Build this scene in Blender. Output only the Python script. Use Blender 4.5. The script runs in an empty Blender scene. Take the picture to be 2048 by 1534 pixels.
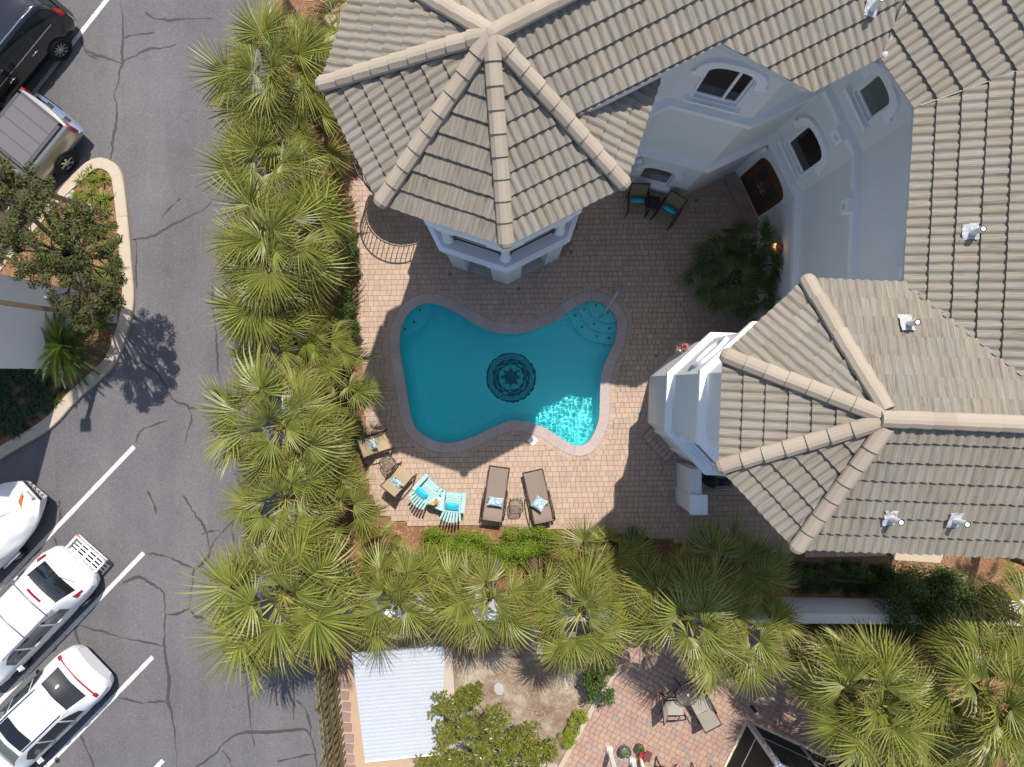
import bpy, bmesh, math, random
import numpy as np
from mathutils import Vector, Matrix, noise as mnoise
from mathutils.geometry import tessellate_polygon

random.seed(7)
PI = math.pi
R = math.radians
SC = bpy.context.scene
COL = SC.collection

# ------------------------------------------------------------------ camera, sky, sun, exposure
H = 22.4                       # flying height of the drone above the pool deck
F = 24.0 / 36.0 * 2048.0       # focal length in photo pixels
cam_d = bpy.data.cameras.new('camera')
cam_d.sensor_width = 36.0
cam_d.lens = 24.0
cam_d.clip_start = 0.1
cam_d.clip_end = 500.0
cam = bpy.data.objects.new('camera', cam_d)
COL.objects.link(cam)
cam.location = (0, 0, H)
cam.rotation_euler = (0, 0, 0)
SC.camera = cam

SUN_DIR = Vector((-0.147, -0.552, -1.0)).normalized()     # the way the light travels
SUN_EL = math.asin(-SUN_DIR.z)
SUN_AZ = math.atan2(-SUN_DIR.x, -SUN_DIR.y)               # clockwise from north (+y)
world = bpy.data.worlds.new('World')
SC.world = world
world.use_nodes = True
wn = world.node_tree
bg = wn.nodes['Background']
sky = wn.nodes.new('ShaderNodeTexSky')
sky.sky_type = 'NISHITA'
sky.sun_disc = False
sky.sun_elevation = SUN_EL
sky.sun_rotation = SUN_AZ
sky.air_density = 1.0
sky.dust_density = 1.2
sky.ozone_density = 1.0
wn.links.new(sky.outputs[0], bg.inputs[0])
bg.inputs[1].default_value = 0.128
sun_d = bpy.data.lights.new('sun', 'SUN')
sun_d.energy = 3.75
sun_d.angle = R(0.5)
sun_d.color = (1.0, 0.95, 0.88)
sun = bpy.data.objects.new('sun', sun_d)
COL.objects.link(sun)
sun.rotation_euler = SUN_DIR.to_track_quat('-Z', 'Y').to_euler()
sun.location = (6, 20, 40)
SC.view_settings.view_transform = 'Standard'
SC.view_settings.look = 'None'
SC.view_settings.exposure = 0.50
SC.view_settings.gamma = 1.0
SC.view_settings.use_curve_mapping = False
SC.cycles.max_bounces = 6
SC.cycles.transparent_max_bounces = 12
SC.cycles.caustics_reflective = False
SC.cycles.caustics_refractive = True
SC.cycles.sample_clamp_indirect = 6.0
sun_d.cycles.is_caustics_light = True
SC.cycles.use_denoising = True


def P(px, py, z=0.0):
    """photo pixel -> world point at height z"""
    u = (H - z) / F
    return Vector(((px - 1024) * u, -(py - 767) * u, z))


def P2(px, py, z=0.0):
    p = P(px, py, z)
    return (p.x, p.y)


# ------------------------------------------------------------------ materials
MATS = {}


def lin(c):
    return tuple(c) + (1.0,)


class NT:
    """small node-tree helper"""
    def __init__(self, name):
        self.m = bpy.data.materials.new(name)
        self.m.use_nodes = True
        self.t = self.m.node_tree
        self.b = self.t.nodes['Principled BSDF']
        self.out = self.t.nodes['Material Output']

    def n(self, kind, **kw):
        nd = self.t.nodes.new(kind)
        for k, v in kw.items():
            setattr(nd, k, v)
        return nd

    def l(self, a, b):
        self.t.links.new(a, b)

    def set(self, sock, v):
        if hasattr(v, 'is_output') or isinstance(v, bpy.types.NodeSocket):
            self.l(v, sock)
        else:
            sock.default_value = v

    def math(self, op, a, b=0.0, clamp=False):
        nd = self.n('ShaderNodeMath', operation=op, use_clamp=clamp)
        self.set(nd.inputs[0], a)
        self.set(nd.inputs[1], b)
        return nd.outputs[0]

    def mix(self, f, a, b, blend='MIX'):
        nd = self.n('ShaderNodeMix', data_type='RGBA', blend_type=blend)
        self.set(nd.inputs[0], f)
        self.set(nd.inputs[6], lin(a) if isinstance(a, (tuple, list)) else a)
        self.set(nd.inputs[7], lin(b) if isinstance(b, (tuple, list)) else b)
        return nd.outputs[2]

    def coord(self, jitter=True, world=False):
        if world:
            return self.n('ShaderNodeNewGeometry').outputs['Position']
        tc = self.n('ShaderNodeTexCoord').outputs['Object']
        if not jitter:
            return tc
        oi = self.n('ShaderNodeObjectInfo').outputs['Random']
        s = self.math('MULTIPLY', oi, 37.0)
        va = self.n('ShaderNodeVectorMath', operation='ADD')
        self.l(tc, va.inputs[0])
        self.l(s, va.inputs[1])
        return va.outputs[0]

    def noise(self, vec, scale, detail=4.0, rough=0.6):
        nd = self.n('ShaderNodeTexNoise')
        nd.inputs['Scale'].default_value = scale
        nd.inputs['Detail'].default_value = detail
        nd.inputs['Roughness'].default_value = rough
        self.l(vec, nd.inputs['Vector'])
        return nd.outputs['Fac']

    def ramp(self, f, stops):
        nd = self.n('ShaderNodeValToRGB')
        cr = nd.color_ramp
        while len(cr.elements) < len(stops):
            cr.elements.new(0.5)
        for e, (p, c) in zip(cr.elements, stops):
            e.position = p
            e.color = lin(c)
        self.l(f, nd.inputs[0])
        return nd.outputs[0]

    def rnd(self):
        """one random number per loose piece, whether it is an object or an island of one mesh"""
        a = self.n('ShaderNodeObjectInfo').outputs['Random']
        b = self.n('ShaderNodeNewGeometry').outputs['Random Per Island']
        return self.math('FRACT', self.math('ADD', a, b))

    def bump(self, h, strength, dist=0.01):
        nd = self.n('ShaderNodeBump')
        nd.inputs['Strength'].default_value = strength
        nd.inputs['Distance'].default_value = dist
        self.l(h, nd.inputs['Height'])
        self.l(nd.outputs[0], self.b.inputs['Normal'])


def mat(name, col, rough=0.7, metal=0.0, spec=0.4, var=0.12, scale=6.0, fine=60.0, finevar=0.08,
        piece=0.0, hue=0.0, bump=0.0, bumpscale=80.0, world=False, coat=0.0, alpha=None):
    k = NT(name)
    b = k.b
    v = k.coord(world=world)
    n1 = k.noise(v, scale)
    n2 = k.noise(v, fine, 3.0, 0.7)
    f = k.math('ADD', k.math('MULTIPLY', k.math('SUBTRACT', n1, 0.5), 2 * var),
               k.math('MULTIPLY', k.math('SUBTRACT', n2, 0.5), 2 * finevar))
    if piece or hue:
        r = k.rnd()
    if piece:
        f = k.math('ADD', f, k.math('MULTIPLY', k.math('SUBTRACT', r, 0.5), 2 * piece))
    val = k.math('ADD', f, 1.0)
    hsv = k.n('ShaderNodeHueSaturation')
    hsv.inputs['Color'].default_value = lin(col)
    k.l(val, hsv.inputs['Value'])
    if hue:
        r2 = k.math('FRACT', k.math('MULTIPLY', r, 7.31))
        k.l(k.math('ADD', k.math('MULTIPLY', k.math('SUBTRACT', r2, 0.5), 2 * hue), 0.5), hsv.inputs['Hue'])
        r3 = k.math('FRACT', k.math('MULTIPLY', r, 13.7))
        k.l(k.math('ADD', k.math('MULTIPLY', k.math('SUBTRACT', r3, 0.5), 4 * hue), 1.0), hsv.inputs['Saturation'])
    k.l(hsv.outputs[0], b.inputs['Base Color'])
    b.inputs['Roughness'].default_value = rough
    b.inputs['Metallic'].default_value = metal
    b.inputs['Specular IOR Level'].default_value = spec
    if coat:
        b.inputs['Coat Weight'].default_value = coat
        b.inputs['Coat Roughness'].default_value = 0.05
    if bump:
        k.bump(k.noise(v, bumpscale, 4.0, 0.65), bump)
    MATS[name] = k.m
    return k.m


def leaf_mat(name, col, col2, trans=0.35, rough=0.45, scale=2.5, tip=None, spec=0.5):
    """leaf: two greens by piece and patch, some light passing through"""
    k = NT(name)
    v = k.coord()
    r = k.rnd()
    f = k.math('ADD', k.math('MULTIPLY', r, 0.7), k.math('MULTIPLY', k.noise(v, scale), 0.5))
    f = k.math('SUBTRACT', f, 0.1, clamp=True)
    c = k.mix(f, col, col2)
    if tip is not None:
        at = k.n('ShaderNodeAttribute', attribute_name='along')
        t = k.math('MULTIPLY', k.math('SUBTRACT', at.outputs['Fac'], 0.62), 2.4, clamp=True)
        t = k.math('MULTIPLY', t, k.math('ADD', k.math('MULTIPLY', k.noise(v, 1.3), 1.2), 0.1), clamp=True)
        c = k.mix(t, c, tip)
    k.l(c, k.b.inputs['Base Color'])
    k.b.inputs['Roughness'].default_value = rough
    k.b.inputs['Specular IOR Level'].default_value = spec
    if trans > 0:
        tr = k.n('ShaderNodeBsdfTranslucent')
        k.l(k.mix(0.5, c, (col2[0] * 1.3, col2[1] * 1.4, col2[2] * .5)), tr.inputs[0])
        ms = k.n('ShaderNodeMixShader')
        ms.inputs[0].default_value = trans
        k.l(k.b.outputs[0], ms.inputs[1])
        k.l(tr.outputs[0], ms.inputs[2])
        k.l(ms.outputs[0], k.out.inputs[0])
    MATS[name] = k.m
    return k.m


# stucco, trims
mat('stucco', (.78, .78, .765), .85, var=.06, scale=.9, fine=9, finevar=.04, bump=.35, bumpscale=120)
mat('trim_white', (.88, .88, .88), .6, var=.04, scale=2, finevar=.03)
mat('soffit', (.62, .63, .62), .8, var=.04)
mat('ledge_stone', (.58, .55, .55), .8, var=.1, scale=5, fine=45, finevar=.22)
mat('gray_wall', (.66, .66, .67), .85, var=.05, scale=1, finevar=.05, bump=.15)
mat('garden_wall_white', (.74, .74, .73), .8, var=.07, scale=2.0, finevar=.05)
# roof
k = NT('roof_tile')
at = k.n('ShaderNodeAttribute', attribute_name='st')
r = k.rnd()
off = k.n('ShaderNodeCombineXYZ')
k.l(k.math('MULTIPLY', r, 53.0), off.inputs[0])
k.l(k.math('MULTIPLY', r, 31.0), off.inputs[1])
sc_ = k.n('ShaderNodeVectorMath', operation='MULTIPLY')
k.l(at.outputs['Vector'], sc_.inputs[0])
sc_.inputs[1].default_value = (38.0, 2.2, 1.0)
ad = k.n('ShaderNodeVectorMath', operation='ADD')
k.l(sc_.outputs[0], ad.inputs[0])
k.l(off.outputs[0], ad.inputs[1])
streak = k.noise(ad.outputs[0], 1.0, 3.0, 0.6)
c = k.ramp(streak, [(.28, (.125, .104, .079)), (.46, (.222, .193, .150)), (.74, (.280, .247, .196))])
pos = k.n('ShaderNodeNewGeometry').outputs['Position']
big = k.noise(pos, 0.55, 4.0)
c = k.mix(k.math('MULTIPLY', big, .40), c, (.25, .220, .175))
lich = k.math('MULTIPLY', k.math('SUBTRACT', k.noise(pos, 7.0, 5, .7), .60), 5.0, clamp=True)
c = k.mix(k.math('MULTIPLY', lich, .45), c, (.085, .078, .066))
hs = k.n('ShaderNodeHueSaturation')
k.l(c, hs.inputs['Color'])
k.l(k.math('ADD', k.math('MULTIPLY', r, .14), .97), hs.inputs['Value'])
k.l(k.math('ADD', k.math('MULTIPLY', k.math('FRACT', k.math('MULTIPLY', r, 9.7)), .25), .86), hs.inputs['Saturation'])
k.l(hs.outputs[0], k.b.inputs['Base Color'])
k.b.inputs['Roughness'].default_value = .85
k.b.inputs['Specular IOR Level'].default_value = .25
k.bump(k.noise(pos, 90.0, 3.0), .25)
MATS['roof_tile'] = k.m
mat('ridge_cap', (.36, .295, .222), .85, var=.10, scale=3, finevar=.10, piece=.07, hue=.006, world=True)
mat('roof_slab', (.62, .61, .59), .8, var=.04)
mat('flashing', (.42, .42, .42), .55, var=.12, scale=14, bump=.6, bumpscale=18)
mat('pipe_white', (.78, .77, .72), .5)
# paving
k = NT('deck_paver')
pos = k.n('ShaderNodeNewGeometry').outputs['Position']
r = k.rnd()
c = k.ramp(r, [(0, (.39, .28, .215)), (.28, (.47, .33, .245)), (.5, (.50, .36, .27)), (.74, (.43, .29, .215)),
               (.9, (.36, .275, .22)), (1, (.53, .39, .285))])
c = k.mix(k.math('ADD', k.math('MULTIPLY', k.noise(pos, .8), .35), .22), c, (.48, .36, .27))
n2 = k.noise(pos, 70, 3, .7)
hs = k.n('ShaderNodeHueSaturation')
k.l(c, hs.inputs['Color'])
k.l(k.math('ADD', k.math('MULTIPLY', n2, .4), .8), hs.inputs['Value'])
k.l(hs.outputs[0], k.b.inputs['Base Color'])
k.b.inputs['Roughness'].default_value = .85
k.b.inputs['Specular IOR Level'].default_value = .2
k.bump(n2, .3)
MATS['deck_paver'] = k.m
k = NT('patio_paver')
pos = k.n('ShaderNodeNewGeometry').outputs['Position']
r = k.rnd()
c = k.ramp(r, [(0, (.34, .21, .165)), (.2, (.38, .25, .19)), (.36, (.41, .27, .175)), (.5, (.36, .19, .155)),
               (.66, (.37, .25, .195)), (.76, (.25, .215, .20)), (.84, (.43, .30, .185)), (1, (.34, .22, .18))])
c = k.mix(k.math('MULTIPLY', k.noise(pos, .9), .4), c, (.40, .275, .22))
n2 = k.noise(pos, 70, 3, .7)
hs = k.n('ShaderNodeHueSaturation')
k.l(c, hs.inputs['Color'])
k.l(k.math('ADD', k.math('MULTIPLY', n2, .4), .8), hs.inputs['Value'])
k.l(hs.outputs[0], k.b.inputs['Base Color'])
k.b.inputs['Roughness'].default_value = .85
MATS['patio_paver'] = k.m
mat('joint_sand', (.32, .235, .18), .95, var=.15, finevar=.2)
mat('coping', (.44, .36, .325), .75, var=.14, scale=5, fine=24, finevar=.22, piece=.08, hue=.01, world=True)
mat('concrete', (.47, .385, .29), .9, var=.12, scale=2, finevar=.16, bump=.2)
mat('concrete_gray', (.42, .40, .37), .9, var=.1, scale=2, finevar=.12)
mat('stepping_stone', (.30, .205, .19), .9, var=.14, scale=8, finevar=.12, piece=.08)
# asphalt
k = NT('asphalt')
pos = k.coord(world=True)
n1 = k.noise(pos, .35, 5)
n2 = k.noise(pos, 15, 5, .8)
n3 = k.noise(pos, 24, 2, .8)
c = k.ramp(n1, [(.3, (.105, .100, .102)), (.5, (.127, .121, .123)), (.7, (.150, .143, .143))])
st_ = k.n('ShaderNodeVectorMath', operation='MULTIPLY')
k.l(pos, st_.inputs[0])
st_.inputs[1].default_value = (1.1, .10, 1)
lane = k.noise(st_.outputs[0], 1.0, 3, .55)
c = k.mix(k.math('MULTIPLY', k.math('SUBTRACT', lane, .42), 1.3, clamp=True), c, (.182, .173, .171))
oil = k.math('MULTIPLY', k.math('SUBTRACT', k.noise(pos, 1.3, 3, .6), .66), 6.0, clamp=True)
c = k.mix(k.math('MULTIPLY', oil, .4), c, (.07, .066, .067))
spk = k.math('MULTIPLY', k.math('SUBTRACT', n3, .60), 7.0, clamp=True)
c = k.mix(k.math('MULTIPLY', spk, .5), c, (.36, .35, .34))
hs = k.n('ShaderNodeHueSaturation')
k.l(c, hs.inputs['Color'])
k.l(k.math('ADD', k.math('MULTIPLY', n2, 1.0), .48), hs.inputs['Value'])
vor = k.n('ShaderNodeTexVoronoi', feature='DISTANCE_TO_EDGE')
vor.inputs['Scale'].default_value = 4.2
wv = k.n('ShaderNodeTexNoise')
wv.inputs['Scale'].default_value = 2.0
k.l(pos, wv.inputs['Vector'])
mixv = k.n('ShaderNodeMix', data_type='VECTOR')
mixv.inputs[0].default_value = .25
k.l(pos, mixv.inputs[4])
k.l(wv.outputs['Color'], mixv.inputs[5])
k.l(mixv.outputs[1], vor.inputs['Vector'])
crk = k.math('LESS_THAN', vor.outputs['Distance'], .010)
msk = k.math('MULTIPLY', k.math('SUBTRACT', k.noise(pos, .28, 2), .60), 8.0, clamp=True)
c2 = k.mix(k.math('MULTIPLY', k.math('MULTIPLY', crk, msk), .35), hs.outputs[0], (.24, .23, .22))
k.l(c2, k.b.inputs['Base Color'])
k.b.inputs['Roughness'].default_value = .9
k.b.inputs['Specular IOR Level'].default_value = .3
k.bump(n2, .5, .01)
MATS['asphalt'] = k.m
mat('crack_seal', (.058, .052, .051), .75, var=.2, scale=6, fine=90, finevar=.35)
k = NT('line_paint')
pos = k.coord(world=True)
w_ = k.math('MULTIPLY', k.math('SUBTRACT', k.noise(pos, 9.0, 6, .75), .53), 7.0, clamp=True)
w2 = k.math('MULTIPLY', k.math('SUBTRACT', k.noise(pos, 22.0, 2, .7), .60), 8.0, clamp=True)
c = k.mix(k.math('MAXIMUM', k.math('MULTIPLY', w_, .8), k.math('MULTIPLY', w2, .7)), (.66, .65, .61), (.13, .125, .125))
k.l(c, k.b.inputs['Base Color'])
k.b.inputs['Roughness'].default_value = .75
MATS['line_paint'] = k.m
# ground
k = NT('mulch')
pos = k.coord(world=True)
n1 = k.noise(pos, 1.1, 4)
n2 = k.noise(pos, 28, 5, .75)
c = k.ramp(n2, [(.32, (.10, .048, .026)), (.5, (.245, .120, .062)), (.7, (.40, .225, .125))])
c = k.mix(k.math('MULTIPLY', n1, .4), c, (.27, .14, .075))
k.l(c, k.b.inputs['Base Color'])
k.b.inputs['Roughness'].default_value = 1.0
k.bump(n2, 1.0, .03)
MATS['mulch'] = k.m
k = NT('sandy_soil')
pos = k.coord(world=True)
n1 = k.noise(pos, .9, 6, .65)
n2 = k.noise(pos, 26, 5, .75)
c = k.ramp(n1, [(.36, (.185, .115, .072)), (.5, (.29, .215, .150)), (.62, (.46, .40, .32)), (.75, (.50, .44, .35))])
hs = k.n('ShaderNodeHueSaturation')
k.l(c, hs.inputs['Color'])
k.l(k.math('ADD', k.math('MULTIPLY', n2, 1.2), .42), hs.inputs['Value'])
k.l(hs.outputs[0], k.b.inputs['Base Color'])
k.b.inputs['Roughness'].default_value = 1.0
k.bump(n2, .9, .03)
MATS['sandy_soil'] = k.m
mat('sand_path', (.47, .33, .22), .95, var=.12, scale=3, fine=30, finevar=.2, bump=.4)
mat('dark_soil', (.07, .042, .028), 1, var=.3, scale=3, fine=30, finevar=.4, bump=.6)
# vegetation
leaf_mat('palm_leaf', (.066, .090, .013), (.310, .315, .060), .18, .44, 1.2, tip=(.36, .25, .09), spec=.45)
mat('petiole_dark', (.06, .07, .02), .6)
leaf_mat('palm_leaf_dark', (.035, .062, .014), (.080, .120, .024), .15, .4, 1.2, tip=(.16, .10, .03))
mat('petiole', (.27, .25, .05), .5, var=.2, piece=.15)
mat('palm_heart', (.16, .13, .05), .9, var=.3)
mat('palm_trunk', (.17, .125, .085), .95, var=.3, scale=9, fine=40, finevar=.3, bump=.8)
leaf_mat('hedge_leaf', (.032, .068, .012), (.095, .155, .024), .22, .45, spec=.35)
leaf_mat('bright_leaf', (.12, .20, .014), (.25, .32, .026), .3, .5, spec=.3)
leaf_mat('lime_leaf', (.22, .27, .015), (.33, .36, .03), .3, .5)
leaf_mat('oak_leaf', (.030, .042, .010), (.125, .128, .036), .15, .5, spec=.25)
leaf_mat('magnolia_leaf', (.085, .110, .014), (.230, .215, .040), .2, .32)
leaf_mat('cycad_leaf', (.030, .058, .010), (.075, .115, .020), .15, .32)
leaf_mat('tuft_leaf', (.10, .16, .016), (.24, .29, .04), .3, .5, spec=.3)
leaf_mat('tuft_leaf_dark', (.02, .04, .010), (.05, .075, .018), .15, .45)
mat('bark', (.115, .088, .068), .95, var=.25, scale=8, finevar=.25, bump=.8)
mat('bromeliad', (.30, .10, .085), .5, var=.3, piece=.25, hue=.03)
# pool
mat('pool_plaster', (.48, .93, .98), .6, var=.04, scale=1.2, finevar=.03)
mat('mosaic_dark', (.012, .045, .065), .4, var=.2, scale=10, piece=.1)
mat('mosaic_light', (.16, .50, .56), .4, var=.1, scale=8, piece=.1)
mat('mosaic_mid', (.02, .11, .17), .4, var=.2, scale=10)
mat('tile_dot', (.12, .16, .17), .4)
k = NT('water')
# clear water: refracting surface whose tint follows the depth of the basin below (deeper to the west)
pos = k.n('ShaderNodeNewGeometry').outputs['Position']
sx = k.n('ShaderNodeSeparateXYZ')
k.l(pos, sx.inputs[0])
dep = k.math('SUBTRACT', 1.56, k.math('MULTIPLY', sx.outputs[0], .135), clamp=False)
gl = k.n('ShaderNodeBsdfGlass')
gl.inputs['IOR'].default_value = 1.33
gl.inputs['Roughness'].default_value = 0
cc_ = k.n('ShaderNodeCombineColor')
for q_, a_ in enumerate((.50, .004, .010)):
    k.l(k.math('POWER', math.e, k.math('MULTIPLY', dep, -a_)), cc_.inputs[q_])
k.l(cc_.outputs[0], gl.inputs['Color'])
k.l(gl.outputs[0], k.out.inputs['Surface'])
MATS['water'] = k.m
# metals, fabrics, cars
mat('steel', (.55, .55, .55), .25, metal=1.0, var=.02)
mat('bronze_metal', (.060, .040, .032), .4, metal=.3, spec=.5, var=.1)
mat('dark_iron', (.022, .020, .020), .45, metal=.2)
mat('black_steel', (.02, .02, .022), .4)
mat('sling_taupe', (.245, .185, .150), .8, var=.05, scale=3, fine=120, finevar=.14)
mat('sling_tan', (.42, .325, .19), .8, var=.06, fine=120, finevar=.14)
mat('sling_brown', (.235, .185, .115), .85, var=.06, fine=120, finevar=.14)
mat('sling_gray', (.36, .32, .26), .8, var=.06, fine=120, finevar=.12)
mat('turquoise_fabric', (.035, .50, .66), .8, var=.07, scale=9, finevar=.06, bump=.3, bumpscale=30)
mat('aqua_wood', (.37, .56, .55), .6, var=.08, scale=5, fine=40, finevar=.08, piece=.06)
mat('straw', (.60, .36, .13), .8, var=.15, scale=14, fine=90, finevar=.18)
mat('brown_band', (.07, .04, .025), .8)
mat('towel', (.74, .74, .80), .9, var=.08, scale=20)
mat('navy', (.02, .05, .16), .7)
mat('wicker', (.33, .24, .16), .85, var=.15, scale=25, fine=90, finevar=.3)
k = NT('pillow_print')
v = k.coord(jitter=True)
vo = k.n('ShaderNodeTexVoronoi')
vo.inputs['Scale'].default_value = 11.0
k.l(v, vo.inputs['Vector'])
c = k.ramp(vo.outputs['Distance'], [(.0, (.70, .25, .06)), (.20, (.66, .66, .64)), (.34, (.66, .66, .64)), (.40, (.03, .20, .38)),
                                    (.56, (.66, .66, .64)), (.70, (.10, .32, .40))])
c.node.color_ramp.interpolation = 'CONSTANT'
k.l(c, k.b.inputs['Base Color'])
k.b.inputs['Roughness'].default_value = .9
MATS['pillow_print'] = k.m


def glass(name, col, rough=.03, spec=.6, alpha=None):
    k = NT(name)
    k.b.inputs['Base Color'].default_value = lin(col)
    k.b.inputs['Roughness'].default_value = rough
    k.b.inputs['Specular IOR Level'].default_value = spec
    if alpha is not None:
        k.b.inputs['Alpha'].default_value = alpha
    MATS[name] = k.m


glass('window_glass', (.022, .016, .013))
glass('window_glass_green', (.13, .15, .12), .05)
glass('car_glass', (.012, .015, .018), .03, .7)
glass('car_glass_green', (.10, .13, .12), .05, .7)
glass('table_glass', (.26, .22, .17), .15, .5, .27)
glass('screen_mesh', (.030, .028, .027), .6, .2, .88)
mat('car_white', (.72, .73, .73), .3, spec=.5, var=.015, finevar=.01, coat=.6)
mat('car_black', (.010, .010, .012), .2, spec=.6, var=.05, coat=.9)
mat('car_silver', (.43, .41, .375), .28, metal=.6, var=.03, coat=.5)
mat('chrome', (.75, .76, .78), .12, metal=1.0, var=.02)
mat('rubber', (.016, .016, .017), .85, var=.1)
mat('rim', (.52, .53, .54), .25, metal=.8)
mat('gray_metal', (.22, .22, .23), .4, metal=.4)
mat('tail_red', (.24, .006, .010), .2, spec=.6, coat=.5)
mat('black_plastic', (.025, .025, .027), .55)
mat('tonneau', (.125, .120, .124), .75, var=.06, scale=1.5, fine=130, finevar=.14)
mat('tonneau_seam', (.075, .073, .075), .7)
mat('boat_cloth', (.72, .72, .71), .75, var=.05, scale=2.5, bump=.35, bumpscale=5)
mat('orange_paint', (.80, .12, .015), .5)
mat('amber', (.80, .22, .03), .35)
mat('plate', (.55, .62, .72), .4, var=.1)
mat('shed_roof', (.50, .53, .56), .45, metal=.15, var=.06, scale=2.5, finevar=.05)
mat('wood_fence', (.235, .195, .095), .9, var=.22, scale=3, fine=30, finevar=.2, piece=.15)
mat('wood_pole', (.155, .105, .07), .85, var=.2, scale=6, finevar=.2)
mat('tan_pipe', (.30, .20, .12), .7, var=.1)
mat('door_wood', (.115, .042, .014), .35, spec=.5, var=.3, scale=7, fine=30, finevar=.15, coat=.3)
mat('door_glass', (.045, .038, .035), .15, var=.3, scale=12)
mat('white_post', (.80, .79, .76), .5)
mat('aluminium', (.48, .49, .51), .4, metal=.3, var=.1, scale=3)
mat('beige_board', (.50, .43, .36), .8)
mat('blue_pot', (.02, .05, .16), .2, coat=.5)
mat('maroon', (.17, .055, .05), .5)
mat('red_flower', (.62, .008, .035), .6)
mat('plant_mix', (.15, .17, .05), .6, piece=.5, hue=.06)
mat('cream', (.70, .62, .45), .6)
mat('teal_drain', (.03, .20, .21), .4)
mat('white_plastic', (.82, .82, .80), .4)
mat('terracotta_light', (.48, .24, .10), .7)
k = NT('sconce_glow')
k.b.inputs['Base Color'].default_value = (.9, .5, .2, 1)
k.b.inputs['Emission Color'].default_value = (1, .55, .2, 1)
k.b.inputs['Emission Strength'].default_value = 2
MATS['sconce_glow'] = k.m


# ------------------------------------------------------------------ object helpers
def tag(o, label=None, cat=None, group=None, kind=None):
    if label:
        o['label'] = label
    if cat:
        o['category'] = cat
    if group:
        o['group'] = group
    if kind:
        o['kind'] = kind
    return o


def thing(name, label, cat, loc=(0, 0, 0), rz=0.0, group=None):
    o = bpy.data.objects.new(name, None)
    o.empty_display_size = .2
    COL.objects.link(o)
    o.location = loc
    o.rotation_euler = (0, 0, rz)
    return tag(o, label, cat, group)


def link(name, me, parent=None, world_space=False):
    o = bpy.data.objects.new(name, me)
    COL.objects.link(o)
    if parent is not None:
        o.parent = parent
        if world_space:
            m = Matrix.Identity(4)
            q = parent
            chain = []
            while q is not None:
                chain.append(q)
                q = q.parent
            for q in reversed(chain):
                m = m @ q.matrix_parent_inverse @ q.matrix_basis
            o.matrix_parent_inverse = m.inverted()
    return o


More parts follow.
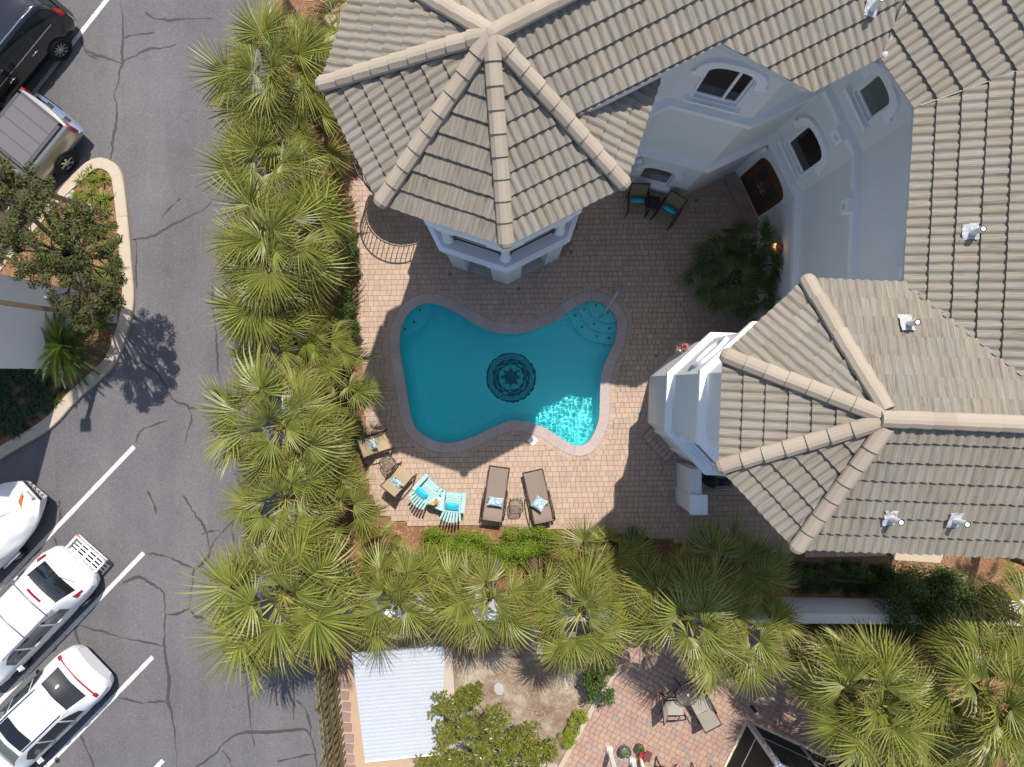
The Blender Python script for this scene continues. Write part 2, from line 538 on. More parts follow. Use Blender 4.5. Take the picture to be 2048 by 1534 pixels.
class MB:
    """collects shapes and links them as one mesh object"""
    def __init__(self):
        self.v = []
        self.f = []
        self.attr = None

    def add(self, vs, fs, M=None):
        n = len(self.v)
        if M is not None:
            vs = [M @ Vector(p) for p in vs]
        self.v.extend([tuple(p) for p in vs])
        self.f.extend([tuple(i + n for i in f) for f in fs])
        return self

    def box(self, c, s, rz=0.0, M=None, top=1.0):
        x, y, z = s[0] / 2, s[1] / 2, s[2] / 2
        vs = [(-x, -y, -z), (x, -y, -z), (x, y, -z), (-x, y, -z),
              (-x * top, -y * top, z), (x * top, -y * top, z), (x * top, y * top, z), (-x * top, y * top, z)]
        T = Matrix.Translation(c) @ Matrix.Rotation(rz, 4, 'Z')
        if M is not None:
            T = M @ T
        return self.add(vs, [(0, 3, 2, 1), (4, 5, 6, 7), (0, 1, 5, 4), (1, 2, 6, 5), (2, 3, 7, 6), (3, 0, 4, 7)], T)

    def beam(self, a, b, w, h, up=(0, 0, 1)):
        a, b = Vector(a), Vector(b)
        d = (b - a)
        L = d.length
        if L < 1e-6:
            return self
        d /= L
        u = Vector(up)
        s = d.cross(u)
        if s.length < 1e-3:
            s = d.cross(Vector((1, 0, 0)))
        s.normalize()
        t = s.cross(d)
        vs = []
        for q in (a, b):
            for i, j in ((-1, -1), (1, -1), (1, 1), (-1, 1)):
                vs.append(q + s * (i * w / 2) + t * (j * h / 2))
        return self.add(vs, [(0, 1, 2, 3), (7, 6, 5, 4), (0, 4, 5, 1), (1, 5, 6, 2), (2, 6, 7, 3), (3, 7, 4, 0)])

    def tube(self, path, r, n=8, cap=True):
        path = [Vector(p) for p in path]
        rs = r if isinstance(r, (list, tuple)) else [r] * len(path)
        vs, fs = [], []
        up = Vector((0, 0, 1))
        prev = None
        for i, p in enumerate(path):
            a = path[max(i - 1, 0)]
            b = path[min(i + 1, len(path) - 1)]
            d = (b - a).normalized()
            if prev is None:
                s = d.cross(up)
                if s.length < 1e-3:
                    s = d.cross(Vector((1, 0, 0)))
            else:
                s = prev - d * prev.dot(d)
            s.normalize()
            prev = s
            t = d.cross(s)
            for q in range(n):
                an = 2 * PI * q / n
                vs.append(p + (s * math.cos(an) + t * math.sin(an)) * rs[i])
        for i in range(len(path) - 1):
            for q in range(n):
                fs.append((i * n + q, i * n + (q + 1) % n, (i + 1) * n + (q + 1) % n, (i + 1) * n + q))
        if cap:
            fs.append(tuple(range(n))[::-1])
            fs.append(tuple((len(path) - 1) * n + q for q in range(n)))
        return self.add(vs, fs)

    def lathe(self, prof, n=16, c=(0, 0, 0), M=None, cap=True):
        vs, fs = [], []
        for (r, z) in prof:
            for q in range(n):
                a = 2 * PI * q / n
                vs.append((c[0] + r * math.cos(a), c[1] + r * math.sin(a), c[2] + z))
        m = len(prof)
        for i in range(m - 1):
            for q in range(n):
                fs.append((i * n + q, i * n + (q + 1) % n, (i + 1) * n + (q + 1) % n, (i + 1) * n + q))
        if cap and prof[0][0] > 1e-5:
            fs.append(tuple(range(n))[::-1])
        if cap and prof[-1][0] > 1e-5:
            fs.append(tuple((m - 1) * n + q for q in range(n)))
        return self.add(vs, fs, M)

    def prism(self, poly, z0, z1, holes=(), bottom=True, sides=True):
        """poly: 2D points; z1 may be a function of (x, y)"""
        loops = [list(poly)] + [list(h) for h in holes]
        flat = [p for l in loops for p in l]
        tris = tessellate_polygon([[Vector((p[0], p[1], 0)) for p in l] for l in loops])
        ft = z1 if callable(z1) else (lambda x, y: z1)
        fb = z0 if callable(z0) else (lambda x, y: z0)
        n = len(flat)
        vs = [(p[0], p[1], ft(*p)) for p in flat] + [(p[0], p[1], fb(*p)) for p in flat]
        fs = []
        for t in tris:
            a, b, c = [Vector((flat[i][0], flat[i][1], 0)) for i in t]
            if (b - a).cross(c - a).z < 0:
                t = (t[0], t[2], t[1])
            fs.append(tuple(t))
            if bottom:
                fs.append((t[0] + n, t[2] + n, t[1] + n))
        if sides:
            o = 0
            for li, l in enumerate(loops):
                m = len(l)
                area = sum(l[i][0] * l[(i + 1) % m][1] - l[(i + 1) % m][0] * l[i][1] for i in range(m))
                ccw = area > 0
                if li > 0:
                    ccw = not ccw
                for i in range(m):
                    a, b = o + i, o + (i + 1) % m
                    fs.append((a + n, b + n, b, a) if ccw else (a, b, b + n, a + n))
                o += m
        return self.add(vs, fs)

    def sheet(self, poly, z, holes=()):
        return self.prism(poly, z, z, holes, bottom=False, sides=False)

    def ribbon(self, path, w, z):
        path = [Vector((p[0], p[1], 0)) for p in path]
        vs, fs = [], []
        for i, p in enumerate(path):
            d = (path[min(i + 1, len(path) - 1)] - path[max(i - 1, 0)])
            d.normalize()
            s = Vector((-d.y, d.x, 0))
            ww = w(i / max(1, len(path) - 1)) if callable(w) else w
            vs.append((p.x + s.x * ww / 2, p.y + s.y * ww / 2, z))
            vs.append((p.x - s.x * ww / 2, p.y - s.y * ww / 2, z))
        for i in range(len(path) - 1):
            fs.append((2 * i, 2 * i + 1, 2 * i + 3, 2 * i + 2))
        return self.add(vs, fs)

    def mesh(self, name, m, smooth=False):
        me = bpy.data.meshes.new(name)
        me.from_pydata(self.v, [], self.f)
        me.materials.append(MATS[m])
        if smooth:
            me.polygons.foreach_set('use_smooth', [True] * len(me.polygons))
        me.update()
        return me

    def build(self, name, m, parent=None, ws=False, smooth=False):
        return link(name, self.mesh(name, m, smooth), parent, ws)


def autosmooth(o, ang=40):
    me = o.data
    me.polygons.foreach_set('use_smooth', [True] * len(me.polygons))
    try:
        me.set_sharp_from_angle(angle=R(ang))
    except Exception:
        pass
    return o


def structure(name, mb, m, parent=None):
    o = mb.build(name, m, parent, ws=parent is not None)
    if parent is None:
        o['kind'] = 'structure'
    return o


def offset_closed(pts, d):
    """offset a closed 2D outline outward by d (pts counter-clockwise)"""
    n = len(pts)
    out = []
    for i in range(n):
        a, p, b = Vector(pts[i - 1]), Vector(pts[i]), Vector(pts[(i + 1) % n])
        e1 = (p - a).normalized()
        e2 = (b - p).normalized()
        n1 = Vector((e1.y, -e1.x))
        n2 = Vector((e2.y, -e2.x))
        m = n1 + n2
        m = m / max(.25, m.dot(n1)) if m.length > 1e-6 else n1
        out.append((p.x + m.x * d, p.y + m.y * d))
    return out


def offset_open(pts, d):
    n = len(pts)
    out = []
    for i in range(n):
        p = Vector(pts[i])
        ns = []
        if i > 0:
            e = (p - Vector(pts[i - 1])).normalized()
            ns.append(Vector((e.y, -e.x)))
        if i < n - 1:
            e = (Vector(pts[i + 1]) - p).normalized()
            ns.append(Vector((e.y, -e.x)))
        if len(ns) == 1:
            m = ns[0]
        else:
            m = ns[0] + ns[1]
            m = m / max(.25, m.dot(ns[0]))
        out.append((p.x + m.x * d, p.y + m.y * d))
    return out


def catmull(pts, per=4, closed=True):
    n = len(pts)
    out = []
    rng = range(n) if closed else range(n - 1)
    for i in rng:
        g = (lambda j: Vector(pts[j % n])) if closed else (lambda j: Vector(pts[min(max(j, 0), n - 1)]))
        p0, p1, p2, p3 = g(i - 1), g(i), g(i + 1), g(i + 2)
        for s in range(per):
            t = s / per
            q = .5 * ((2 * p1) + (p2 - p0) * t + (2 * p0 - 5 * p1 + 4 * p2 - p3) * t * t + (3 * p1 - p0 - 3 * p2 + p3) * t ** 3)
            out.append(tuple(q))
    if not closed:
        out.append(tuple(pts[-1]))
    return out


def inside(p, poly):
    x, y = p[0], p[1]
    c = False
    n = len(poly)
    j = n - 1
    for i in range(n):
        xi, yi = poly[i][0], poly[i][1]
        xj, yj = poly[j][0], poly[j][1]
        if (yi > y) != (yj > y) and x < (xj - xi) * (y - yi) / (yj - yi) + xi:
            c = not c
        j = i
    return c
# =================================================================== GROUND
def PX(pts, z=0.0):
    return [P2(x, y, z) for x, y in pts]


pool_px = [(853.6, 605.6), (879, 608), (913, 624), (948, 645), (982, 660), (1016, 666), (1050, 664), (1084, 653), (1118, 636),
           (1146, 616), (1166, 605), (1187, 601), (1207, 607), (1224, 621), (1235, 640), (1236, 660), (1229.5, 688), (1217.6, 711.5),
           (1207, 739), (1202, 773), (1201, 807), (1199, 838), (1190, 865), (1176.5, 886), (1159.5, 893.7), (1139, 889),
           (1118.5, 875.6), (1091, 858.5), (1060, 846.5), (1033, 842), (1009, 846.5), (982, 858.5), (954, 872), (924, 883),
           (893, 887), (865.6, 882.5), (842, 869), (826, 850), (818, 824), (813, 790), (806, 749), (800, 715), (798, 677),
           (804, 647), (818, 624), (835, 611)]
pool_out = catmull(PX(pool_px)[::-1], 4)            # counter-clockwise
if sum(pool_out[i - 1][0] * pool_out[i][1] - pool_out[i][0] * pool_out[i - 1][1] for i in range(len(pool_out))) < 0:
    pool_out = pool_out[::-1]
pool_hole = offset_closed(pool_out, .12)

structure('ground', MB().sheet([(-90, -90), (90, -90), (90, 90), (-90, 90)], -.03, [pool_hole]), 'mulch')

asphalt_px = [(545, -900), (548, 60), (556, 300), (562, 480), (566, 640), (574, 800), (585, 930), (596, 1080), (612, 1230),
              (634, 1340), (662, 1560), (760, 2600), (-4800, 2600), (-4800, -900)]
structure('parking_lot', MB().sheet(PX(asphalt_px), -.015), 'asphalt')

structure('sandy_ground', MB().sheet(PX([(885, 1225), (1262, 1245), (1244, 1330), (1185, 1420), (1120, 1534), (1090, 1640), (880, 1640)]), -.022), 'sandy_soil')
structure('sand_path', MB().sheet(PX([(660, 1262), (712, 1262), (735, 1520), (890, 1516), (900, 1534), (900, 1660), (690, 1660), (668, 1330)]), -.018), 'sand_path')
structure('dry_grass_patch', MB().sheet(PX([(655, -120), (705, -120), (690, 70), (662, 90), (648, 40)]), -.022), 'sandy_soil')
structure('shaded_soil', MB().sheet(PX([(1570, 1120), (1780, 1112), (1990, 1120), (2300, 1140), (2300, 1330), (1640, 1300), (1570, 1180)]), -.024), 'mulch')
structure('concrete_pad', MB().prism(PX([(1770, 1085), (1895, 1090), (1880, 1126), (1790, 1120)]), -.04, .01), 'concrete')

# parking lines, laid on the asphalt
for a, b in (((222, -12), (66, 186)), ((268, 893), (-95, 1273)), ((287, 1106), (-95, 1501)), ((305, 1314), (70, 1557)), ((326, 1521), (285, 1563)),
             ((62, 190), (-40, 320))):
    A, B = P(*a), P(*b)
    n = 14
    pts = [(A.lerp(B, i / n)) for i in range(n + 1)]
    structure('parking_line', MB().ribbon([(p.x, p.y) for p in pts], lambda t: .14 + .012 * math.sin(40 * t), -.010), 'line_paint')

# tar-sealed cracks
S1, S3 = 2.926, 2.4986
cr = []
for pts in ([(705, -40), (715, 120), (718, 220), (712, 300), (715, 370), (695, 420), (690, 480), (668, 560), (682, 620), (680, 720), (660, 800), (655, 880), (645, 935)],
            [(845, 70), (900, 105), (960, 115), (1100, 108), (1240, 105)], [(720, 225), (770, 205), (905, 190)],
            [(470, 215), (490, 280), (540, 310), (620, 340), (690, 360), (715, 375)], [(490, 285), (520, 320), (570, 345)],
            [(715, 360), (780, 330), (870, 285), (950, 280), (1030, 258)], [(945, 1270), (1000, 1210), (1060, 1160)],
            [(797, 1690), (795, 1560), (795, 1420), (785, 1400), (880, 1385), (1000, 1320), (1120, 1260), (1200, 1220), (1240, 1170)]):
    cr.append([(x / S1, y / S1) for x, y in pts])
for pts in ([(1245, 300), (1245, 430), (1260, 560), (1270, 700), (1275, 830), (1295, 890)],
            [(820, 760), (900, 820), (950, 880), (990, 960), (1020, 1000), (1080, 1020), (1120, 1045), (1200, 1050), (1310, 1055)],
            [(1080, 1020), (1115, 1060), (1120, 1110), (1100, 1170), (1080, 1250)],
            [(790, 1250), (810, 1195), (850, 1155), (895, 1145), (980, 1110)]):
    cr.append([(x / S1, y / S1 + 460) for x, y in pts])
for pts in ([(1260, 272), (1220, 275), (1160, 310), (1100, 370), (1060, 420), (1040, 480), (1000, 530), (970, 550), (960, 620), (945, 740)],
            [(915, 175), (960, 250), (1010, 320), (1035, 370), (1040, 430)], [(1010, 370), (1050, 355), (1100, 355)],
            [(735, 470), (800, 475), (870, 500), (970, 545)], [(1165, 310), (1160, 360), (1170, 420)],
            [(610, 620), (650, 595), (710, 590), (770, 630), (815, 665), (825, 780), (820, 900), (830, 1000), (845, 1100), (840, 1200), (860, 1280), (875, 1400), (885, 1560)],
            [(830, 775), (900, 765), (945, 745), (970, 780), (1040, 795)], [(370, 825), (480, 850), (600, 885), (700, 905), (815, 930)],
            [(370, 830), (395, 910), (450, 985)], [(590, 1185), (700, 1215), (760, 1210), (840, 1205)],
            [(1215, 1040), (1235, 1140), (1250, 1280), (1255, 1360), (1275, 1430)],
            [(960, 1545), (1050, 1490), (1100, 1440), (1150, 1390), (1230, 1362), (1400, 1358), (1520, 1350), (1555, 1390), (1570, 1450), (1585, 1540)],
            [(1105, 1450), (1140, 1490), (1165, 1545)], [(1385, 1508), (1500, 1480), (1590, 1465)],
            [(1475, 1200), (1520, 1240), (1545, 1300), (1555, 1390)], [(1375, 1140), (1385, 1235)], [(1465, 1100), (1465, 1300)],
            [(395, 1370), (430, 1440), (475, 1545)], [(735, 150), (760, 200), (780, 270)], [(290, 200), (303, 260), (298, 330)],
            [(265, 380), (290, 440)]):
    cr.append([(x / S3, y / S3 + 920) for x, y in pts])
rg = random.Random(3)
for pts in cr:
    w = rg.uniform(.06, .095) * (1.25 if len(pts) > 6 else 1)
    ph = rg.uniform(0, 9)
    pp = catmull(PX(pts), 5, closed=False)
    pp = [(x + rg.uniform(-.022, .022), y + rg.uniform(-.022, .022)) for x, y in pp]
    structure('crack_seal', MB().ribbon(pp, lambda t, w=w, ph=ph: w * (.72 + .35 * math.sin(11 * t + ph) + rg.uniform(-.18, .18)) * min(1, .35 + 6 * min(t, 1 - t)), -.0105 - .0002 * cr.index(pts) / 40), 'crack_seal')

# kerb island on the left
kerb_px = [(-60, 590), (20, 490), (110, 388), (150, 350), (178, 325), (205, 317), (232, 328), (247, 350), (254, 390), (260, 450),
           (266, 520), (271, 596), (262, 650), (236, 722), (200, 762), (156, 802), (107, 855), (26, 905), (-60, 960)]
kerb_pl = catmull(PX(kerb_px), 4, closed=False)
kin = offset_open(kerb_pl, .36)
if not inside(kin[len(kin) // 2], kerb_pl):
    kin = offset_open(kerb_pl, -.36)
kg = thing('kerb', 'pale concrete kerb round the mulched planting island', 'kerb', tuple(P(256, 400)))
kg['kind'] = 'structure'
del kg['category']
seg = 7
i = 0
while i < len(kerb_pl) - 1:
    j = min(i + seg, len(kerb_pl) - 1)
    o1 = [Vector(p) for p in kerb_pl[i:j + 1]]
    o2 = [Vector(p) for p in kin[i:j + 1]]
    if j < len(kerb_pl) - 1:                        # leave a thin joint
        o1[-1] = o1[-1].lerp(o1[-2], .03)
        o2[-1] = o2[-1].lerp(o2[-2], .03)
    o1b = [a.lerp(b, .06) for a, b in zip(o1, o2)]
    m = MB()
    n = len(o1)
    vs = [(p.x, p.y, -.03) for p in o1] + [(p.x, p.y, .10) for p in o1] + [(p.x, p.y, .13) for p in o1b] + [(p.x, p.y, .13) for p in o2] + [(p.x, p.y, -.03) for p in o2]
    fs = []
    for r_ in range(4):
        for q in range(n - 1):
            fs.append((r_ * n + q, r_ * n + q + 1, (r_ + 1) * n + q + 1, (r_ + 1) * n + q))
    fs.append(tuple(r_ * n for r_ in range(5)))
    fs.append(tuple(r_ * n + n - 1 for r_ in range(4, -1, -1)))
    m.add(vs, fs)
    m.build('kerb_stone', 'concrete', kg, ws=True)
    i = j
isl = [tuple(p) for p in kin]
structure('planting_island', MB().prism(isl, -.028, .07), 'mulch')
structure('concrete_slab', MB().prism(PX([(130, 385), (143, 374), (152, 384), (146, 402), (132, 405)]), .05, .10), 'concrete_gray')

# =================================================================== POOL DECK
deck_px = [(698, 370), (700, 385), (714, 430), (722, 560), (714, 640), (728, 760), (734, 900), (735, 965), (762, 1028), (830, 1050),
           (1000, 1052), (1180, 1062), (1350, 1082), (1500, 1098), (1640, 1112), (1770, 1112), (1900, 1000), (1900, 300), (1480, 250), (900, 250)]
deck_poly = PX(deck_px)
deck = structure('pool_deck', MB().sheet(deck_poly, .0, [pool_hole]), 'joint_sand')
coping_out = offset_closed(pool_out, .30)
ring_out = offset_closed(pool_out, .455)
ring_mid = offset_closed(pool_out, .40)


def in_frame(x, y, z, mar=0):
    u = (H - z) / F
    return -mar < x / u + 1024 < 2048 + mar and -mar < 767 - y / u < 1534 + mar


# the house footprint, where no paving shows
house_foot = [(-2.2, 9.5), (-2.3, 5.2), (-.16, 3.6), (1.9, 4.3), (2.2, 6.2), (3.61, 6.7), (5.51, 6.2), (7.29, 7.05), (8.2, 5.4), (8.05, 1.2), (5.7, 1.1),
              (4.65, .2), (4.6, -1.2), (5.5, -2.2), (9, -2.5), (20, -2.5), (20, 12)]


def lay_pavers(parent, poly, row_h, widths, gap, z0, z1, ang, skip, matname, limit=300, seed=5, name='paver'):
    rg = random.Random(seed)
    ca, sa = math.cos(ang), math.sin(ang)
    cx = sum(p[0] for p in poly) / len(poly)
    cy = sum(p[1] for p in poly) / len(poly)
    loc = [((p[0] - cx) * ca + (p[1] - cy) * sa, -(p[0] - cx) * sa + (p[1] - cy) * ca) for p in poly]
    x0, x1 = min(p[0] for p in loc), max(p[0] for p in loc)
    y0, y1 = min(p[1] for p in loc), max(p[1] for p in loc)
    out = []
    y = y0
    while y < y1:
        x = x0 - rg.uniform(0, .2)
        while x < x1:
            w = rg.choice(widths)
            mx, my = x + w / 2, y + row_h / 2
            wx, wy = cx + mx * ca - my * sa, cy + mx * sa + my * ca
            x += w
            if not inside((wx, wy), poly) or not in_frame(wx, wy, 0, 20) or skip(wx, wy):
                continue
            out.append((wx, wy, w))
        y += row_h
    out.sort(key=lambda t: t[0] ** 2 + t[1] ** 2)
    shapes = {}
    for w in widths:
        m = MB()
        m.box((0, 0, 0), (w - gap, row_h - gap, z1 - z0), top=.97)
        m.f = m.f[1:]
        shapes[w] = m
    cache = {w: m.mesh(name, matname) for w, m in shapes.items()}
    rest = MB()
    for i, (wx, wy, w) in enumerate(out):
        dz = rg.uniform(-.0035, .0035)
        T = Matrix.Translation((wx, wy, (z0 + z1) / 2 + dz)) @ Matrix.Rotation(ang + rg.uniform(-.012, .012), 4, 'Z')
        if i < limit:
            o = link(name, cache[w], parent)
            o.matrix_parent_inverse = parent.matrix_basis.inverted()
            o.matrix_basis = T
        else:
            rest.add(shapes[w].v, shapes[w].f, T)
    if rest.v:
        o = rest.build('paving', matname, parent, ws=True)
        o['kind'] = 'stuff'
    return out


lay_pavers(deck, deck_poly, .172, [.13, .172, .172, .225], .004, .001, .035, R(.8),
           lambda x, y: inside((x, y), ring_mid) or inside((x, y), house_foot), 'deck_paver')


def ring_pieces(inner, outer, step, z0, z1, gap, name, matname, parent, ws=True, joined=False):
    """pieces laid round a closed outline"""
    n = len(inner)
    L = [0.0]
    for i in range(n):
        a, b = Vector(inner[i]), Vector(inner[(i + 1) % n])
        L.append(L[-1] + (b - a).length)
    tot = L[-1]
    cnt = max(8, round(tot / step))

    def at(loop, s):
        s %= tot
        for i in range(n):
            if L[i + 1] >= s:
                t = (s - L[i]) / max(1e-9, L[i + 1] - L[i])
                return Vector(loop[i]).lerp(Vector(loop[(i + 1) % n]), t)
        return Vector(loop[0])
    allm = MB()
    for q in range(cnt):
        s0, s1 = tot * q / cnt + gap / 2, tot * (q + 1) / cnt - gap / 2
        k_ = max(2, int((s1 - s0) / .12) + 1)
        ss = [s0 + (s1 - s0) * t / (k_ - 1) for t in range(k_)]
        poly = [tuple(at(outer, s)) for s in ss] + [tuple(at(inner, s)) for s in reversed(ss)]
        if joined:
            allm.prism(poly, z0, z1, bottom=False)
        else:
            MB().prism(poly, z0, z1, bottom=True).build(name, matname, parent, ws)
    if joined:
        o = allm.build(name, matname, parent, ws)
        o['kind'] = 'stuff'


pool = thing('swimming_pool', 'turquoise swimming pool with four rounded lobes and a mosaic medallion on its floor', 'swimming pool', tuple(P(1015, 750)))
ring_pieces(offset_closed(pool_out, -.03), coping_out, .48, -.05, .048, .004, 'coping_stone', 'coping', pool)
ring_pieces(offset_closed(pool_out, .306), ring_out, .115, .0, .039, .007, 'border_pavers', 'deck_paver', deck, joined=True)


def floor_z(x, y):
    t = (x + 3.7) / 7.0
    return -1.75 + .55 * t


def xyz_ring(loop, z):
    return [(p[0], p[1], z(*p) if callable(z) else z) for p in loop]


loops = [xyz_ring(pool_out, -.02), xyz_ring(offset_closed(pool_out, -.01), lambda x, y: floor_z(x, y) + .35),
         xyz_ring(offset_closed(pool_out, -.09), lambda x, y: floor_z(x, y) + .10), xyz_ring(offset_closed(pool_out, -.24), floor_z)]
m = MB()
n = len(pool_out)
vs = [p for l in loops for p in l]
fs = []
for r_ in range(3):
    for q in range(n):
        a, b = r_ * n + q, r_ * n + (q + 1) % n
        fs.append((b, a, a + n, b + n))
m.add(vs, fs)
m.prism(offset_closed(pool_out, -.24), floor_z, floor_z, bottom=False, sides=False)
m.build('basin', 'pool_plaster', pool, ws=True, smooth=True)


def step(name, arc, z, far):
    poly = catmull(PX(arc, z), 4, closed=False) + PX(far, z)
    return MB().prism(poly, lambda x, y: floor_z(x, y) - .05, z, bottom=False).build(name, 'pool_plaster', pool, ws=True)


far = [(1250, 650), (1252, 600), (1205, 590), (1150, 600)]
step('step', [(1177.6, 600), (1178, 618), (1187, 635), (1199.5, 643), (1215, 646.5), (1237, 643)], -.24, [(1250, 640), (1250, 600), (1200, 592)])
step('step', [(1156, 608), (1162, 631), (1173.4, 648.6), (1189, 661), (1210, 666.4), (1238, 665)], -.50, [(1250, 660), (1252, 600), (1205, 590)])
step('step', [(1134, 620), (1144, 645.5), (1161, 666.4), (1183.8, 682), (1204.7, 686.7), (1234, 690)], -.78, far)
step('bench', [(795, 672), (815, 669), (836, 660), (853, 642), (861, 622), (863, 600)], -.85, [(830, 598), (800, 620), (790, 650)])
dots = MB()
for (x, y, z) in ((1192, 611.5, -.24), (1215, 625, -.24), (1167.5, 620, -.50), (1187.5, 649, -.50), (1218, 657, -.50), (1149.5, 632, -.78),
                  (1163, 655, -.78), (1192, 673, -.78), (1216.5, 677, -.78), (842, 621, -.85), (829.5, 645, -.85), (811, 659, -.85)):
    p = P(x, y, z)
    for a, b in ((-.028, 0), (.028, 0), (0, .028), (0, -.028)):
        dots.box((p.x + a, p.y + b, z + .004), (.034, .034, .008), rz=.785)
dots.build('tile_inlay', 'tile_dot', pool, ws=True)
for (x, y) in ((861, 791.5), (905, 845.5)):
    p = P(x, y, -1.65)
    m = MB().lathe([(.10, .0), (.10, .02), (.075, .03), (0, .03)], 20, (p.x, p.y, floor_z(p.x, p.y) + .002))
    m.build('floor_drain', 'white_plastic', pool, ws=True)

# the medallion
mc = P(1022, 755, -1.45)
MR = 49 * (H + 1.45) / F


def circ(r, n=64, jag=0.0, ph=0.0, freq=8, amp=0.0):
    out = []
    for i in range(n):
        a = 2 * PI * i / n
        rr = r + (random.uniform(-jag, jag)) + amp * math.cos(freq * a + ph)
        out.append((mc.x + rr * math.cos(a), mc.y + rr * math.sin(a)))
    return out


med = MB().sheet(circ(MR, 72, .012), 0)
lift = lambda d: (lambda x, y: floor_z(x, y) + d)


def flat(m, d):
    m.v = [(x, y, floor_z(x, y) + d) for x, y, z in m.v]
    return m


mo = flat(med, .006).build('medallion', 'mosaic_dark', pool, ws=True)
flat(MB().sheet(circ(MR * .93), 0, [circ(MR * .755)[::-1]]), .010).build('outer_ring', 'mosaic_light', mo, ws=True)
m = MB()
for i in range(150):
    a = 2 * PI * i / 75 + random.uniform(-.02, .02)
    r_ = MR * (.875 if i < 75 else .81) + random.uniform(-.012, .012)
    m.box((mc.x + r_ * math.cos(a), mc.y + r_ * math.sin(a), 0), (.034, .022, 0.0), rz=a + .7)
m.f = m.f[1::6]
flat(m, .014).build('ring_chips', 'mosaic_dark', mo, ws=True)
w1 = circ(MR * .645, 160, 0, 0, 10, MR * .05)
w2 = circ(MR * .610, 160, 0, 0, 10, MR * .05)
flat(MB().sheet(w1, 0, [w2[::-1]]), .012).build('wave_line', 'mosaic_light', mo, ws=True)
flat(MB().sheet(circ(MR * .50, 48), 0), .010).build('centre_disc', 'mosaic_light', mo, ws=True)
st = []
for i in range(16):
    a = PI / 2 + 2 * PI * i / 16
    r_ = MR * (.44 if i % 2 == 0 else .25)
    st.append((mc.x + r_ * math.cos(a), mc.y + r_ * math.sin(a)))
flat(MB().sheet(st, 0), .014).build('star', 'mosaic_mid', mo, ws=True)
st2 = []
for i in range(16):
    a = PI / 2 + 2 * PI * i / 16
    st2.append((mc.x + MR * (.43 if i % 2 == 0 else .19) * math.cos(a), mc.y + MR * (.43 if i % 2 == 0 else .19) * math.sin(a)))
m = MB()
for i in range(0, 16, 2):
    m.add([(mc.x, mc.y, 0), (st2[i][0], st2[i][1], 0), (st2[i - 1][0], st2[i - 1][1], 0)], [(0, 2, 1)])
flat(m, .018).build('star_facets', 'mosaic_dark', mo, ws=True)

wrg = random.Random(2)
waves = [(wrg.uniform(7, 17), wrg.uniform(0, 2 * PI), wrg.uniform(0, 2 * PI), .011) for _ in range(9)] + [(wrg.uniform(20, 62), wrg.uniform(0, 2 * PI), wrg.uniform(0, 2 * PI), .026) for _ in range(18)]
wlim = offset_closed(pool_out, .10)
gx0, gx1 = min(p[0] for p in wlim), max(p[0] for p in wlim)
gy0, gy1 = min(p[1] for p in wlim), max(p[1] for p in wlim)
GS = .026
nx_, ny_ = int((gx1 - gx0) / GS) + 1, int((gy1 - gy0) / GS) + 1
X_, Y_ = np.meshgrid(gx0 + GS * np.arange(nx_), gy0 + GS * np.arange(ny_), indexing='ij')
WX, WY = X_ + .05 * np.sin(2.1 * Y_ + 1) + .04 * np.sin(3.3 * X_), Y_ + .05 * np.sin(2.4 * X_) + .03 * np.sin(5 * Y_)
Zw = np.full_like(X_, -.10)
for k_, a_, p_, am in waves:
    Zw += am / k_ * np.sin(k_ * (WX * math.cos(a_) + WY * math.sin(a_)) + p_)
insd = np.zeros(X_.shape, bool)
for i in range(nx_):
    for q in range(ny_):
        insd[i, q] = inside((X_[i, q], Y_[i, q]), wlim)
wmb = MB()
wmb.v = [(float(a), float(b), float(c)) for a, b, c in zip(X_.ravel(), Y_.ravel(), Zw.ravel())]
wmb.f = [(i * ny_ + q, (i + 1) * ny_ + q, (i + 1) * ny_ + q + 1, i * ny_ + q + 1) for i in range(nx_ - 1) for q in range(ny_ - 1)
         if insd[i, q] and insd[i + 1, q] and insd[i, q + 1] and insd[i + 1, q + 1]]
used = sorted({i for f in wmb.f for i in f})
rem = {o_: n_ for n_, o_ in enumerate(used)}
wmb.v = [wmb.v[i] for i in used]
wmb.f = [tuple(rem[i] for i in f) for f in wmb.f]
wo = wmb.build('pool_water', 'water', smooth=True)
wo['kind'] = 'structure'
wo.cycles.is_caustics_caster = True
for o_ in list(pool.children) + list(pool.children_recursive):
    o_.cycles.is_caustics_receiver = True

# handrail, skimmer lid, drains
hr = thing('pool_handrail', 'slanting steel handrail rising from the pool steps to the deck', 'handrail', tuple(P(1238, 576)))
a, b = P(1200, 634, -.2), P(1236, 578, 0)
pth = [a, a + Vector((0, 0, .85)), a.lerp(b, .06) + Vector((0, 0, .93)), a.lerp(b, .5) + Vector((0, 0, .99)), a.lerp(b, .94) + Vector((0, 0, .98)),
       b + Vector((0, 0, .85)), b]
pth = [tuple(p) for p in pth]
MB().tube(pth, .024, 8).build('rail', 'steel', hr, ws=True, smooth=True)
a2 = a.lerp(b, .12)
MB().tube([(a2.x, a2.y, .45), (b.x, b.y, .45)], .02, 8).build('crossbar', 'steel', hr, ws=True, smooth=True)
MB().lathe([(.05, 0), (.05, .02), (.03, .035)], 12, (b.x, b.y, .036)).build('flange', 'steel', hr, ws=True)
sk = thing('skimmer_lid', 'white square skimmer lid set in the paving beside the pool edge', 'lid', tuple(P(1065, 881)))
p = P(1065, 881)
MB().box((p.x, p.y, .042), (.26, .26, .03), rz=R(-38), top=.96).build('lid', 'white_plastic', sk, ws=True)
MB().lathe([(.018, 0), (.018, .004), (0, .004)], 10, (p.x, p.y, .058)).build('finger_hole', 'black_plastic', sk, ws=True)
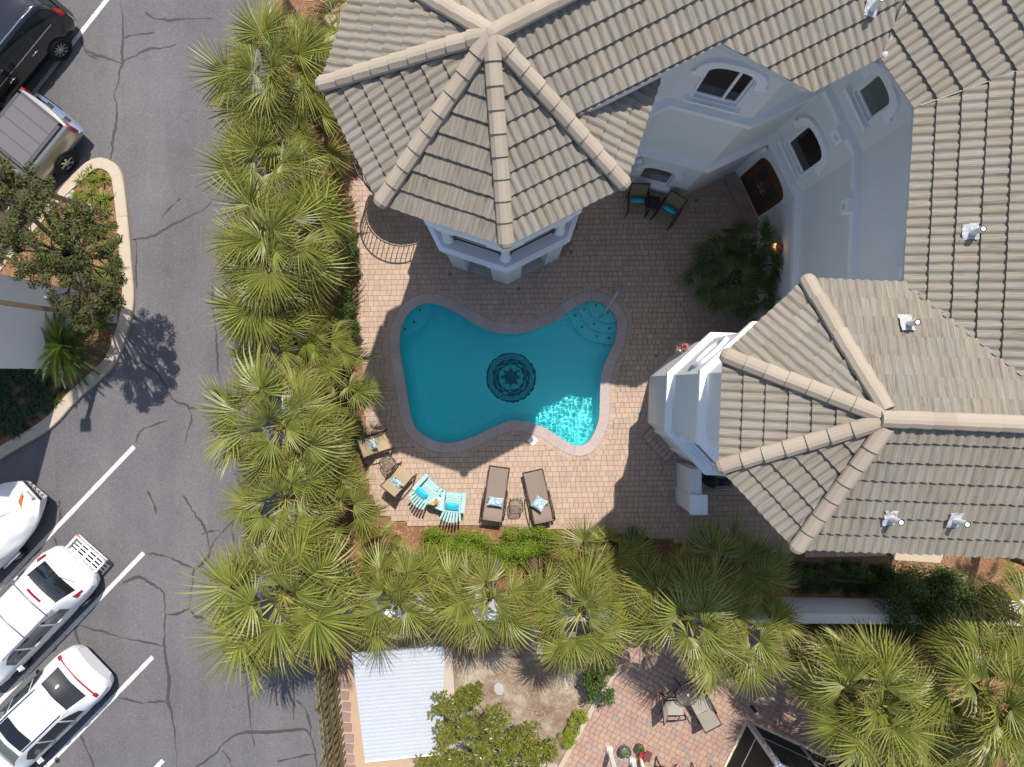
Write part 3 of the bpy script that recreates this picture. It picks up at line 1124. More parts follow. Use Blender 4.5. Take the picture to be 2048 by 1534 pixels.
for (x, y, t) in ((900, 549, 'small teal deck drain left of the gazebo piers'), (1037, 578, 'small teal deck drain just below the gazebo corner pier'),
                  (1143, 504, 'small dull deck drain right of the gazebo by its right pier'), (1312, 712, 'small gray deck drain beside the wall with the urn'),
                  (1279, 828, 'small green deck drain left of the shaded turret wall'), (1392, 402, 'small round deck drain between the brown armchair and the front door')):
    p = P(x, y)
    o = MB().box((p.x, p.y, .037), (.10, .10, .01), rz=.03).lathe([(.028, 0), (.028, .004), (0, .004)], 10, (p.x, p.y, .043)).build('deck_drain', 'teal_drain')
    tag(o, t, 'drain', 'drains set in the pool deck')

# =================================================================== LOWER PATIO
patio_px = [(1262, 1262), (1244, 1330), (1185, 1420), (1122, 1534), (1108, 1570), (1700, 1570), (1760, 1500), (1650, 1420), (1660, 1330), (1640, 1262), (1500, 1240)]
patio_poly = PX(patio_px)
patio = structure('paver_patio', MB().sheet(patio_poly, -.008), 'joint_sand')
lay_pavers(patio, patio_poly, .175, [.175, .175, .235], .006, -.007, .03, R(-28), lambda x, y: False, 'patio_paver', seed=9)
eo = MB().prism(PX([(1247, 1326), (1188, 1420), (1122, 1540), (1112, 1540), (1180, 1414), (1240, 1326)]), -.03, .045).build('edging_strip', 'concrete')
tag(eo, 'pale concrete edging strip between the sandy bed and the brick patio', 'edging')
for i, (x, y) in enumerate(((689, 1391), (693, 1413), (692, 1434), (694, 1455), (698, 1477), (698, 1497), (700, 1518), (702, 1538), (687, 1368))):
    p = P(x, y)
    o = MB().box((p.x, p.y, .0), (.29 + .02 * math.sin(i * 5), .27, .05), rz=R(-4 + 3 * math.sin(i * 2.3)), top=.97).build('stepping_stone', 'stepping_stone')
    tag(o, ('second', 'third', 'fourth', 'fifth', 'sixth', 'seventh', 'eighth', 'ninth', 'first')[i] + ' square brown stepping stone from the top of the sand path', 'stepping stone', 'stepping stones along the sand path')
p = P(998, 1378)
o = MB().lathe([(.16, -.03), (.17, .02), (.15, .04), (0, .045)], 16).build('stone', 'concrete_gray')
o.location = (p.x, p.y, 0)
o.scale = (1.0, 1.25, 1)
o.rotation_euler.z = .3
tag(o, 'oval gray stone lying in the sandy bed', 'stone')
# =================================================================== HOUSE
house = thing('house', 'three storey gray stucco house with pale tiled roofs wrapped round the pool court', 'house', (6.0, 4.0, 0))
SL = .47
CS = 1 / math.sqrt(1 + SL * SL)
ZE = 9.9
G = Vector((-.338, 5.68))                 # axis of the gazebo tower
GR = 3.09
GA = [R(-85.75 + 45 * i) for i in range(8)]
gv = lambda a, r=GR: G + Vector((math.cos(a), math.sin(a))) * r
T = Vector((6.285, -.59))                 # axis of the turret
TR = 2.593
TA = R(110.3)
tv = lambda deg, r=TR: T + Vector((math.cos(R(deg)), math.sin(R(deg)))) * r
rd = Vector((math.cos(R(26.75)), math.sin(R(26.75))))
rn = Vector((rd.y, -rd.x))
pr = lambda s, d: G + rd * s + rn * d
apo = GR * math.cos(PI / 8)
tapo = TR * math.cos(PI / 8)

TW, TE, TL = .336, .348, .42                 # tile width, plan exposure, length along the slope
_half = [(0, 0), (.018, .014), (.045, .034), (.075, .040), (.105, .034), (.132, .014), (.152, 0), (.18, 0)]
_half = [(x * .168 / .18, z * .85) for x, z in _half]
_prof = _half[:-1] + [(x + .168, z) for x, z in _half]


def tile_mesh():
    n = len(_prof)
    vs, st, fs = [], [], []
    for yy, lift in ((0.0, .052), (TL, .0)):
        for x, z in _prof:
            vs.append((x, yy, z + lift))
            st.append((x, yy, 0))
    for x, z in _prof:
        vs.append((x, .004, z - .002))
        st.append((x, 0, 0))
    for i in range(n - 1):
        fs.append((i, i + 1, n + i + 1, n + i))
        fs.append((2 * n + i, 2 * n + i + 1, i + 1, i))
    return vs, st, fs


tvs, tst, tfs = tile_mesh()
tile_me = bpy.data.meshes.new('roof_tile')
tile_me.from_pydata(tvs, [], tfs)
tile_me.materials.append(MATS['roof_tile'])
at_ = tile_me.attributes.new('st', 'FLOAT_VECTOR', 'POINT')
at_.data.foreach_set('vector', [c for p in tst for c in p])
full_tiles = []
cut_v, cut_s, cut_f = [], [], []
roof_planes = []
trng = random.Random(11)


def clip_poly(poly, a, b):
    """keep the part of poly left of the line a->b"""
    out = []
    d = (b[0] - a[0], b[1] - a[1])
    side = lambda p: d[0] * (p[1] - a[1]) - d[1] * (p[0] - a[0])
    for i in range(len(poly)):
        p, q = poly[i], poly[(i + 1) % len(poly)]
        sp, sq = side(p), side(q)
        if sp >= 0:
            out.append(p)
        if (sp >= 0) != (sq >= 0):
            t = sp / (sp - sq)
            out.append((p[0] + (q[0] - p[0]) * t, p[1] + (q[1] - p[1]) * t))
    return out


def roof_plane(P0, nang, poly, ze=ZE, origin=0.0, visible=True, eave=-.06, clip_eave=True):
    """P0 a point on the eave, nang the compass of the fall, poly convex plan outline"""
    nn = Vector((math.cos(nang), math.sin(nang)))
    up = -nn
    e = Vector((up.y, -up.x))
    P0 = Vector(P0)
    zf = lambda x, y: ze + SL * ((x - P0.x) * up.x + (y - P0.y) * up.y)
    pl = [tuple(p) for p in poly]
    if sum(pl[i - 1][0] * pl[i][1] - pl[i][0] * pl[i - 1][1] for i in range(len(pl))) < 0:
        pl = pl[::-1]
    MB().prism(pl, lambda x, y: zf(x, y) - .19, lambda x, y: zf(x, y) - .006).build('roof', 'roof_slab', house, ws=True)
    roof_planes.append((pl, zf))
    if not visible:
        return zf
    loc = [((Vector(p) - P0).dot(e), (Vector(p) - P0).dot(up)) for p in pl]
    a0, a1 = min(p[0] for p in loc), max(p[0] for p in loc)
    b0, b1 = min(p[1] for p in loc), max(p[1] for p in loc)
    nx = Vector((e.x, e.y, 0))
    ny = Vector((up.x * CS, up.y * CS, SL * CS))
    nz = nx.cross(ny)
    grow = []
    for (a, b) in loc:
        grow.append((a, b + (eave if b < .05 else 0)))
    k0 = int(math.floor(b0 / TE)) - 1
    for k_ in range(k0, int(b1 / TE) + 2):
        bb = k_ * TE + eave
        sh = (TW / 2 if k_ % 2 else 0) + origin
        i0 = int(math.floor((a0 - sh) / TW)) - 1
        for i_ in range(i0, int((a1 - sh) / TW) + 2):
            aa = i_ * TW + sh
            rect = [(aa, bb), (aa + TW, bb), (aa + TW, bb + TE), (aa, bb + TE)]
            ctr = (aa + TW / 2, bb + TE / 2)
            q = rect
            for j in range(len(grow)):
                q = clip_poly(q, grow[j], grow[(j + 1) % len(grow)])
                if len(q) < 3:
                    break
            if len(q) < 3:
                continue
            ar = abs(sum(q[j - 1][0] * q[j][1] - q[j][0] * q[j - 1][1] for j in range(len(q)))) / 2
            if ar < .004:
                continue
            o3 = Vector((P0.x, P0.y, ze)) + nx * aa + ny * (bb / CS) + nz * .004
            if not in_frame(o3.x, o3.y, o3.z, 60):
                continue
            jit = trng.uniform(-.006, .006)
            M4 = Matrix(((nx.x, ny.x, nz.x, o3.x + ny.x * jit), (nx.y, ny.y, nz.y, o3.y + ny.y * jit), (nx.z, ny.z, nz.z, o3.z + trng.uniform(0, .006)), (0, 0, 0, 1)))
            if ar > .97 * TW * TE:
                full_tiles.append(M4)
                continue
            bm = bmesh.new()
            lay = bm.verts.layers.float_vector.new('st')
            bv = []
            for p, s in zip(tvs, tst):
                v = bm.verts.new(p)
                v[lay] = s
                bv.append(v)
            for f in tfs:
                bm.faces.new([bv[i] for i in f])
            for j in range(len(grow)):
                A, B = grow[j], grow[(j + 1) % len(grow)]
                if A[1] < .06 and B[1] < .06 and abs(A[1] - B[1]) < .02:
                    continue
                d = Vector((B[0] - A[0], (B[1] - A[1]) / CS, 0))
                if d.length < 1e-4:
                    continue
                nrm = Vector((d.y, -d.x, 0)).normalized()       # outward for ccw
                bmesh.ops.bisect_plane(bm, geom=bm.verts[:] + bm.edges[:] + bm.faces[:], dist=1e-5,
                                       plane_co=(A[0] - aa, (A[1] - bb) / CS, 0), plane_no=nrm, clear_outer=True)
            if bm.faces:
                n0 = len(cut_v)
                bm.verts.index_update()
                for v in bm.verts:
                    cut_v.append(tuple(M4 @ v.co))
                    cut_s.append(tuple(v[lay]))
                for f in bm.faces:
                    cut_f.append(tuple(n0 + v.index for v in f.verts))
            bm.free()
    return zf


oct_p = [gv(a) for a in GA]      # S, SE, E, NE, N, NW, W, SW
apexG = G
S_, SE_, E_, NE_, N_, NW_, W_, SW_ = oct_p
roof_plane(SW_, R(206.75), [W_, SW_, apexG])
roof_plane(S_, R(251.75), [SW_, S_, apexG])
HP = G.lerp(SE_, 1.571 / apo)
roof_plane(S_, R(296.75), [S_, SE_, apexG])
roof_plane(E_, R(341.75), [SE_, E_, pr(1.9, .3), HP])
roof_plane(W_, R(161.75), [NW_, W_, apexG])
# main wing, court side
AA = pr(3.65, 1.571)
BB = pr(5.04, apo)
VV = Vector((6.803, 5.998))
zM1 = roof_plane(S_, R(296.75), [apexG, HP, AA, pr(3.65, 0)])
V12d = Vector((.257, .966))
V12e = VV + V12d * 3.0
VVx = pr((VV - G).dot(rd), apo)
roof_plane(S_, R(296.75), [pr(3.65, 0), AA, BB, VVx, pr((V12e - G).dot(rd), 0)])
# main wing, far side, and the far roofs beyond
roof_plane(N_, R(116.75), [apexG, pr(9.5, 0), pr(9.5, -apo), N_, NW_])
WW = Vector((7.426, 5.054))
upM2 = Vector((.834, .552))
V23d = Vector((.965, .264))
roof_plane(VV, math.atan2(-upM2.y, -upM2.x), [VV, WW, WW + V23d * 3.6, V12e + Vector((.6, .3)), V12e])
X3 = Vector((7.24, 1.80))
upM3 = Vector((.9988, -.049))
roof_plane(X3, math.atan2(-upM3.y, -upM3.x), [WW, X3, X3 + Vector((.96, -1.048)) * 2.35, WW + V23d * 3.6])
# turret
a110, a155, a200, a245 = tv(110.3), tv(155.3), tv(200.3), tv(245.3)
tdir = Vector((math.cos(R(-2.2)), math.sin(R(-2.2))))
tap = T
roof_plane(a155, R(132.8), [a110, a155, tap])
roof_plane(a155, R(177.8), [a155, a200, tap])
roof_plane(a200, R(222.8), [a200, a245, tap])
roof_plane(a245, R(267.8), [a245, a245 + tdir * 8.8, tap + tdir * 7.7, tap])
roof_plane(a110, R(87.8), [a110, tap, tap + tdir * 3.05, X3 + Vector((.96, -1.048)) * 2.34, X3])
# unseen slopes beyond the frame close the roofs
roof_plane((13.4, 0), 0.0, [(10.2, -.2), (13.4, -2.2), (13.4, 12), (10.2, 12)], ZE - .2, visible=False)
rz = ZE + SL * apo

# nearest full tiles become objects, the others one mesh


def img_r(M4):
    p = M4 @ Vector((.18, .2, 0))
    u = (H - p.z) / F
    return math.hypot(p.x / u, p.y / u) + (0 if in_frame(p.x, p.y, p.z, -15) else 5000)


full_tiles.sort(key=img_r)
hinv = house.matrix_basis.inverted()
for M4 in full_tiles[:300]:
    o = link('roof_tile', tile_me, house)
    o.matrix_parent_inverse = hinv
    o.matrix_basis = M4
for M4 in full_tiles[300:]:
    n0 = len(cut_v)
    cut_v.extend([tuple(M4 @ Vector(p)) for p in tvs])
    cut_s.extend(tst)
    cut_f.extend([tuple(i + n0 for i in f) for f in tfs])
me = bpy.data.meshes.new('roof_tiles')
me.from_pydata(cut_v, [], cut_f)
me.materials.append(MATS['roof_tile'])
at_ = me.attributes.new('st', 'FLOAT_VECTOR', 'POINT')
at_.data.foreach_set('vector', [c for p in cut_s for c in p])
o = link('roof_tiles', me, house, True)
o['kind'] = 'stuff'

# hip and ridge caps
capP = [(-.155, -.02), (-.14, .03), (-.068, .095), (.0, .105), (.068, .095), (.14, .03), (.155, -.02)]


def cap_mesh(round_end=False):
    m = MB()
    n = len(capP)
    vs, fs = [], []
    secs = ([(-.10, .55, .02), (-.07, .80, .03), (0, 1.0, .034)] if round_end else [(0, 1.0, .034)]) + [(.44, .93, .0)]
    for (y, s, l) in secs:
        for x, z in capP:
            vs.append((x * s, y, z * (s if y < 0 else 1) + l))
    for r_ in range(len(secs) - 1):
        for i in range(n - 1):
            fs.append((r_ * n + i, r_ * n + i + 1, (r_ + 1) * n + i + 1, (r_ + 1) * n + i))
    fs.append(tuple(range(n))[::-1])
    fs.append(tuple((len(secs) - 1) * n + i for i in range(n)))
    m.add(vs, fs)
    return m.mesh('ridge_cap', 'ridge_cap')


cap_me, cap_end_me = cap_mesh(), cap_mesh(True)


def caps(lo, hi, z_lo, z_hi, end=True, trim=.0, spacing=.375):
    lo3, hi3 = Vector((lo[0], lo[1], z_lo)), Vector((hi[0], hi[1], z_hi))
    d = (hi3 - lo3)
    L = d.length - trim - .16
    y = d.normalized()
    x = y.cross(Vector((0, 0, 1))).normalized()
    z = x.cross(y)
    s = .0
    first = end
    while s < L - .05:
        o3 = lo3 + y * s + z * .085
        if in_frame(o3.x, o3.y, o3.z, 70):
            M4 = Matrix(((x.x, y.x, z.x, o3.x), (x.y, y.y, z.y, o3.y), (x.z, y.z, z.z, o3.z), (0, 0, 0, 1)))
            M4 = M4 @ Matrix.Rotation(trng.uniform(-.02, .02), 4, 'Z')
            o = link('ridge_cap', cap_end_me if first else cap_me, house)
            o.matrix_parent_inverse = hinv
            o.matrix_basis = M4
        first = False
        s += spacing


zaG = ZE + SL * apo
zaT = ZE + SL * tapo
for v in (NW_, W_, SW_, S_, SE_):
    caps(v, G, ZE, zaG)
caps(pr(9, 0), G, zaG, zaG, end=False)
for v in (a110, a155, a200, a245):
    caps(v, T, ZE, zaT)
caps(T + tdir * 7, T, zaT, zaT, end=False)


def z_on_roof(x, y):
    best = None
    for pl, zf in roof_planes:
        if inside((x, y), pl):
            z = zf(x, y)
            best = z if best is None else max(best, z)
    return best if best is not None else ZE


# valley flashings
def flashing_line(a, b, w=.05):
    za, zb = z_on_roof(*(a + (b - a) * .03)), z_on_roof(*(a + (b - a) * .97))
    MB().beam((a.x, a.y, za + .03), (b.x, b.y, zb + .035), w, .02).build('valley_flashing', 'concrete_gray', house, ws=True)


flashing_line(VV, V12e, .03)
flashing_line(WW, WW + V23d * 3.5, .012)
flashing_line(X3, X3 + Vector((.96, -1.048)) * 2.3, .01)
MB().lathe([(.07, -.02), (.06, .02), (.02, .04), (0, .04)], 7, (VV.x, VV.y, ZE + .05)).build('valley_boot', 'flashing', house, ws=True)

# vent pipes with crumpled metal flashing
for (x, y, z) in ((1742, 14, 10.7), (1940, 463, 10.6), (1812, 645, 10.4), (1780, 1036, 10.2), (1909, 1040, 10.2)):
    for _ in range(3):
        p = P(x, y, z)
        z = z_on_roof(p.x, p.y) + .085
    p = P(x, y, z)
    rg = random.Random(int(x))
    vp = MB().tube([(p.x + .03, p.y - .02, z - .1), (p.x + .03, p.y - .02, z + .30)], .055, 14, cap=False)
    vp.lathe([(.055, .30), (.04, .30), (.04, .1)], 14, (p.x + .03, p.y - .02, z))
    vo_ = vp.build('vent_pipe', 'pipe_white', house, ws=True, smooth=False)
    nrm = 7
    vs, fs = [], []
    eps = .1
    gx = (z_on_roof(p.x + eps, p.y) - z_on_roof(p.x - eps, p.y)) / (2 * eps)
    gy = (z_on_roof(p.x, p.y + eps) - z_on_roof(p.x, p.y - eps)) / (2 * eps)
    for i in range(nrm):
        for j in range(nrm):
            u_, v_ = (i / (nrm - 1) - .5) * .22, (j / (nrm - 1) - .5) * .29
            vs.append((p.x + u_ + rg.uniform(-.012, .012), p.y + v_ + rg.uniform(-.012, .012), z + .015 + gx * u_ + gy * v_ + rg.uniform(-.012, .022)))
    for i in range(nrm - 1):
        for j in range(nrm - 1):
            fs.append((i * nrm + j, (i + 1) * nrm + j, (i + 1) * nrm + j + 1, i * nrm + j + 1))
    MB().add(vs, fs).build('flashing', 'flashing', vo_, ws=True)

# ------------------------------------------------------------------- walls of the court
Bl, Br, P1, P2_, P3 = Vector((3.61, 6.58)), Vector((5.51, 6.088)), Vector((7.29, 6.95)), Vector((8.06, 5.32)), Vector((7.92, 1.18))
tw = lambda deg: tv(deg, 1.97)
path = [pr(1.3, .97), Bl, Br, P1, P2_, P3, tw(110.3), tw(155.3), tw(200.3), tw(245.3), tw(245.3) + tdir * 7.9]
path = [tuple(p) for p in path]


class Wall:
    def __init__(self, a, b):
        self.a, self.b = Vector(a), Vector(b)
        self.d = (self.b - self.a)
        self.L = self.d.length
        self.d.normalize()
        self.n = Vector((self.d.y, -self.d.x))
        self.M = Matrix(((self.d.x, self.n.x, 0, self.a.x), (self.d.y, self.n.y, 0, self.a.y), (0, 0, 1, 0), (0, 0, 0, 1)))

    def build(self, z0, z1, holes=(), thick=.22, name='wall', m='stucco', s0=0.0, s1=None):
        s1 = self.L if s1 is None else s1
        mb = MB()
        mb.prism([(s0, z0), (s1, z0), (s1, z1), (s0, z1)], -thick, 0.0, [list(h)[::-1] for h in holes])
        mb.v = [(x, z, y) for x, y, z in mb.v]
        mb.v = [tuple(self.M @ Vector(p)) for p in mb.v]
        return mb.build(name, m, house, ws=True)

    def at(self, s, dep, z):
        return self.M @ Vector((s, dep, z))


def slab_from(loop, d0, d1, wall, holes=()):
    """extrude a loop drawn in (s, z) from depth d0 to d1 of a wall"""
    mb = MB()
    mb.prism(loop, d0, d1, holes)
    mb.v = [tuple(wall.M @ Vector((x, z, y))) for x, y, z in mb.v]
    return mb


def arch_loop(s, z, w, h, r, grow=0.0, n=9, low=True):
    """window outline: flat sill, straight jambs, eased arch"""
    W2 = w / 2 + grow
    pts = []
    if low:
        pts += [(s - W2, z - grow), (s + W2, z - grow)]
    rr = r + grow
    for i in range(n + 1):
        t = PI * i / n
        cx, sx = math.cos(t), math.sin(t)
        pts.append((s + W2 * math.copysign(abs(cx) ** .72, cx), z + h - r + rr * sx ** .8))
    return pts


def window(wall, s, z, w, h, r, pane_mat='window_glass', dep=.11, hood=True, sill=True, mull=None):
    loop = arch_loop(s, z, w, h, r)
    out = arch_loop(s, z, w, h, r, .03)
    inn = arch_loop(s, z, w, h, r, -.05)
    win = slab_from(out, -.10, .035, wall, [loop[::-1]]).build('window', 'trim_white', house, ws=True)
    slab_from(arch_loop(s, z, w, h, r, .008), -.12, -.06, wall, [inn[::-1]]).build('window_frame', 'trim_white', win, ws=True)
    slab_from(inn, -dep, -dep + .015, wall).build('pane', pane_mat, win, ws=True)
    if mull is not None:
        slab_from([(s + mull - .03, z + .04), (s + mull + .03, z + .04), (s + mull + .03, z + h - .06), (s + mull - .03, z + h - .06)], -dep + .016, -.05, wall).build('mullion', 'trim_white', win, ws=True)
    if sill:
        slab_from([(s - w / 2 - .14, z - .14), (s + w / 2 + .14, z - .14), (s + w / 2 + .14, z - .031), (s - w / 2 - .14, z - .031)], -.02, .13, wall).build('sill', 'trim_white', win, ws=True)
    if hood:
        oo = arch_loop(s, z, w, h, r, .24, 12, low=False)
        ii = arch_loop(s, z, w, h, r, .032, 12, low=False)
        band = oo + ii[::-1]
        slab_from(band, -.02, .10, wall).build('arch_hood', 'trim_white', win, ws=True)
        zs = z + h - r
        for sg in (-1, 1):
            x0, x1 = sorted((s + sg * (w / 2 + .034), s + sg * (w / 2 + .30)))
            slab_from([(x0, zs - .16), (x1, zs - .16), (x1, zs - .002), (x0, zs - .002)], -.02, .075, wall).build('hood_foot', 'trim_white', win, ws=True)
            slab_from([(x0, zs - .21), (x1 - (.05 if sg > 0 else 0), zs - .21), (x1 - (.05 if sg > 0 else 0), zs - .162), (x0, zs - .162)], -.02, .05, wall).build('hood_foot', 'trim_white', win, ws=True)
    return arch_loop(s, z, w, h, r, .018)


walls = [Wall(path[i], path[i + 1]) for i in range(len(path) - 1)]
wWing, wBay, wMain, wDoor, wCourt, wNorth, wNW, wW, wSW, wS = walls
ZT = 9.98
holes = {i: [] for i in range(10)}
b_s = wBay.L * .48
holes[1].append(window(wBay, b_s, 7.1, 1.0, 1.6, .42, mull=.17))
holes[1].append(window(wBay, wBay.L * .43, .75, .95, 1.55, .40, 'window_glass_green'))
holes[3].append(window(wDoor, .92, 3.78, .98, 1.6, .55))
holes[3].append(window(wDoor, .94, 7.38, .72, 1.08, .32, 'window_glass_green'))
door_c = .98
dloop = arch_loop(door_c, .14, 1.42, 2.4, .55)
holes[3].append(dloop)
holes[4].append([(3.05, .02), (3.95, .02), (3.95, 2.15), (3.05, 2.15)])
holes[8].append(window(wSW, wSW.L * .5, 4.2, .9, 1.3, .02, hood=False))
holes[4].append(window(wCourt, 3.62, 7.6, .72, 1.35, .30, 'window_glass_green'))
for i, w_ in enumerate(walls):
    zt = 10.45 if i == 0 else ZT
    w_.build(0 if i else 2.0, zt, holes[i])
# the raking gable above the bay under the high eave
# cornice bands
for z0 in (3.22, 6.52):
    outer = offset_open(path, .17)
    inner = offset_open(path, -.05)
    MB().prism(outer + inner[::-1], z0, z0 + .17).build('cornice', 'trim_white', house, ws=True)
    outer = offset_open(path, .09)
    MB().prism(outer + inner[::-1], z0 - .09, z0 - .002).build('cornice', 'trim_white', house, ws=True)
Wall((13.36, -2.66), (13.36, 12)).build(0, ZT)
# hairline control joints in the stucco
for (w_, s, z0, z1) in ((wDoor, .35, 6.72, 7.4), (wDoor, 1.5, 6.72, 7.4), (wDoor, .35, 3.42, 3.62), (wDoor, 1.5, 3.42, 3.62), (wBay, .45, 6.72, 6.94), (wBay, 1.4, 6.72, 6.94)):
    slab_from([(s, z0), (s + .008, z0), (s + .008, z1), (s, z1)], .0005, .003, w_).build('control_joint', 'soffit', house, ws=True)
# scupper boxes on the upper cornice
for (w_, s) in ((wDoor, 1.22), (wCourt, 1.22)):
    slab_from([(s - .16, 6.36), (s + .16, 6.36), (s + .16, 6.68), (s - .16, 6.68)], .10, .30, w_).build('scupper', 'trim_white', house, ws=True)
    slab_from([(s - .07, 6.46), (s + .07, 6.46), (s + .07, 6.58), (s - .07, 6.58)], .301, .31, w_).build('scupper_lip', 'soffit', house, ws=True)

# front door with two leaves
dr = slab_from(arch_loop(door_c, .14, 1.42, 2.4, .55, .02), -.12, -.02, wDoor, [arch_loop(door_c, .14, 1.42, 2.4, .55, -.09)[::-1]]).build('front_door', 'door_wood', house, ws=True)
slab_from(arch_loop(door_c, .14, 1.42, 2.4, .55, -.092), -.12, -.08, wDoor).build('door_leaf', 'door_wood', dr, ws=True)
for sg in (-1, 1):
    cx = door_c + sg * .31
    for z0, z1 in ((.34, 1.05), (1.16, 1.95)):
        slab_from([(cx - .19, z0), (cx + .19, z0), (cx + .19, z1), (cx - .19, z1)], -.079, -.070, wDoor).build('door_panel', 'door_glass', dr, ws=True)
    p = wDoor.at(door_c + sg * .06, -.03, 1.08)
    h_ = MB()
    h_.beam(wDoor.at(door_c + sg * .06, -.08, 1.08), wDoor.at(door_c + sg * .06, -.02, 1.08), .03, .03)
    h_.beam(wDoor.at(door_c + sg * .05, -.02, 1.08), wDoor.at(door_c + sg * .19, -.02, 1.08), .025, .03)
    h_.build('handle', 'chrome', dr, ws=True)
slab_from([(door_c - .012, .16), (door_c + .012, .16), (door_c + .012, 2.5), (door_c - .012, 2.5)], -.079, -.065, wDoor).build('astragal', 'door_wood', dr, ws=True)
slab_from([(door_c - .84, .10), (door_c + .84, .10), (door_c + .84, .139), (door_c - .84, .139)], -.12, .07, wDoor).build('threshold', 'concrete_gray', dr, ws=True)
# brick step before the front door, brick by brick
stp = MB().prism([tuple(wDoor.M @ Vector((door_c - .9, .0, 0)))[:2], tuple(wDoor.M @ Vector((door_c + .86, .0, 0)))[:2],
                  tuple(wDoor.M @ Vector((door_c + .86, .42, 0)))[:2], tuple(wDoor.M @ Vector((door_c - .9, .42, 0)))[:2]], .0, .11).build('door_step', 'joint_sand', house, ws=True)
for i in range(2):
    for j in range(11):
        c = wDoor.at(door_c - .9 + .08 + j * .16, .11 + i * .2, .128)
        bk = MB().box((0, 0, 0), (.152, .192, .03), top=.95)
        bk.v = [tuple(Matrix.Translation(c) @ Matrix.Rotation(math.atan2(wDoor.d.y, wDoor.d.x), 4, 'Z') @ Vector(p)) for p in bk.v]
        bk.build('brick', 'deck_paver', stp, ws=True)
# white side door at the end of the court wall
wd = slab_from([(3.05, .02), (3.95, .02), (3.95, 2.15), (3.05, 2.15)], -.12, .03, wCourt, [[(3.13, .02), (3.13, 2.07), (3.87, 2.07), (3.87, .02)]]).build('side_door', 'trim_white', house, ws=True)
slab_from([(3.13, .02), (3.87, .02), (3.87, 2.07), (3.13, 2.07)], -.11, -.06, wCourt).build('door_leaf', 'trim_white', wd, ws=True)
for z0, z1 in ((.2, .95), (1.1, 1.9)):
    slab_from([(3.22, z0), (3.78, z0), (3.78, z1), (3.22, z1)], -.059, -.05, wCourt).build('door_panel', 'soffit', wd, ws=True)
MB().beam(wCourt.at(3.2, -.06, 1.05), wCourt.at(3.2, .0, 1.05), .03, .03).beam(wCourt.at(3.2, .0, 1.05), wCourt.at(3.34, .0, 1.05), .022, .022).build('handle', 'dark_iron', wd, ws=True)
slab_from([(2.9, 2.2), (4.05, 2.2), (4.05, 2.42), (2.9, 2.42)], -.02, .16, wCourt).build('door_head', 'trim_white', house, ws=True)

# oval niche on the lit turret wall
def oval(s, z, a, b, n=28):
    return [(s + a * math.cos(2 * PI * i / n), z + b * math.sin(2 * PI * i / n)) for i in range(n)]


sN = wNW.L * .46
ov = slab_from(oval(sN, 4.95, .56, .50), -.02, .09, wNW, [oval(sN, 4.95, .42, .36)[::-1]]).build('oval_surround', 'trim_white', house, ws=True)
slab_from(oval(sN, 4.95, .42, .36), -.02, .012, wNW).build('oval_panel', 'stucco', ov, ws=True)
# shaded south-west face: door surround and shutters, with a step below
sd = slab_from([(.32, .05), (1.2, .05), (1.2, 2.1), (.32, 2.1)], -.02, .06, wSW, [[(.42, .05), (.42, 2.0), (1.1, 2.0), (1.1, .05)]]).build('side_door', 'trim_white', house, ws=True)
slab_from([(.42, .05), (1.1, .05), (1.1, 2.0), (.42, 2.0)], -.02, .02, wSW).build('door_leaf', 'stucco', sd, ws=True)
s2 = MB().prism([tuple(wSW.M @ Vector(q))[:2] for q in ((.2, .02, 0), (1.32, .02, 0), (1.32, .46, 0), (.2, .46, 0))], .0, .12).build('door_step', 'joint_sand', house, ws=True)
for i in range(2):
    for j in range(7):
        c = wSW.at(.28 + j * .16, .13 + i * .22, .135)
        bk = MB().box((0, 0, 0), (.152, .21, .03), top=.95)
        bk.v = [tuple(Matrix.Translation(c) @ Matrix.Rotation(math.atan2(wSW.d.y, wSW.d.x), 4, 'Z') @ Vector(p)) for p in bk.v]
        bk.build('brick', 'deck_paver', s2, ws=True)
# short column by the bay, under the wing eave
p = P(1309, 192, 6.7)
MB().lathe([(.17, 0), (.17, .08), (.12, .14), (.115, 3.4), (.16, 3.5)], 18, (p.x, p.y, 6.7)).build('column', 'trim_white', house, ws=True, smooth=True)
# wall top behind the wing and plain core that closes the house
MB().prism([tuple(pr(1.3, .9)), (3.7, 6.75), (5.55, 6.3), (7.3, 7.2), (8.3, 5.4), (8.2, 1.0), (5.75, .95), (4.75, .15), (4.7, -1.15), (5.65, -2.1), (13.3, -2.5), (13.3, 12), (-1, 12)], 9.2, 9.45).build('ceiling', 'soffit', house, ws=True)
MB().prism([tuple(pr(1.3, .7)), (3.75, 7.2), (5.55, 6.75), (7.4, 7.5), (8.75, 5.5), (8.65, .6), (6.0, .5), (5.2, 0), (5.2, -1), (5.9, -1.7), (13.3, -2.3), (13.3, 12), (-1, 12)], 6.2, 6.5).build('floor', 'soffit', house, ws=True)
MB().prism([tuple(pr(1.3, .7)), (3.75, 7.2), (5.55, 6.75), (7.4, 7.5), (8.75, 5.5), (8.65, .6), (6.0, .5), (5.2, 0), (5.2, -1), (5.9, -1.7), (13.3, -2.3), (13.3, 12), (-1, 12)], 3.0, 3.2).build('floor', 'soffit', house, ws=True)

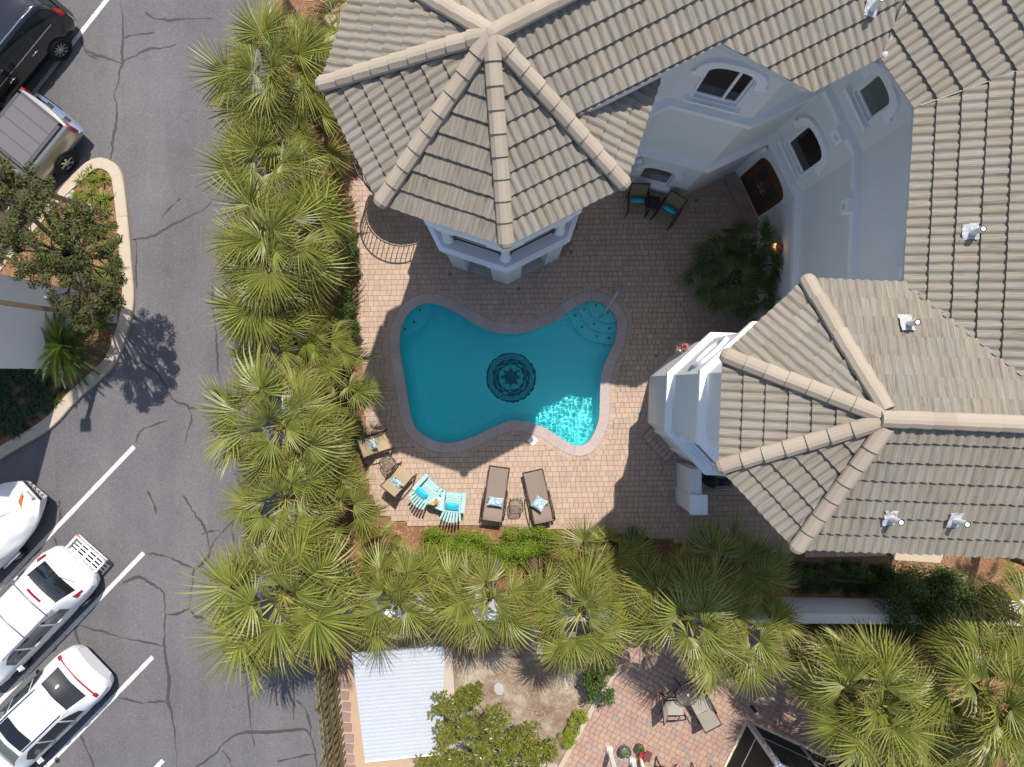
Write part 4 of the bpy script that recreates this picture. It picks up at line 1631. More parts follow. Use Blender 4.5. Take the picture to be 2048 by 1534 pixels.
# ------------------------------------------------------------------- open gazebo tower
WR = 2.44
ring8 = lambda r: [tuple(gv(a, r)) for a in GA]
for k_ in range(8):
    a, b = gv(GA[k_], WR), gv(GA[(k_ + 1) % 8], WR)
    c0 = gv(GA[k_ - 1], WR)
    # corner pier: an L along the two faces that meet here
    d1 = (b - a).normalized()
    d0 = (c0 - a).normalized()
    inn = (G - a).normalized()
    L1 = .50
    poly = [tuple(a + d0 * L1), tuple(a), tuple(a + d1 * L1), tuple(a + d1 * L1 + Vector((-d1.y, d1.x)) * .38), tuple(a + inn * .41), tuple(a + d0 * L1 - Vector((-d0.y, d0.x)) * .38)]
    MB().prism(poly, .0, 2.62).build('pier', 'stucco', house, ws=True)
    cap_poly = offset_closed(poly, .07)
    MB().prism(cap_poly, 2.621, 2.95).build('pier_capital', 'trim_white', house, ws=True)
    q = gv(GA[k_], WR - .26)
    for z0 in (3.42, 6.72):
        hh = 2.02 if z0 < 4 else 3.2
        MB().lathe([(.165, 0), (.165, .05), (.155, .07), (.13, .09), (.118, .16), (.108, hh - .1), (.15, hh)], 20, (q.x, q.y, z0)).build('column', 'trim_white', house, ws=True, smooth=True)
MB().prism(ring8(WR - .02), 2.951, 3.06).build('floor_slab', 'stucco', house, ws=True)
MB().prism(ring8(WR + .10), 3.061, 3.22, [ring8(WR - .4)[::-1]]).build('cornice', 'trim_white', house, ws=True)
MB().prism(ring8(WR + .155), 3.221, 3.40).build('cornice', 'trim_white', house, ws=True)
MB().prism(ring8(WR + .02), 3.401, 3.42).build('ledge', 'ledge_stone', house, ws=True)
# threshold strips between the piers
MB().prism(ring8(WR - .02), .036, .06, [ring8(WR - .36)[::-1]]).build('threshold', 'concrete_gray', house, ws=True)
MB().prism(ring8(WR), 5.52, 6.3, [ring8(WR - .5)[::-1]]).build('beam', 'trim_white', house, ws=True)
MB().prism(ring8(WR + .06), 6.301, 6.42, [ring8(WR - .5)[::-1]]).build('cornice', 'trim_white', house, ws=True)
MB().prism(ring8(WR + .14), 6.421, 6.60).build('cornice', 'trim_white', house, ws=True)
MB().prism(ring8(WR - .04), 6.601, 6.70).build('ledge', 'ledge_stone', house, ws=True)
MB().prism(ring8(WR - .1), 9.55, 9.8, [ring8(WR - .55)[::-1]]).build('beam', 'trim_white', house, ws=True)
MB().prism(ring8(GR - .04), 9.60, 9.72).build('soffit', 'soffit', house, ws=True)
MB().prism(ring8(1.25), .04, 9.6).build('core', 'stucco', house, ws=True)
for k_ in range(8):        # brackets under the beam beside the columns and dark rails between them
    a, b = gv(GA[k_], WR - .12), gv(GA[(k_ + 1) % 8], WR - .12)
    for s0, s1 in ((0, .26), (.74, 1)):
        p0, p1 = a.lerp(b, s0), a.lerp(b, s1)
        MB().beam((p0.x, p0.y, 5.45), (p1.x, p1.y, 5.45), .22, .138).build('bracket', 'trim_white', house, ws=True)
    a, b = gv(GA[k_], WR - .30), gv(GA[(k_ + 1) % 8], WR - .30)
    rl = MB()
    p0, p1 = a.lerp(b, .10), a.lerp(b, .90)
    for zz in (3.56, 4.0, 4.42):
        rl.beam((p0.x, p0.y, zz), (p1.x, p1.y, zz), .035, .035)
    for t in (.1, .9):
        q = a.lerp(b, t)
        rl.beam((q.x, q.y, 3.42), (q.x, q.y, 4.46), .06, .06)
    rl.build('guard_rail', 'black_steel', house, ws=True)

# curved rail of the landing on the gazebo's west side
sr = thing('stair_railing', 'curved black railing round a landing beneath the left edge of the gazebo roof', 'railing', tuple(P(740, 420)))
arc = []
for i in range(25):
    t = i / 24
    # bow that swings out to the south-west of the gazebo
    a = R(150) + R(185) * t
    c = Vector((-3.35, 6.55))
    arc.append(Vector((c.x + 1.22 * math.cos(a), c.y + 1.12 * math.sin(a))))
rl = MB().tube([(p.x, p.y, 2.75) for p in arc], .026, 8)
rl.build('top_rail', 'black_steel', sr, ws=True, smooth=True)
MB().tube([(p.x, p.y, 1.72) for p in arc], .02, 6).build('bottom_rail', 'black_steel', sr, ws=True, smooth=True)
bal = [tuple(p) for p in arc]
for q in bal[::1]:
    MB().tube([(q[0], q[1], 1.72), (q[0], q[1], 2.75)], .015, 6).build('baluster', 'black_steel', sr, ws=True)
MB().prism([tuple(Vector((-3.1, 6.6)).lerp(p, .97)) for p in arc], 1.64, 1.71).build('landing', 'black_steel', sr, ws=True)
for q in (arc[6].lerp(Vector((-3.1, 6.6)), .55), arc[18].lerp(Vector((-3.1, 6.6)), .55)):
    MB().tube([(q.x, q.y, 0), (q.x, q.y, 1.63)], .05, 10).build('post', 'black_steel', sr, ws=True)

# ------------------------------------------------------------------- things hung on the walls
def spiky(m, c, r, n, rg, up=.6, w=.05):
    for i in range(n):
        a = rg.uniform(0, 2 * PI)
        el = rg.uniform(.05, 1.2) * up
        d = Vector((math.cos(a) * math.cos(el), math.sin(a) * math.cos(el), math.sin(el)))
        s = d.cross(Vector((0, 0, 1))).normalized() * w
        L = r * rg.uniform(.7, 1.1)
        c_ = Vector(c)
        mid = c_ + d * L * .55 + Vector((0, 0, .03))
        tip = c_ + d * L - Vector((0, 0, .05))
        m.add([c_ - s * .5, c_ + s * .5, mid + s, mid - s, tip], [(0, 1, 2, 3), (3, 2, 4)])


rg = random.Random(4)
c = wCourt.at(1.30, .16, 2.15)
wl = thing('wall_lamp', 'lit terracotta wall planter lamp glowing beside the dark palm clump', 'wall lamp', tuple(c))
MB().lathe([(.03, -.26), (.12, -.18), (.17, -.02), (.18, .02), (.15, .02), (.13, -.06), (0, -.06)], 16, tuple(c)).build('bowl', 'terracotta_light', wl, ws=True, smooth=True)
g_ = MB()
for a in (0, .9, -.9):
    g_.lathe([(.0, -.03), (.03, -.01), (.036, .02), (.02, .045), (0, .05)], 10, (c.x - .10 + .03 * abs(a), c.y + .09 * a, c.z + .05))
g_.build('bulb', 'sconce_glow', wl, ws=True, smooth=True)
ft = MB()
spiky(ft, (c.x + .03, c.y, c.z + .02), .2, 26, rg)
ft.build('foliage', 'bromeliad', wl, ws=True)
pl_d = bpy.data.lights.new('lamp_glow', 'POINT')
pl_d.energy = .35
pl_d.color = (1, .55, .22)
pl_d.shadow_soft_size = .06
plo = bpy.data.objects.new('lamp_glow', pl_d)
COL.objects.link(plo)
plo.location = (c.x - .1, c.y, c.z + .18)
c = P(1366, 695, 1.5)
up_ = thing('wall_planter', 'white urn with a reddish spiky plant on the sunlit turret wall', 'planter', tuple(c))
MB().lathe([(.02, -.30), (.08, -.22), (.13, -.08), (.16, .02), (.12, .02), (0, -.02)], 16, tuple(c)).build('urn', 'trim_white', up_, ws=True, smooth=True)
MB().beam((c.x, c.y, c.z - .12), (c.x + .22, c.y - .22, c.z - .12), .05, .05).build('bracket', 'trim_white', up_, ws=True)
ft = MB()
spiky(ft, (c.x, c.y, c.z + .02), .22, 60, rg, up=.9, w=.022)
ft.build('foliage', 'bromeliad', up_, ws=True)
for (w_, s, z, t) in ((wBay, .12, 2.62, 'small white wall light at the left end above the courtyard window'), (wDoor, .18, 2.75, 'small white wall light tucked in the corner beside the front door')):
    c = w_.at(s, .10, z)
    o = MB().lathe([(0, -.16), (.06, -.14), (.09, -.05), (.07, .04), (.03, .10), (0, .12)], 14, (0, 0, 0)).build('wall_light', 'trim_white', None, smooth=True)
    o.location = c
    tag(o, t, 'wall light')

# garden wall stub by the turret with pool equipment behind it
gw = thing('garden_wall', 'short white wall stub with a cap running out from the shaded turret', 'wall', tuple(P(1375, 990)))
MB().prism(PX([(1353, 925), (1374, 925), (1374, 1002), (1353, 1002)]), .0, 1.72).build('wall', 'garden_wall_white', gw, ws=True)
MB().prism(PX([(1350, 972), (1378, 972), (1378, 1004), (1350, 1004)]), .036, 1.95).build('end_pier', 'garden_wall_white', gw, ws=True)
MB().prism(PX([(1348, 970), (1380, 970), (1380, 1006), (1348, 1006)]), 1.951, 2.03).build('cap', 'trim_white', gw, ws=True)
pe = thing('pool_pump', 'dark pool pump and filter in the recess behind the white wall stub', 'pool pump', tuple(P(1425, 965)))
p = P(1415, 958)
MB().lathe([(.2, .0), (.2, .55), (.12, .7), (0, .72)], 16, (p.x, p.y, .05)).build('filter_tank', 'black_plastic', pe, ws=True, smooth=True)
p = P(1442, 962)
MB().tube([(p.x - .2, p.y, .25), (p.x + .2, p.y, .25)], .12, 12).build('motor', 'black_plastic', pe, ws=True, smooth=True)
MB().tube([(p.x - .55, p.y - .25, .1), (p.x + .35, p.y - .25, .1), (p.x + .35, p.y + .2, .1)], .03, 8).build('pipe', 'aluminium', pe, ws=True, smooth=True)
# =================================================================== VEGETATION
def leaf_mesh(vs, fs, al, name, m, mi=None, m2=None):
    me = bpy.data.meshes.new(name)
    me.from_pydata(vs, [], fs)
    me.materials.append(MATS[m])
    if m2:
        me.materials.append(MATS[m2])
        me.polygons.foreach_set('material_index', mi)
    a = me.attributes.new('along', 'FLOAT', 'POINT')
    a.data.foreach_set('value', al)
    return me


def fan_frond(seed, Lp=1.0, Lb=1.05, nseg=44, spread=112, leaf='palm_leaf', droop=.22, fold=.25, wid=.5, pet='petiole'):
    rg = random.Random(seed)
    vs, fs, al, mi = [], [], [], []
    # petiole, slightly arched, three sided
    st = 5
    for i in range(st):
        t = i / (st - 1)
        x, z = Lp * t, -.10 * t * t * Lp
        w = .022 * (1 - .5 * t)
        for (yy, zz) in ((-w, 0), (w, 0), (0, -w)):
            vs.append((x, yy, z + zz))
            al.append(0)
    for i in range(st - 1):
        for q in range(3):
            fs.append((i * 3 + q, i * 3 + (q + 1) % 3, i * 3 + 3 + (q + 1) % 3, i * 3 + 3 + q))
            mi.append(1)
    hx, hz = Lp, -.10 * Lp
    pitch = -rg.uniform(.25, .55)
    cp, sp = math.cos(pitch), math.sin(pitch)
    dth = R(2 * spread) / nseg
    for s in range(nseg):
        th = R(-spread) + dth * (s + .5)
        L = Lb * (.66 + .34 * math.cos(th * .75)) * rg.uniform(.90, 1.06)
        if rg.random() < .03:
            continue
        th += rg.uniform(-.02, .02)
        bend = rg.uniform(-.10, .10)
        tipdrop = rg.uniform(.08, .5) * (1.0 if rg.random() > .12 else 2.0)
        n0 = len(vs)
        for (t, wf) in ((.05, 1.0), (.30, 1.0), (wid, .95), (.78, .52), (1.0, 0.02)):
            wd = 2 * L * min(t, wid) * math.tan(dth / 2) * wf
            a = th + bend * max(0, t - wid)
            cx, cy = L * t * math.cos(a), L * t * math.sin(a)
            z = -droop * t * t * L - tipdrop * max(0, t - .55) ** 2 * L + fold * abs(math.sin(th)) * t * L * (1 - .4 * t)
            nx_, ny_ = -math.sin(a), math.cos(a)
            pl = .45 * wd
            for sg in (-1, 1):
                x_, y_, z_ = cx + nx_ * wd / 2 * sg, cy + ny_ * wd / 2 * sg, z + sg * pl * (1 if s % 2 else -1)
                vs.append((hx + x_ * cp - z_ * sp * 1.0, y_, hz + x_ * sp + z_ * cp))
                al.append(t)
        for i in range(4):
            fs.append((n0 + 2 * i, n0 + 2 * i + 1, n0 + 2 * i + 3, n0 + 2 * i + 2))
            mi.append(0)
    return leaf_mesh(vs, fs, al, 'frond', leaf, mi, pet)


FROND = [fan_frond(i, Lp=.85 + .14 * (i % 4), Lb=1.05 + .08 * (i % 4), nseg=42 + 3 * (i % 3), spread=84 + 9 * (i % 4), droop=.08 + .10 * (i % 3), fold=.12 + .18 * (i % 4), wid=.34 + .06 * (i % 3)) for i in range(12)]
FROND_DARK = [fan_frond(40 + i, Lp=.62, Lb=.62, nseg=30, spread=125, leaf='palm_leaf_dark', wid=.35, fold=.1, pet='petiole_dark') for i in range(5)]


def trunk_mesh(a, b, r0, r1, rg, n=9):
    m = MB()
    pth, rs = [], []
    for i in range(n):
        t = i / (n - 1)
        p = a.lerp(b, t)
        pth.append((p.x + rg.uniform(-.015, .015), p.y + rg.uniform(-.015, .015), p.z))
        rs.append((r0 + (r1 - r0) * t) * (1 + .10 * (i % 2)))
    return m.tube(pth, rs, 9)


def palm(px, py, z, s, n, label, seed, group='fan palms round the pool court', fronds=None, lean=(0, 0), lo=-22, hi=80, trunk_r=.13, az0=None, skip=None):
    rg = random.Random(seed)
    c = P(px, py, z)
    base = Vector((c.x + lean[0], c.y + lean[1], -.02))
    t = thing('palm_tree', label, 'palm tree', tuple(base), 0, group)
    trunk_mesh(Vector((0, 0, 0)), c - base, trunk_r * 1.15, trunk_r * .9, rg).build('trunk', 'palm_trunk', t, smooth=True)
    fr = fronds or FROND
    az = rg.uniform(0, 6) if az0 is None else az0
    n = int(n * 1.22)
    for i in range(n):
        q = (i + .5) / n
        el = hi + (lo - hi) * q ** .8 + rg.uniform(-16, 16)
        az += 2.39996 + rg.uniform(-.5, .5)
        if skip and skip(math.degrees(az) % 360, el):
            continue
        o = link('frond', fr[rg.randrange(len(fr))], t)
        sc = s * rg.uniform(.86, 1.12) * (.72 + .28 * min(1, q * 2.2))
        o.matrix_basis = (Matrix.Translation(c - base + Vector((0, 0, rg.uniform(-.05, .05)))) @ Matrix.Rotation(az, 4, 'Z') @ Matrix.Rotation(R(-el), 4, 'Y')
                          @ Matrix.Rotation(R(rg.uniform(-45, 45)), 4, 'X') @ Matrix.Scale(sc, 4))
    ht_ = MB()
    for i in range(26):
        a, el = rg.uniform(0, 6.28), rg.uniform(-.5, 1.4)
        d = Vector((math.cos(a) * math.cos(el), math.sin(a) * math.cos(el), math.sin(el)))
        ht_.beam(c - base - Vector((0, 0, .3)), c - base + d * rg.uniform(.15, .34) * s - Vector((0, 0, .12)), .05, .03)
    ht_.build('crown_heart', 'palm_heart', t)
    return t


WEST = 'fan palms along the white wall beside the parking lot'
SOUTH = 'fan palms along the white wall south of the pool'
palms = [
    (548, 158, 3.5, 1.0, 26, 'fan palm at the top of the row, nearest the top edge beside the parking lot', WEST, (.3, 0)),
    (612, 118, 3.2, .85, 16, 'fan palm between the topmost roadside palm and the gazebo roof', WEST, (.2, 0)),
    (600, 262, 3.0, .84, 15, 'fan palm close under the left corner of the gazebo roof', WEST, (0, .2)),
    (543, 335, 3.3, .92, 22, 'fan palm with leggy fronds reaching left over the asphalt, beside the gazebo', WEST, (.4, 0)),
    (606, 432, 2.8, .62, 10, 'smaller fan palm with a yellow-stemmed frond left of the railing shadow', WEST, (0, .1)),
    (552, 486, 3.8, 1.02, 27, 'large fan palm left of the curved railing shadow', WEST, (.3, .1)),
    (542, 560, 3.5, 1.0, 26, 'full fan palm level with the upper left lobe of the pool', WEST, (.3, 0)),
    (552, 676, 2.6, .82, 18, 'shaded low fan palm between two taller ones, level with the pool middle', WEST, (.2, 0)),
    (628, 688, 2.5, .72, 14, 'shaded fan palm nearest the left side of the pool', WEST, (-.1, 0)),
    (682, 770, 2.4, .66, 10, 'low fan palm whose fronds reach the gazebo shadow on the deck', WEST, (-.1, 0)),
    (566, 850, 3.7, 1.06, 28, 'broad pale fan palm level with the lower left lobe of the pool', WEST, (.3, 0)),
    (640, 930, 2.7, .80, 16, 'fan palm beside the tan armchairs', WEST, (0, 0)),
    (572, 1000, 3.4, .95, 24, 'fan palm overhanging the asphalt beside the turquoise wooden chairs', WEST, (.3, 0)),
    (676, 1010, 2.6, .72, 14, 'fan palm at the lower left corner of the pool deck', WEST, (0, 0)),
    (566, 1190, 3.9, 1.14, 32, 'large fan palm at the corner where the white wall turns, above the wooden fence', WEST, (.4, .1)),
    (642, 1200, 3.3, .80, 15, 'fan palm between the corner palm and the metal roof', WEST, (.1, .1)),
    (765, 1116, 2.4, .66, 10, 'upright fan palm just below the turquoise chairs', SOUTH, (0, 0)),
    (796, 1196, 3.4, .86, 22, 'fan palm hanging over the white metal roof', SOUTH, (0, .2)),
    (850, 1150, 2.3, .66, 8, 'fan palm behind the clipped shrub left of the two loungers', SOUTH, (0, 0)),
    (984, 1190, 3.8, .98, 26, 'star shaped fan palm straight below the two loungers', SOUTH, (0, .2)),
    (1070, 1152, 2.4, .66, 8, 'fan palm with upright fronds between the clipped shrubs', SOUTH, (0, 0)),
    (1160, 1226, 3.7, .96, 25, 'fan palm over the sandy bed above the dark green bush', SOUTH, (0, .2)),
    (1196, 1120, 2.8, .80, 14, 'fan palm with a tall upright frond at the lower right of the pool deck', SOUTH, (0, 0)),
    (1290, 1170, 3.0, .82, 16, 'fan palm half in shade right of the tall upright frond', SOUTH, (0, .1)),
    (1374, 1238, 3.8, 1.04, 28, 'fan palm above the round glass table', SOUTH, (0, .2)),
    (1440, 1128, 2.6, .86, 17, 'shaded bluish fan palm below the white wall stub', SOUTH, (0, 0)),
    (1506, 1170, 2.6, .74, 12, 'shaded fan palm leaning over the clean stretch of white wall', SOUTH, (0, 0)),
    (1494, 1262, 3.4, .86, 19, 'fan palm above the dark palm shadow on the brick patio', SOUTH, (0, .2)),
]
for i, (x, y, z, s, n, lab, grp, lean) in enumerate(palms):
    palm(x, y, z, s * (.95 if grp == WEST else .90), n, lab, 100 + i, grp, lean=lean,
         skip=(lambda a, e: 55 < a < 125 and e < 45) if (x in (850, 984, 1070) and grp == SOUTH) else ((lambda a, e: 235 < a < 300 and e < 28) if x == 1374 else None))
SE = 'tall fan palms in the lower right corner'
for i, (x, y, z, s, n, lab) in enumerate([
    (1730, 1392, 4.3, 1.10, 34, 'wide fan palm left of its pair in the lower right corner, over the screen enclosure'),
    (1640, 1350, 3.2, .70, 12, 'slim fan palm at the left flank of the lower right palms'),
    (1965, 1385, 4.6, 1.14, 34, 'wide fan palm nearest the lower right corner'),
    (1850, 1480, 3.6, .90, 20, 'lower fan palm between the two wide palms at the bottom right'),
    (1985, 1500, 3.4, .90, 18, 'fan palm cut by the bottom edge at the right'),
    (2075, 1255, 4.0, .95, 20, 'fan palm reaching in from the right edge above the lower right palms'),
    (2062, 1128, 2.2, .60, 10, 'small fan palm at the right edge below the roof eave')]):
    palm(x, y, z, s * .86, n, lab, 300 + i, SE)
palm(690, 62, 1.2, .70, 13, 'palmetto growing in dry grass left of the roof at the top', 400, None, trunk_r=.08)
palm(668, 128, 1.2, .58, 10, 'small palmetto under the upper left roof edge beside the mulch', 401, None, trunk_r=.08)
CT = 'dark palms of the courtyard clump'
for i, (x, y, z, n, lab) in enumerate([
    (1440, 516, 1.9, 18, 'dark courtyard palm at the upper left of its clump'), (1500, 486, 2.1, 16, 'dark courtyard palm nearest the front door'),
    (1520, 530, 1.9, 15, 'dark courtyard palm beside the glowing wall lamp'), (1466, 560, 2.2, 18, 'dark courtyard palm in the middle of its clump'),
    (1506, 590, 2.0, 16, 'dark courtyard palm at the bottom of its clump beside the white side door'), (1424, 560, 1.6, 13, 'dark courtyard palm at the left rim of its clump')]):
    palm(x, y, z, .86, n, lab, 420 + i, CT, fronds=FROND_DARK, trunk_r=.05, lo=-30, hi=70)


# ------------------------------------------------------------------- shrubs
def leaves_into(vs, fs, al, c, r, n, size, rg, asp=.5, up=.5, shell=.55):
    for _ in range(n):
        u = rg.gauss(0, 1), rg.gauss(0, 1), rg.gauss(0, 1)
        L = math.sqrt(u[0] ** 2 + u[1] ** 2 + u[2] ** 2) + 1e-6
        k_ = rg.random() ** shell
        d = Vector((u[0] / L, u[1] / L, u[2] / L))
        p = Vector((c[0] + d.x * r[0] * k_, c[1] + d.y * r[1] * k_, c[2] + d.z * r[2] * k_))
        if p.z < .01:
            continue
        nrm = (d + Vector((rg.gauss(0, .5), rg.gauss(0, .5), rg.gauss(0, .5) + up))).normalized()
        t = nrm.cross(Vector((rg.gauss(0, 1), rg.gauss(0, 1), rg.gauss(0, 1)))).normalized()
        b = nrm.cross(t)
        s = size * rg.uniform(.65, 1.25)
        n0 = len(vs)
        vs.extend([tuple(p - t * s * .5), tuple(p + b * s * asp * .5 + nrm * s * .06), tuple(p + t * s * .5), tuple(p - b * s * asp * .5 + nrm * s * .06)])
        al.extend([0, .5, 1, .5])
        fs.append((n0, n0 + 1, n0 + 2, n0 + 3))


def stems(m, base, tips, r, rg):
    for t in tips:
        mid = base.lerp(t, .5) + Vector((rg.uniform(-.1, .1), rg.uniform(-.1, .1), .05))
        m.tube([tuple(base), tuple(mid), tuple(t)], [r, r * .7, r * .35], 5)


def bush(name, label, cat, blobs, dens, size, m, seed, group=None, asp=.5, bark=True, lumps=5):
    """blobs: (px, py, top z, rx, ry) in photo pixels and metres"""
    rg = random.Random(seed)
    vs, fs, al = [], [], []
    sm = MB()
    cs = []
    for (x, y, z, rx, ry) in blobs:
        c = P(x, y, z * .55)
        cs.append(c)
        rzv = z * .5
        area = rx * ry * 3.1
        # uneven crown: a core and several knobs
        leaves_into(vs, fs, al, (c.x, c.y, z * .5), (rx * .86, ry * .86, rzv * .9), int(dens * area * .55), size, rg, asp)
        for q in range(lumps):
            a = rg.uniform(0, 2 * PI)
            k_ = rg.uniform(.35, .85)
            kr = rg.uniform(.28, .5)
            leaves_into(vs, fs, al, (c.x + rx * k_ * math.cos(a), c.y + ry * k_ * math.sin(a), z * rg.uniform(.55, .85)), (rx * kr, ry * kr, rzv * kr),
                        int(dens * area * .85 * kr * kr * 2 / 1.2), size, rg, asp)
        tips = [Vector((c.x + rg.uniform(-.7, .7) * rx, c.y + rg.uniform(-.7, .7) * ry, z * rg.uniform(.5, .8))) for _ in range(6)]
        stems(sm, Vector((cs[0].x, cs[0].y, -.02)), tips, .022, rg)
    b0 = cs[0]
    t = thing(name, label, cat, (b0.x, b0.y, 0), 0, group)
    me = leaf_mesh(vs, fs, al, 'foliage', m)
    link('foliage', me, t, True)
    sm.build('stems', 'bark', t, ws=True)
    return t


HG = 'hedge shrubs beside the pool deck'
bush('hedge_shrub', 'dark glossy hedge shrub left of the curved railing shadow', 'shrub', [(690, 470, 1.3, .5, .7), (700, 530, 1.25, .42, .6)], 1500, .065, 'hedge_leaf', 1, HG)
bush('hedge_shrub', 'dark hedge shrub on the deck edge level with the upper left pool lobe', 'shrub', [(696, 600, 1.3, .42, .7), (702, 660, 1.2, .36, .5), (690, 700, 1.2, .4, .5)], 1500, .065, 'hedge_leaf', 2, HG)
bush('hedge_shrub', 'hedge shrub on the deck edge by the narrow tip of the gazebo shadow', 'shrub', [(698, 800, 1.1, .45, .6), (706, 870, 1.1, .42, .6)], 1500, .065, 'hedge_leaf', 3, HG)
bush('hedge_shrub', 'bright hedge shrub touching the tan armchair with the patterned pillow', 'shrub', [(690, 915, 1.1, .5, .5), (712, 850, .9, .25, .4)], 1500, .06, 'bright_leaf', 4, HG)
bush('clipped_shrub', 'bright green rounded shrub just below the turquoise chairs', 'shrub', [(870, 1078, 1.25, .70, .55), (938, 1082, 1.25, .65, .55), (905, 1112, 1.3, .85, .55), (965, 1104, 1.2, .5, .5)], 2300, .055, 'bright_leaf', 5, HG)
bush('clipped_shrub', 'bright green rounded shrub just below the two brown loungers', 'shrub', [(1036, 1078, 1.25, .65, .55), (1096, 1090, 1.3, .75, .6), (1040, 1116, 1.3, .85, .55), (1000, 1100, 1.25, .5, .5)], 2300, .055, 'bright_leaf', 6, HG)
bush('hedge_shrub', 'dark green shrub half in the house shadow right of the loungers', 'shrub', [(1215, 1076, 1.0, .55, .42), (1270, 1074, 1.0, .55, .45)], 1700, .055, 'hedge_leaf', 7, HG)
bush('mulch_shrub', 'small green shrub in the mulch under the gazebo roof edge', 'shrub', [(640, 345, .8, .28, .3), (668, 362, .8, .3, .28)], 1700, .06, 'hedge_leaf', 8)
bush('green_bush', 'dark green bush at the edge of the brick patio above the yellow-green hedge', 'bush', [(1196, 1372, 1.3, .48, .5), (1212, 1322, 1.3, .42, .5), (1180, 1350, 1.2, .4, .4)], 1500, .075, 'hedge_leaf', 9)
bush('lime_hedge', 'yellow-green low hedge between the sandy bed and the brick patio', 'hedge', [(1158, 1434, .5, .32, .32), (1146, 1458, .5, .33, .32), (1134, 1478, .5, .30, .28)], 2600, .045, 'lime_leaf', 10, lumps=7)
bush('dark_tree', 'big dark leafy bush hiding the right end of the white wall', 'bush', [(1800, 1200, 2.7, .8, .75), (1870, 1180, 2.9, .95, .85), (1945, 1190, 2.8, .85, .8), (1870, 1245, 2.8, .95, .65), (1930, 1250, 2.6, .8, .6), (1830, 1160, 2.4, .8, .6)], 1300, .085, 'hedge_leaf', 11)
bush('wall_shrub', 'shaded dark shrub strip above the clean stretch of white wall', 'shrub', [(1600, 1150, .9, .6, .35), (1660, 1152, .9, .6, .35), (1720, 1152, .9, .5, .35)], 1300, .06, 'hedge_leaf', 12)
bush('wall_shrub', 'dark low shrub under the white wall beside the big bush', 'shrub', [(1640, 1250, .8, .5, .3), (1740, 1262, .8, .6, .3), (1900, 1310, .9, .6, .35)], 1200, .065, 'hedge_leaf', 13)
bush('courtyard_shrub', 'dark round shrub at the lower left foot of the courtyard palms', 'shrub', [(1440, 590, .8, .42, .42)], 1900, .07, 'hedge_leaf', 14)
bush('small_shrub', 'small green shrub at the right edge between the lower right palms', 'shrub', [(2000, 1310, 1.0, .6, .5), (1900, 1440, .8, .6, .5)], 1100, .07, 'bright_leaf', 15)
bush('red_plant', 'dark reddish leafy plant beside the brick patio under the palms', 'plant', [(1612, 1312, .6, .3, .35), (1590, 1330, .55, .25, .25)], 1300, .08, 'bromeliad', 16)
bush('flowering_shrub', 'shrub with small pale blooms between the white wall and the gazebo', 'shrub', [(632, 402, .7, .35, .3)], 1100, .055, 'hedge_leaf', 17)


# ------------------------------------------------------------------- trees
def leaf_tree(name, label, base, clusters, n, size, m, seed, tr, asp=.45, rosette=0, cat='tree'):
    rg = random.Random(seed)
    b = Vector(base)
    t = thing(name, label, cat, tuple(b))
    vs, fs, al = [], [], []
    tm = MB()
    hub = Vector((b.x, b.y, 0)) + Vector((rg.uniform(-.1, .1), rg.uniform(-.1, .1), 1.5))
    pts = [(P(x, y, z), r_) for x, y, z, r_ in clusters]
    mid = sum((p for p, _ in pts), Vector()) / len(pts)
    hub = Vector((b.x, b.y, 0)).lerp(mid, .45)
    hub.z = min(p.z for p, _ in pts) * .55
    tm.tube([tuple(b), tuple(b.lerp(hub, .5) + Vector((.05, .03, 0))), tuple(hub)], [tr, tr * .85, tr * .7], 9)
    for c, r_ in pts:
        m1 = hub.lerp(c, .55) + Vector((rg.uniform(-.2, .2), rg.uniform(-.2, .2), rg.uniform(-.1, .25)))
        tm.tube([tuple(hub), tuple(m1), tuple(c)], [tr * .5, tr * .3, tr * .10], 6)
        for q in range(7):
            d = Vector((rg.gauss(0, 1), rg.gauss(0, 1), rg.gauss(0, .6))).normalized() * r_ * rg.uniform(.6, 1.0)
            tw_ = c + d
            tm.tube([tuple(m1.lerp(c, .6)), tuple(c + d * .5 + Vector((0, 0, .04))), tuple(tw_)], [.016, .012, .006], 4)
            if rosette:
                for rr in range(rosette):
                    cc = c + d * rg.uniform(.25, 1.15) + Vector((rg.gauss(0, .10), rg.gauss(0, .10), rg.gauss(0, .08)))
                    k_ = rg.randint(6, 9)
                    ax = Vector((rg.gauss(0, .4), rg.gauss(0, .4), 1)).normalized()
                    e1 = ax.cross(Vector((1, .3, 0))).normalized()
                    e2 = ax.cross(e1)
                    a0 = rg.uniform(0, 6)
                    for lf in range(k_):
                        a = a0 + 2 * PI * lf / k_ + rg.uniform(-.2, .2)
                        dd = (e1 * math.cos(a) + e2 * math.sin(a) + ax * rg.uniform(.05, .7)).normalized()
                        s_ = dd.cross(ax).normalized()
                        L = size * rg.uniform(.75, 1.2)
                        w = L * asp * .5
                        n0 = len(vs)
                        p0 = cc + dd * .02
                        vs.extend([tuple(p0), tuple(p0 + dd * L * .5 + s_ * w + ax * .012), tuple(p0 + dd * L - ax * .02), tuple(p0 + dd * L * .5 - s_ * w + ax * .012)])
                        al.extend([0, .5, 1, .5])
                        fs.append((n0, n0 + 1, n0 + 2, n0 + 3))
            else:
                cc = c + d * .75
                leaves_into(vs, fs, al, tuple(cc), (r_ * .42, r_ * .42, r_ * .28), n // 7, size, rg, asp, up=.7, shell=.45)
    link('crown', leaf_mesh(vs, fs, al, 'crown', m), t, True)
    tm.build('trunk', 'bark', t, ws=True, smooth=True)
    return t


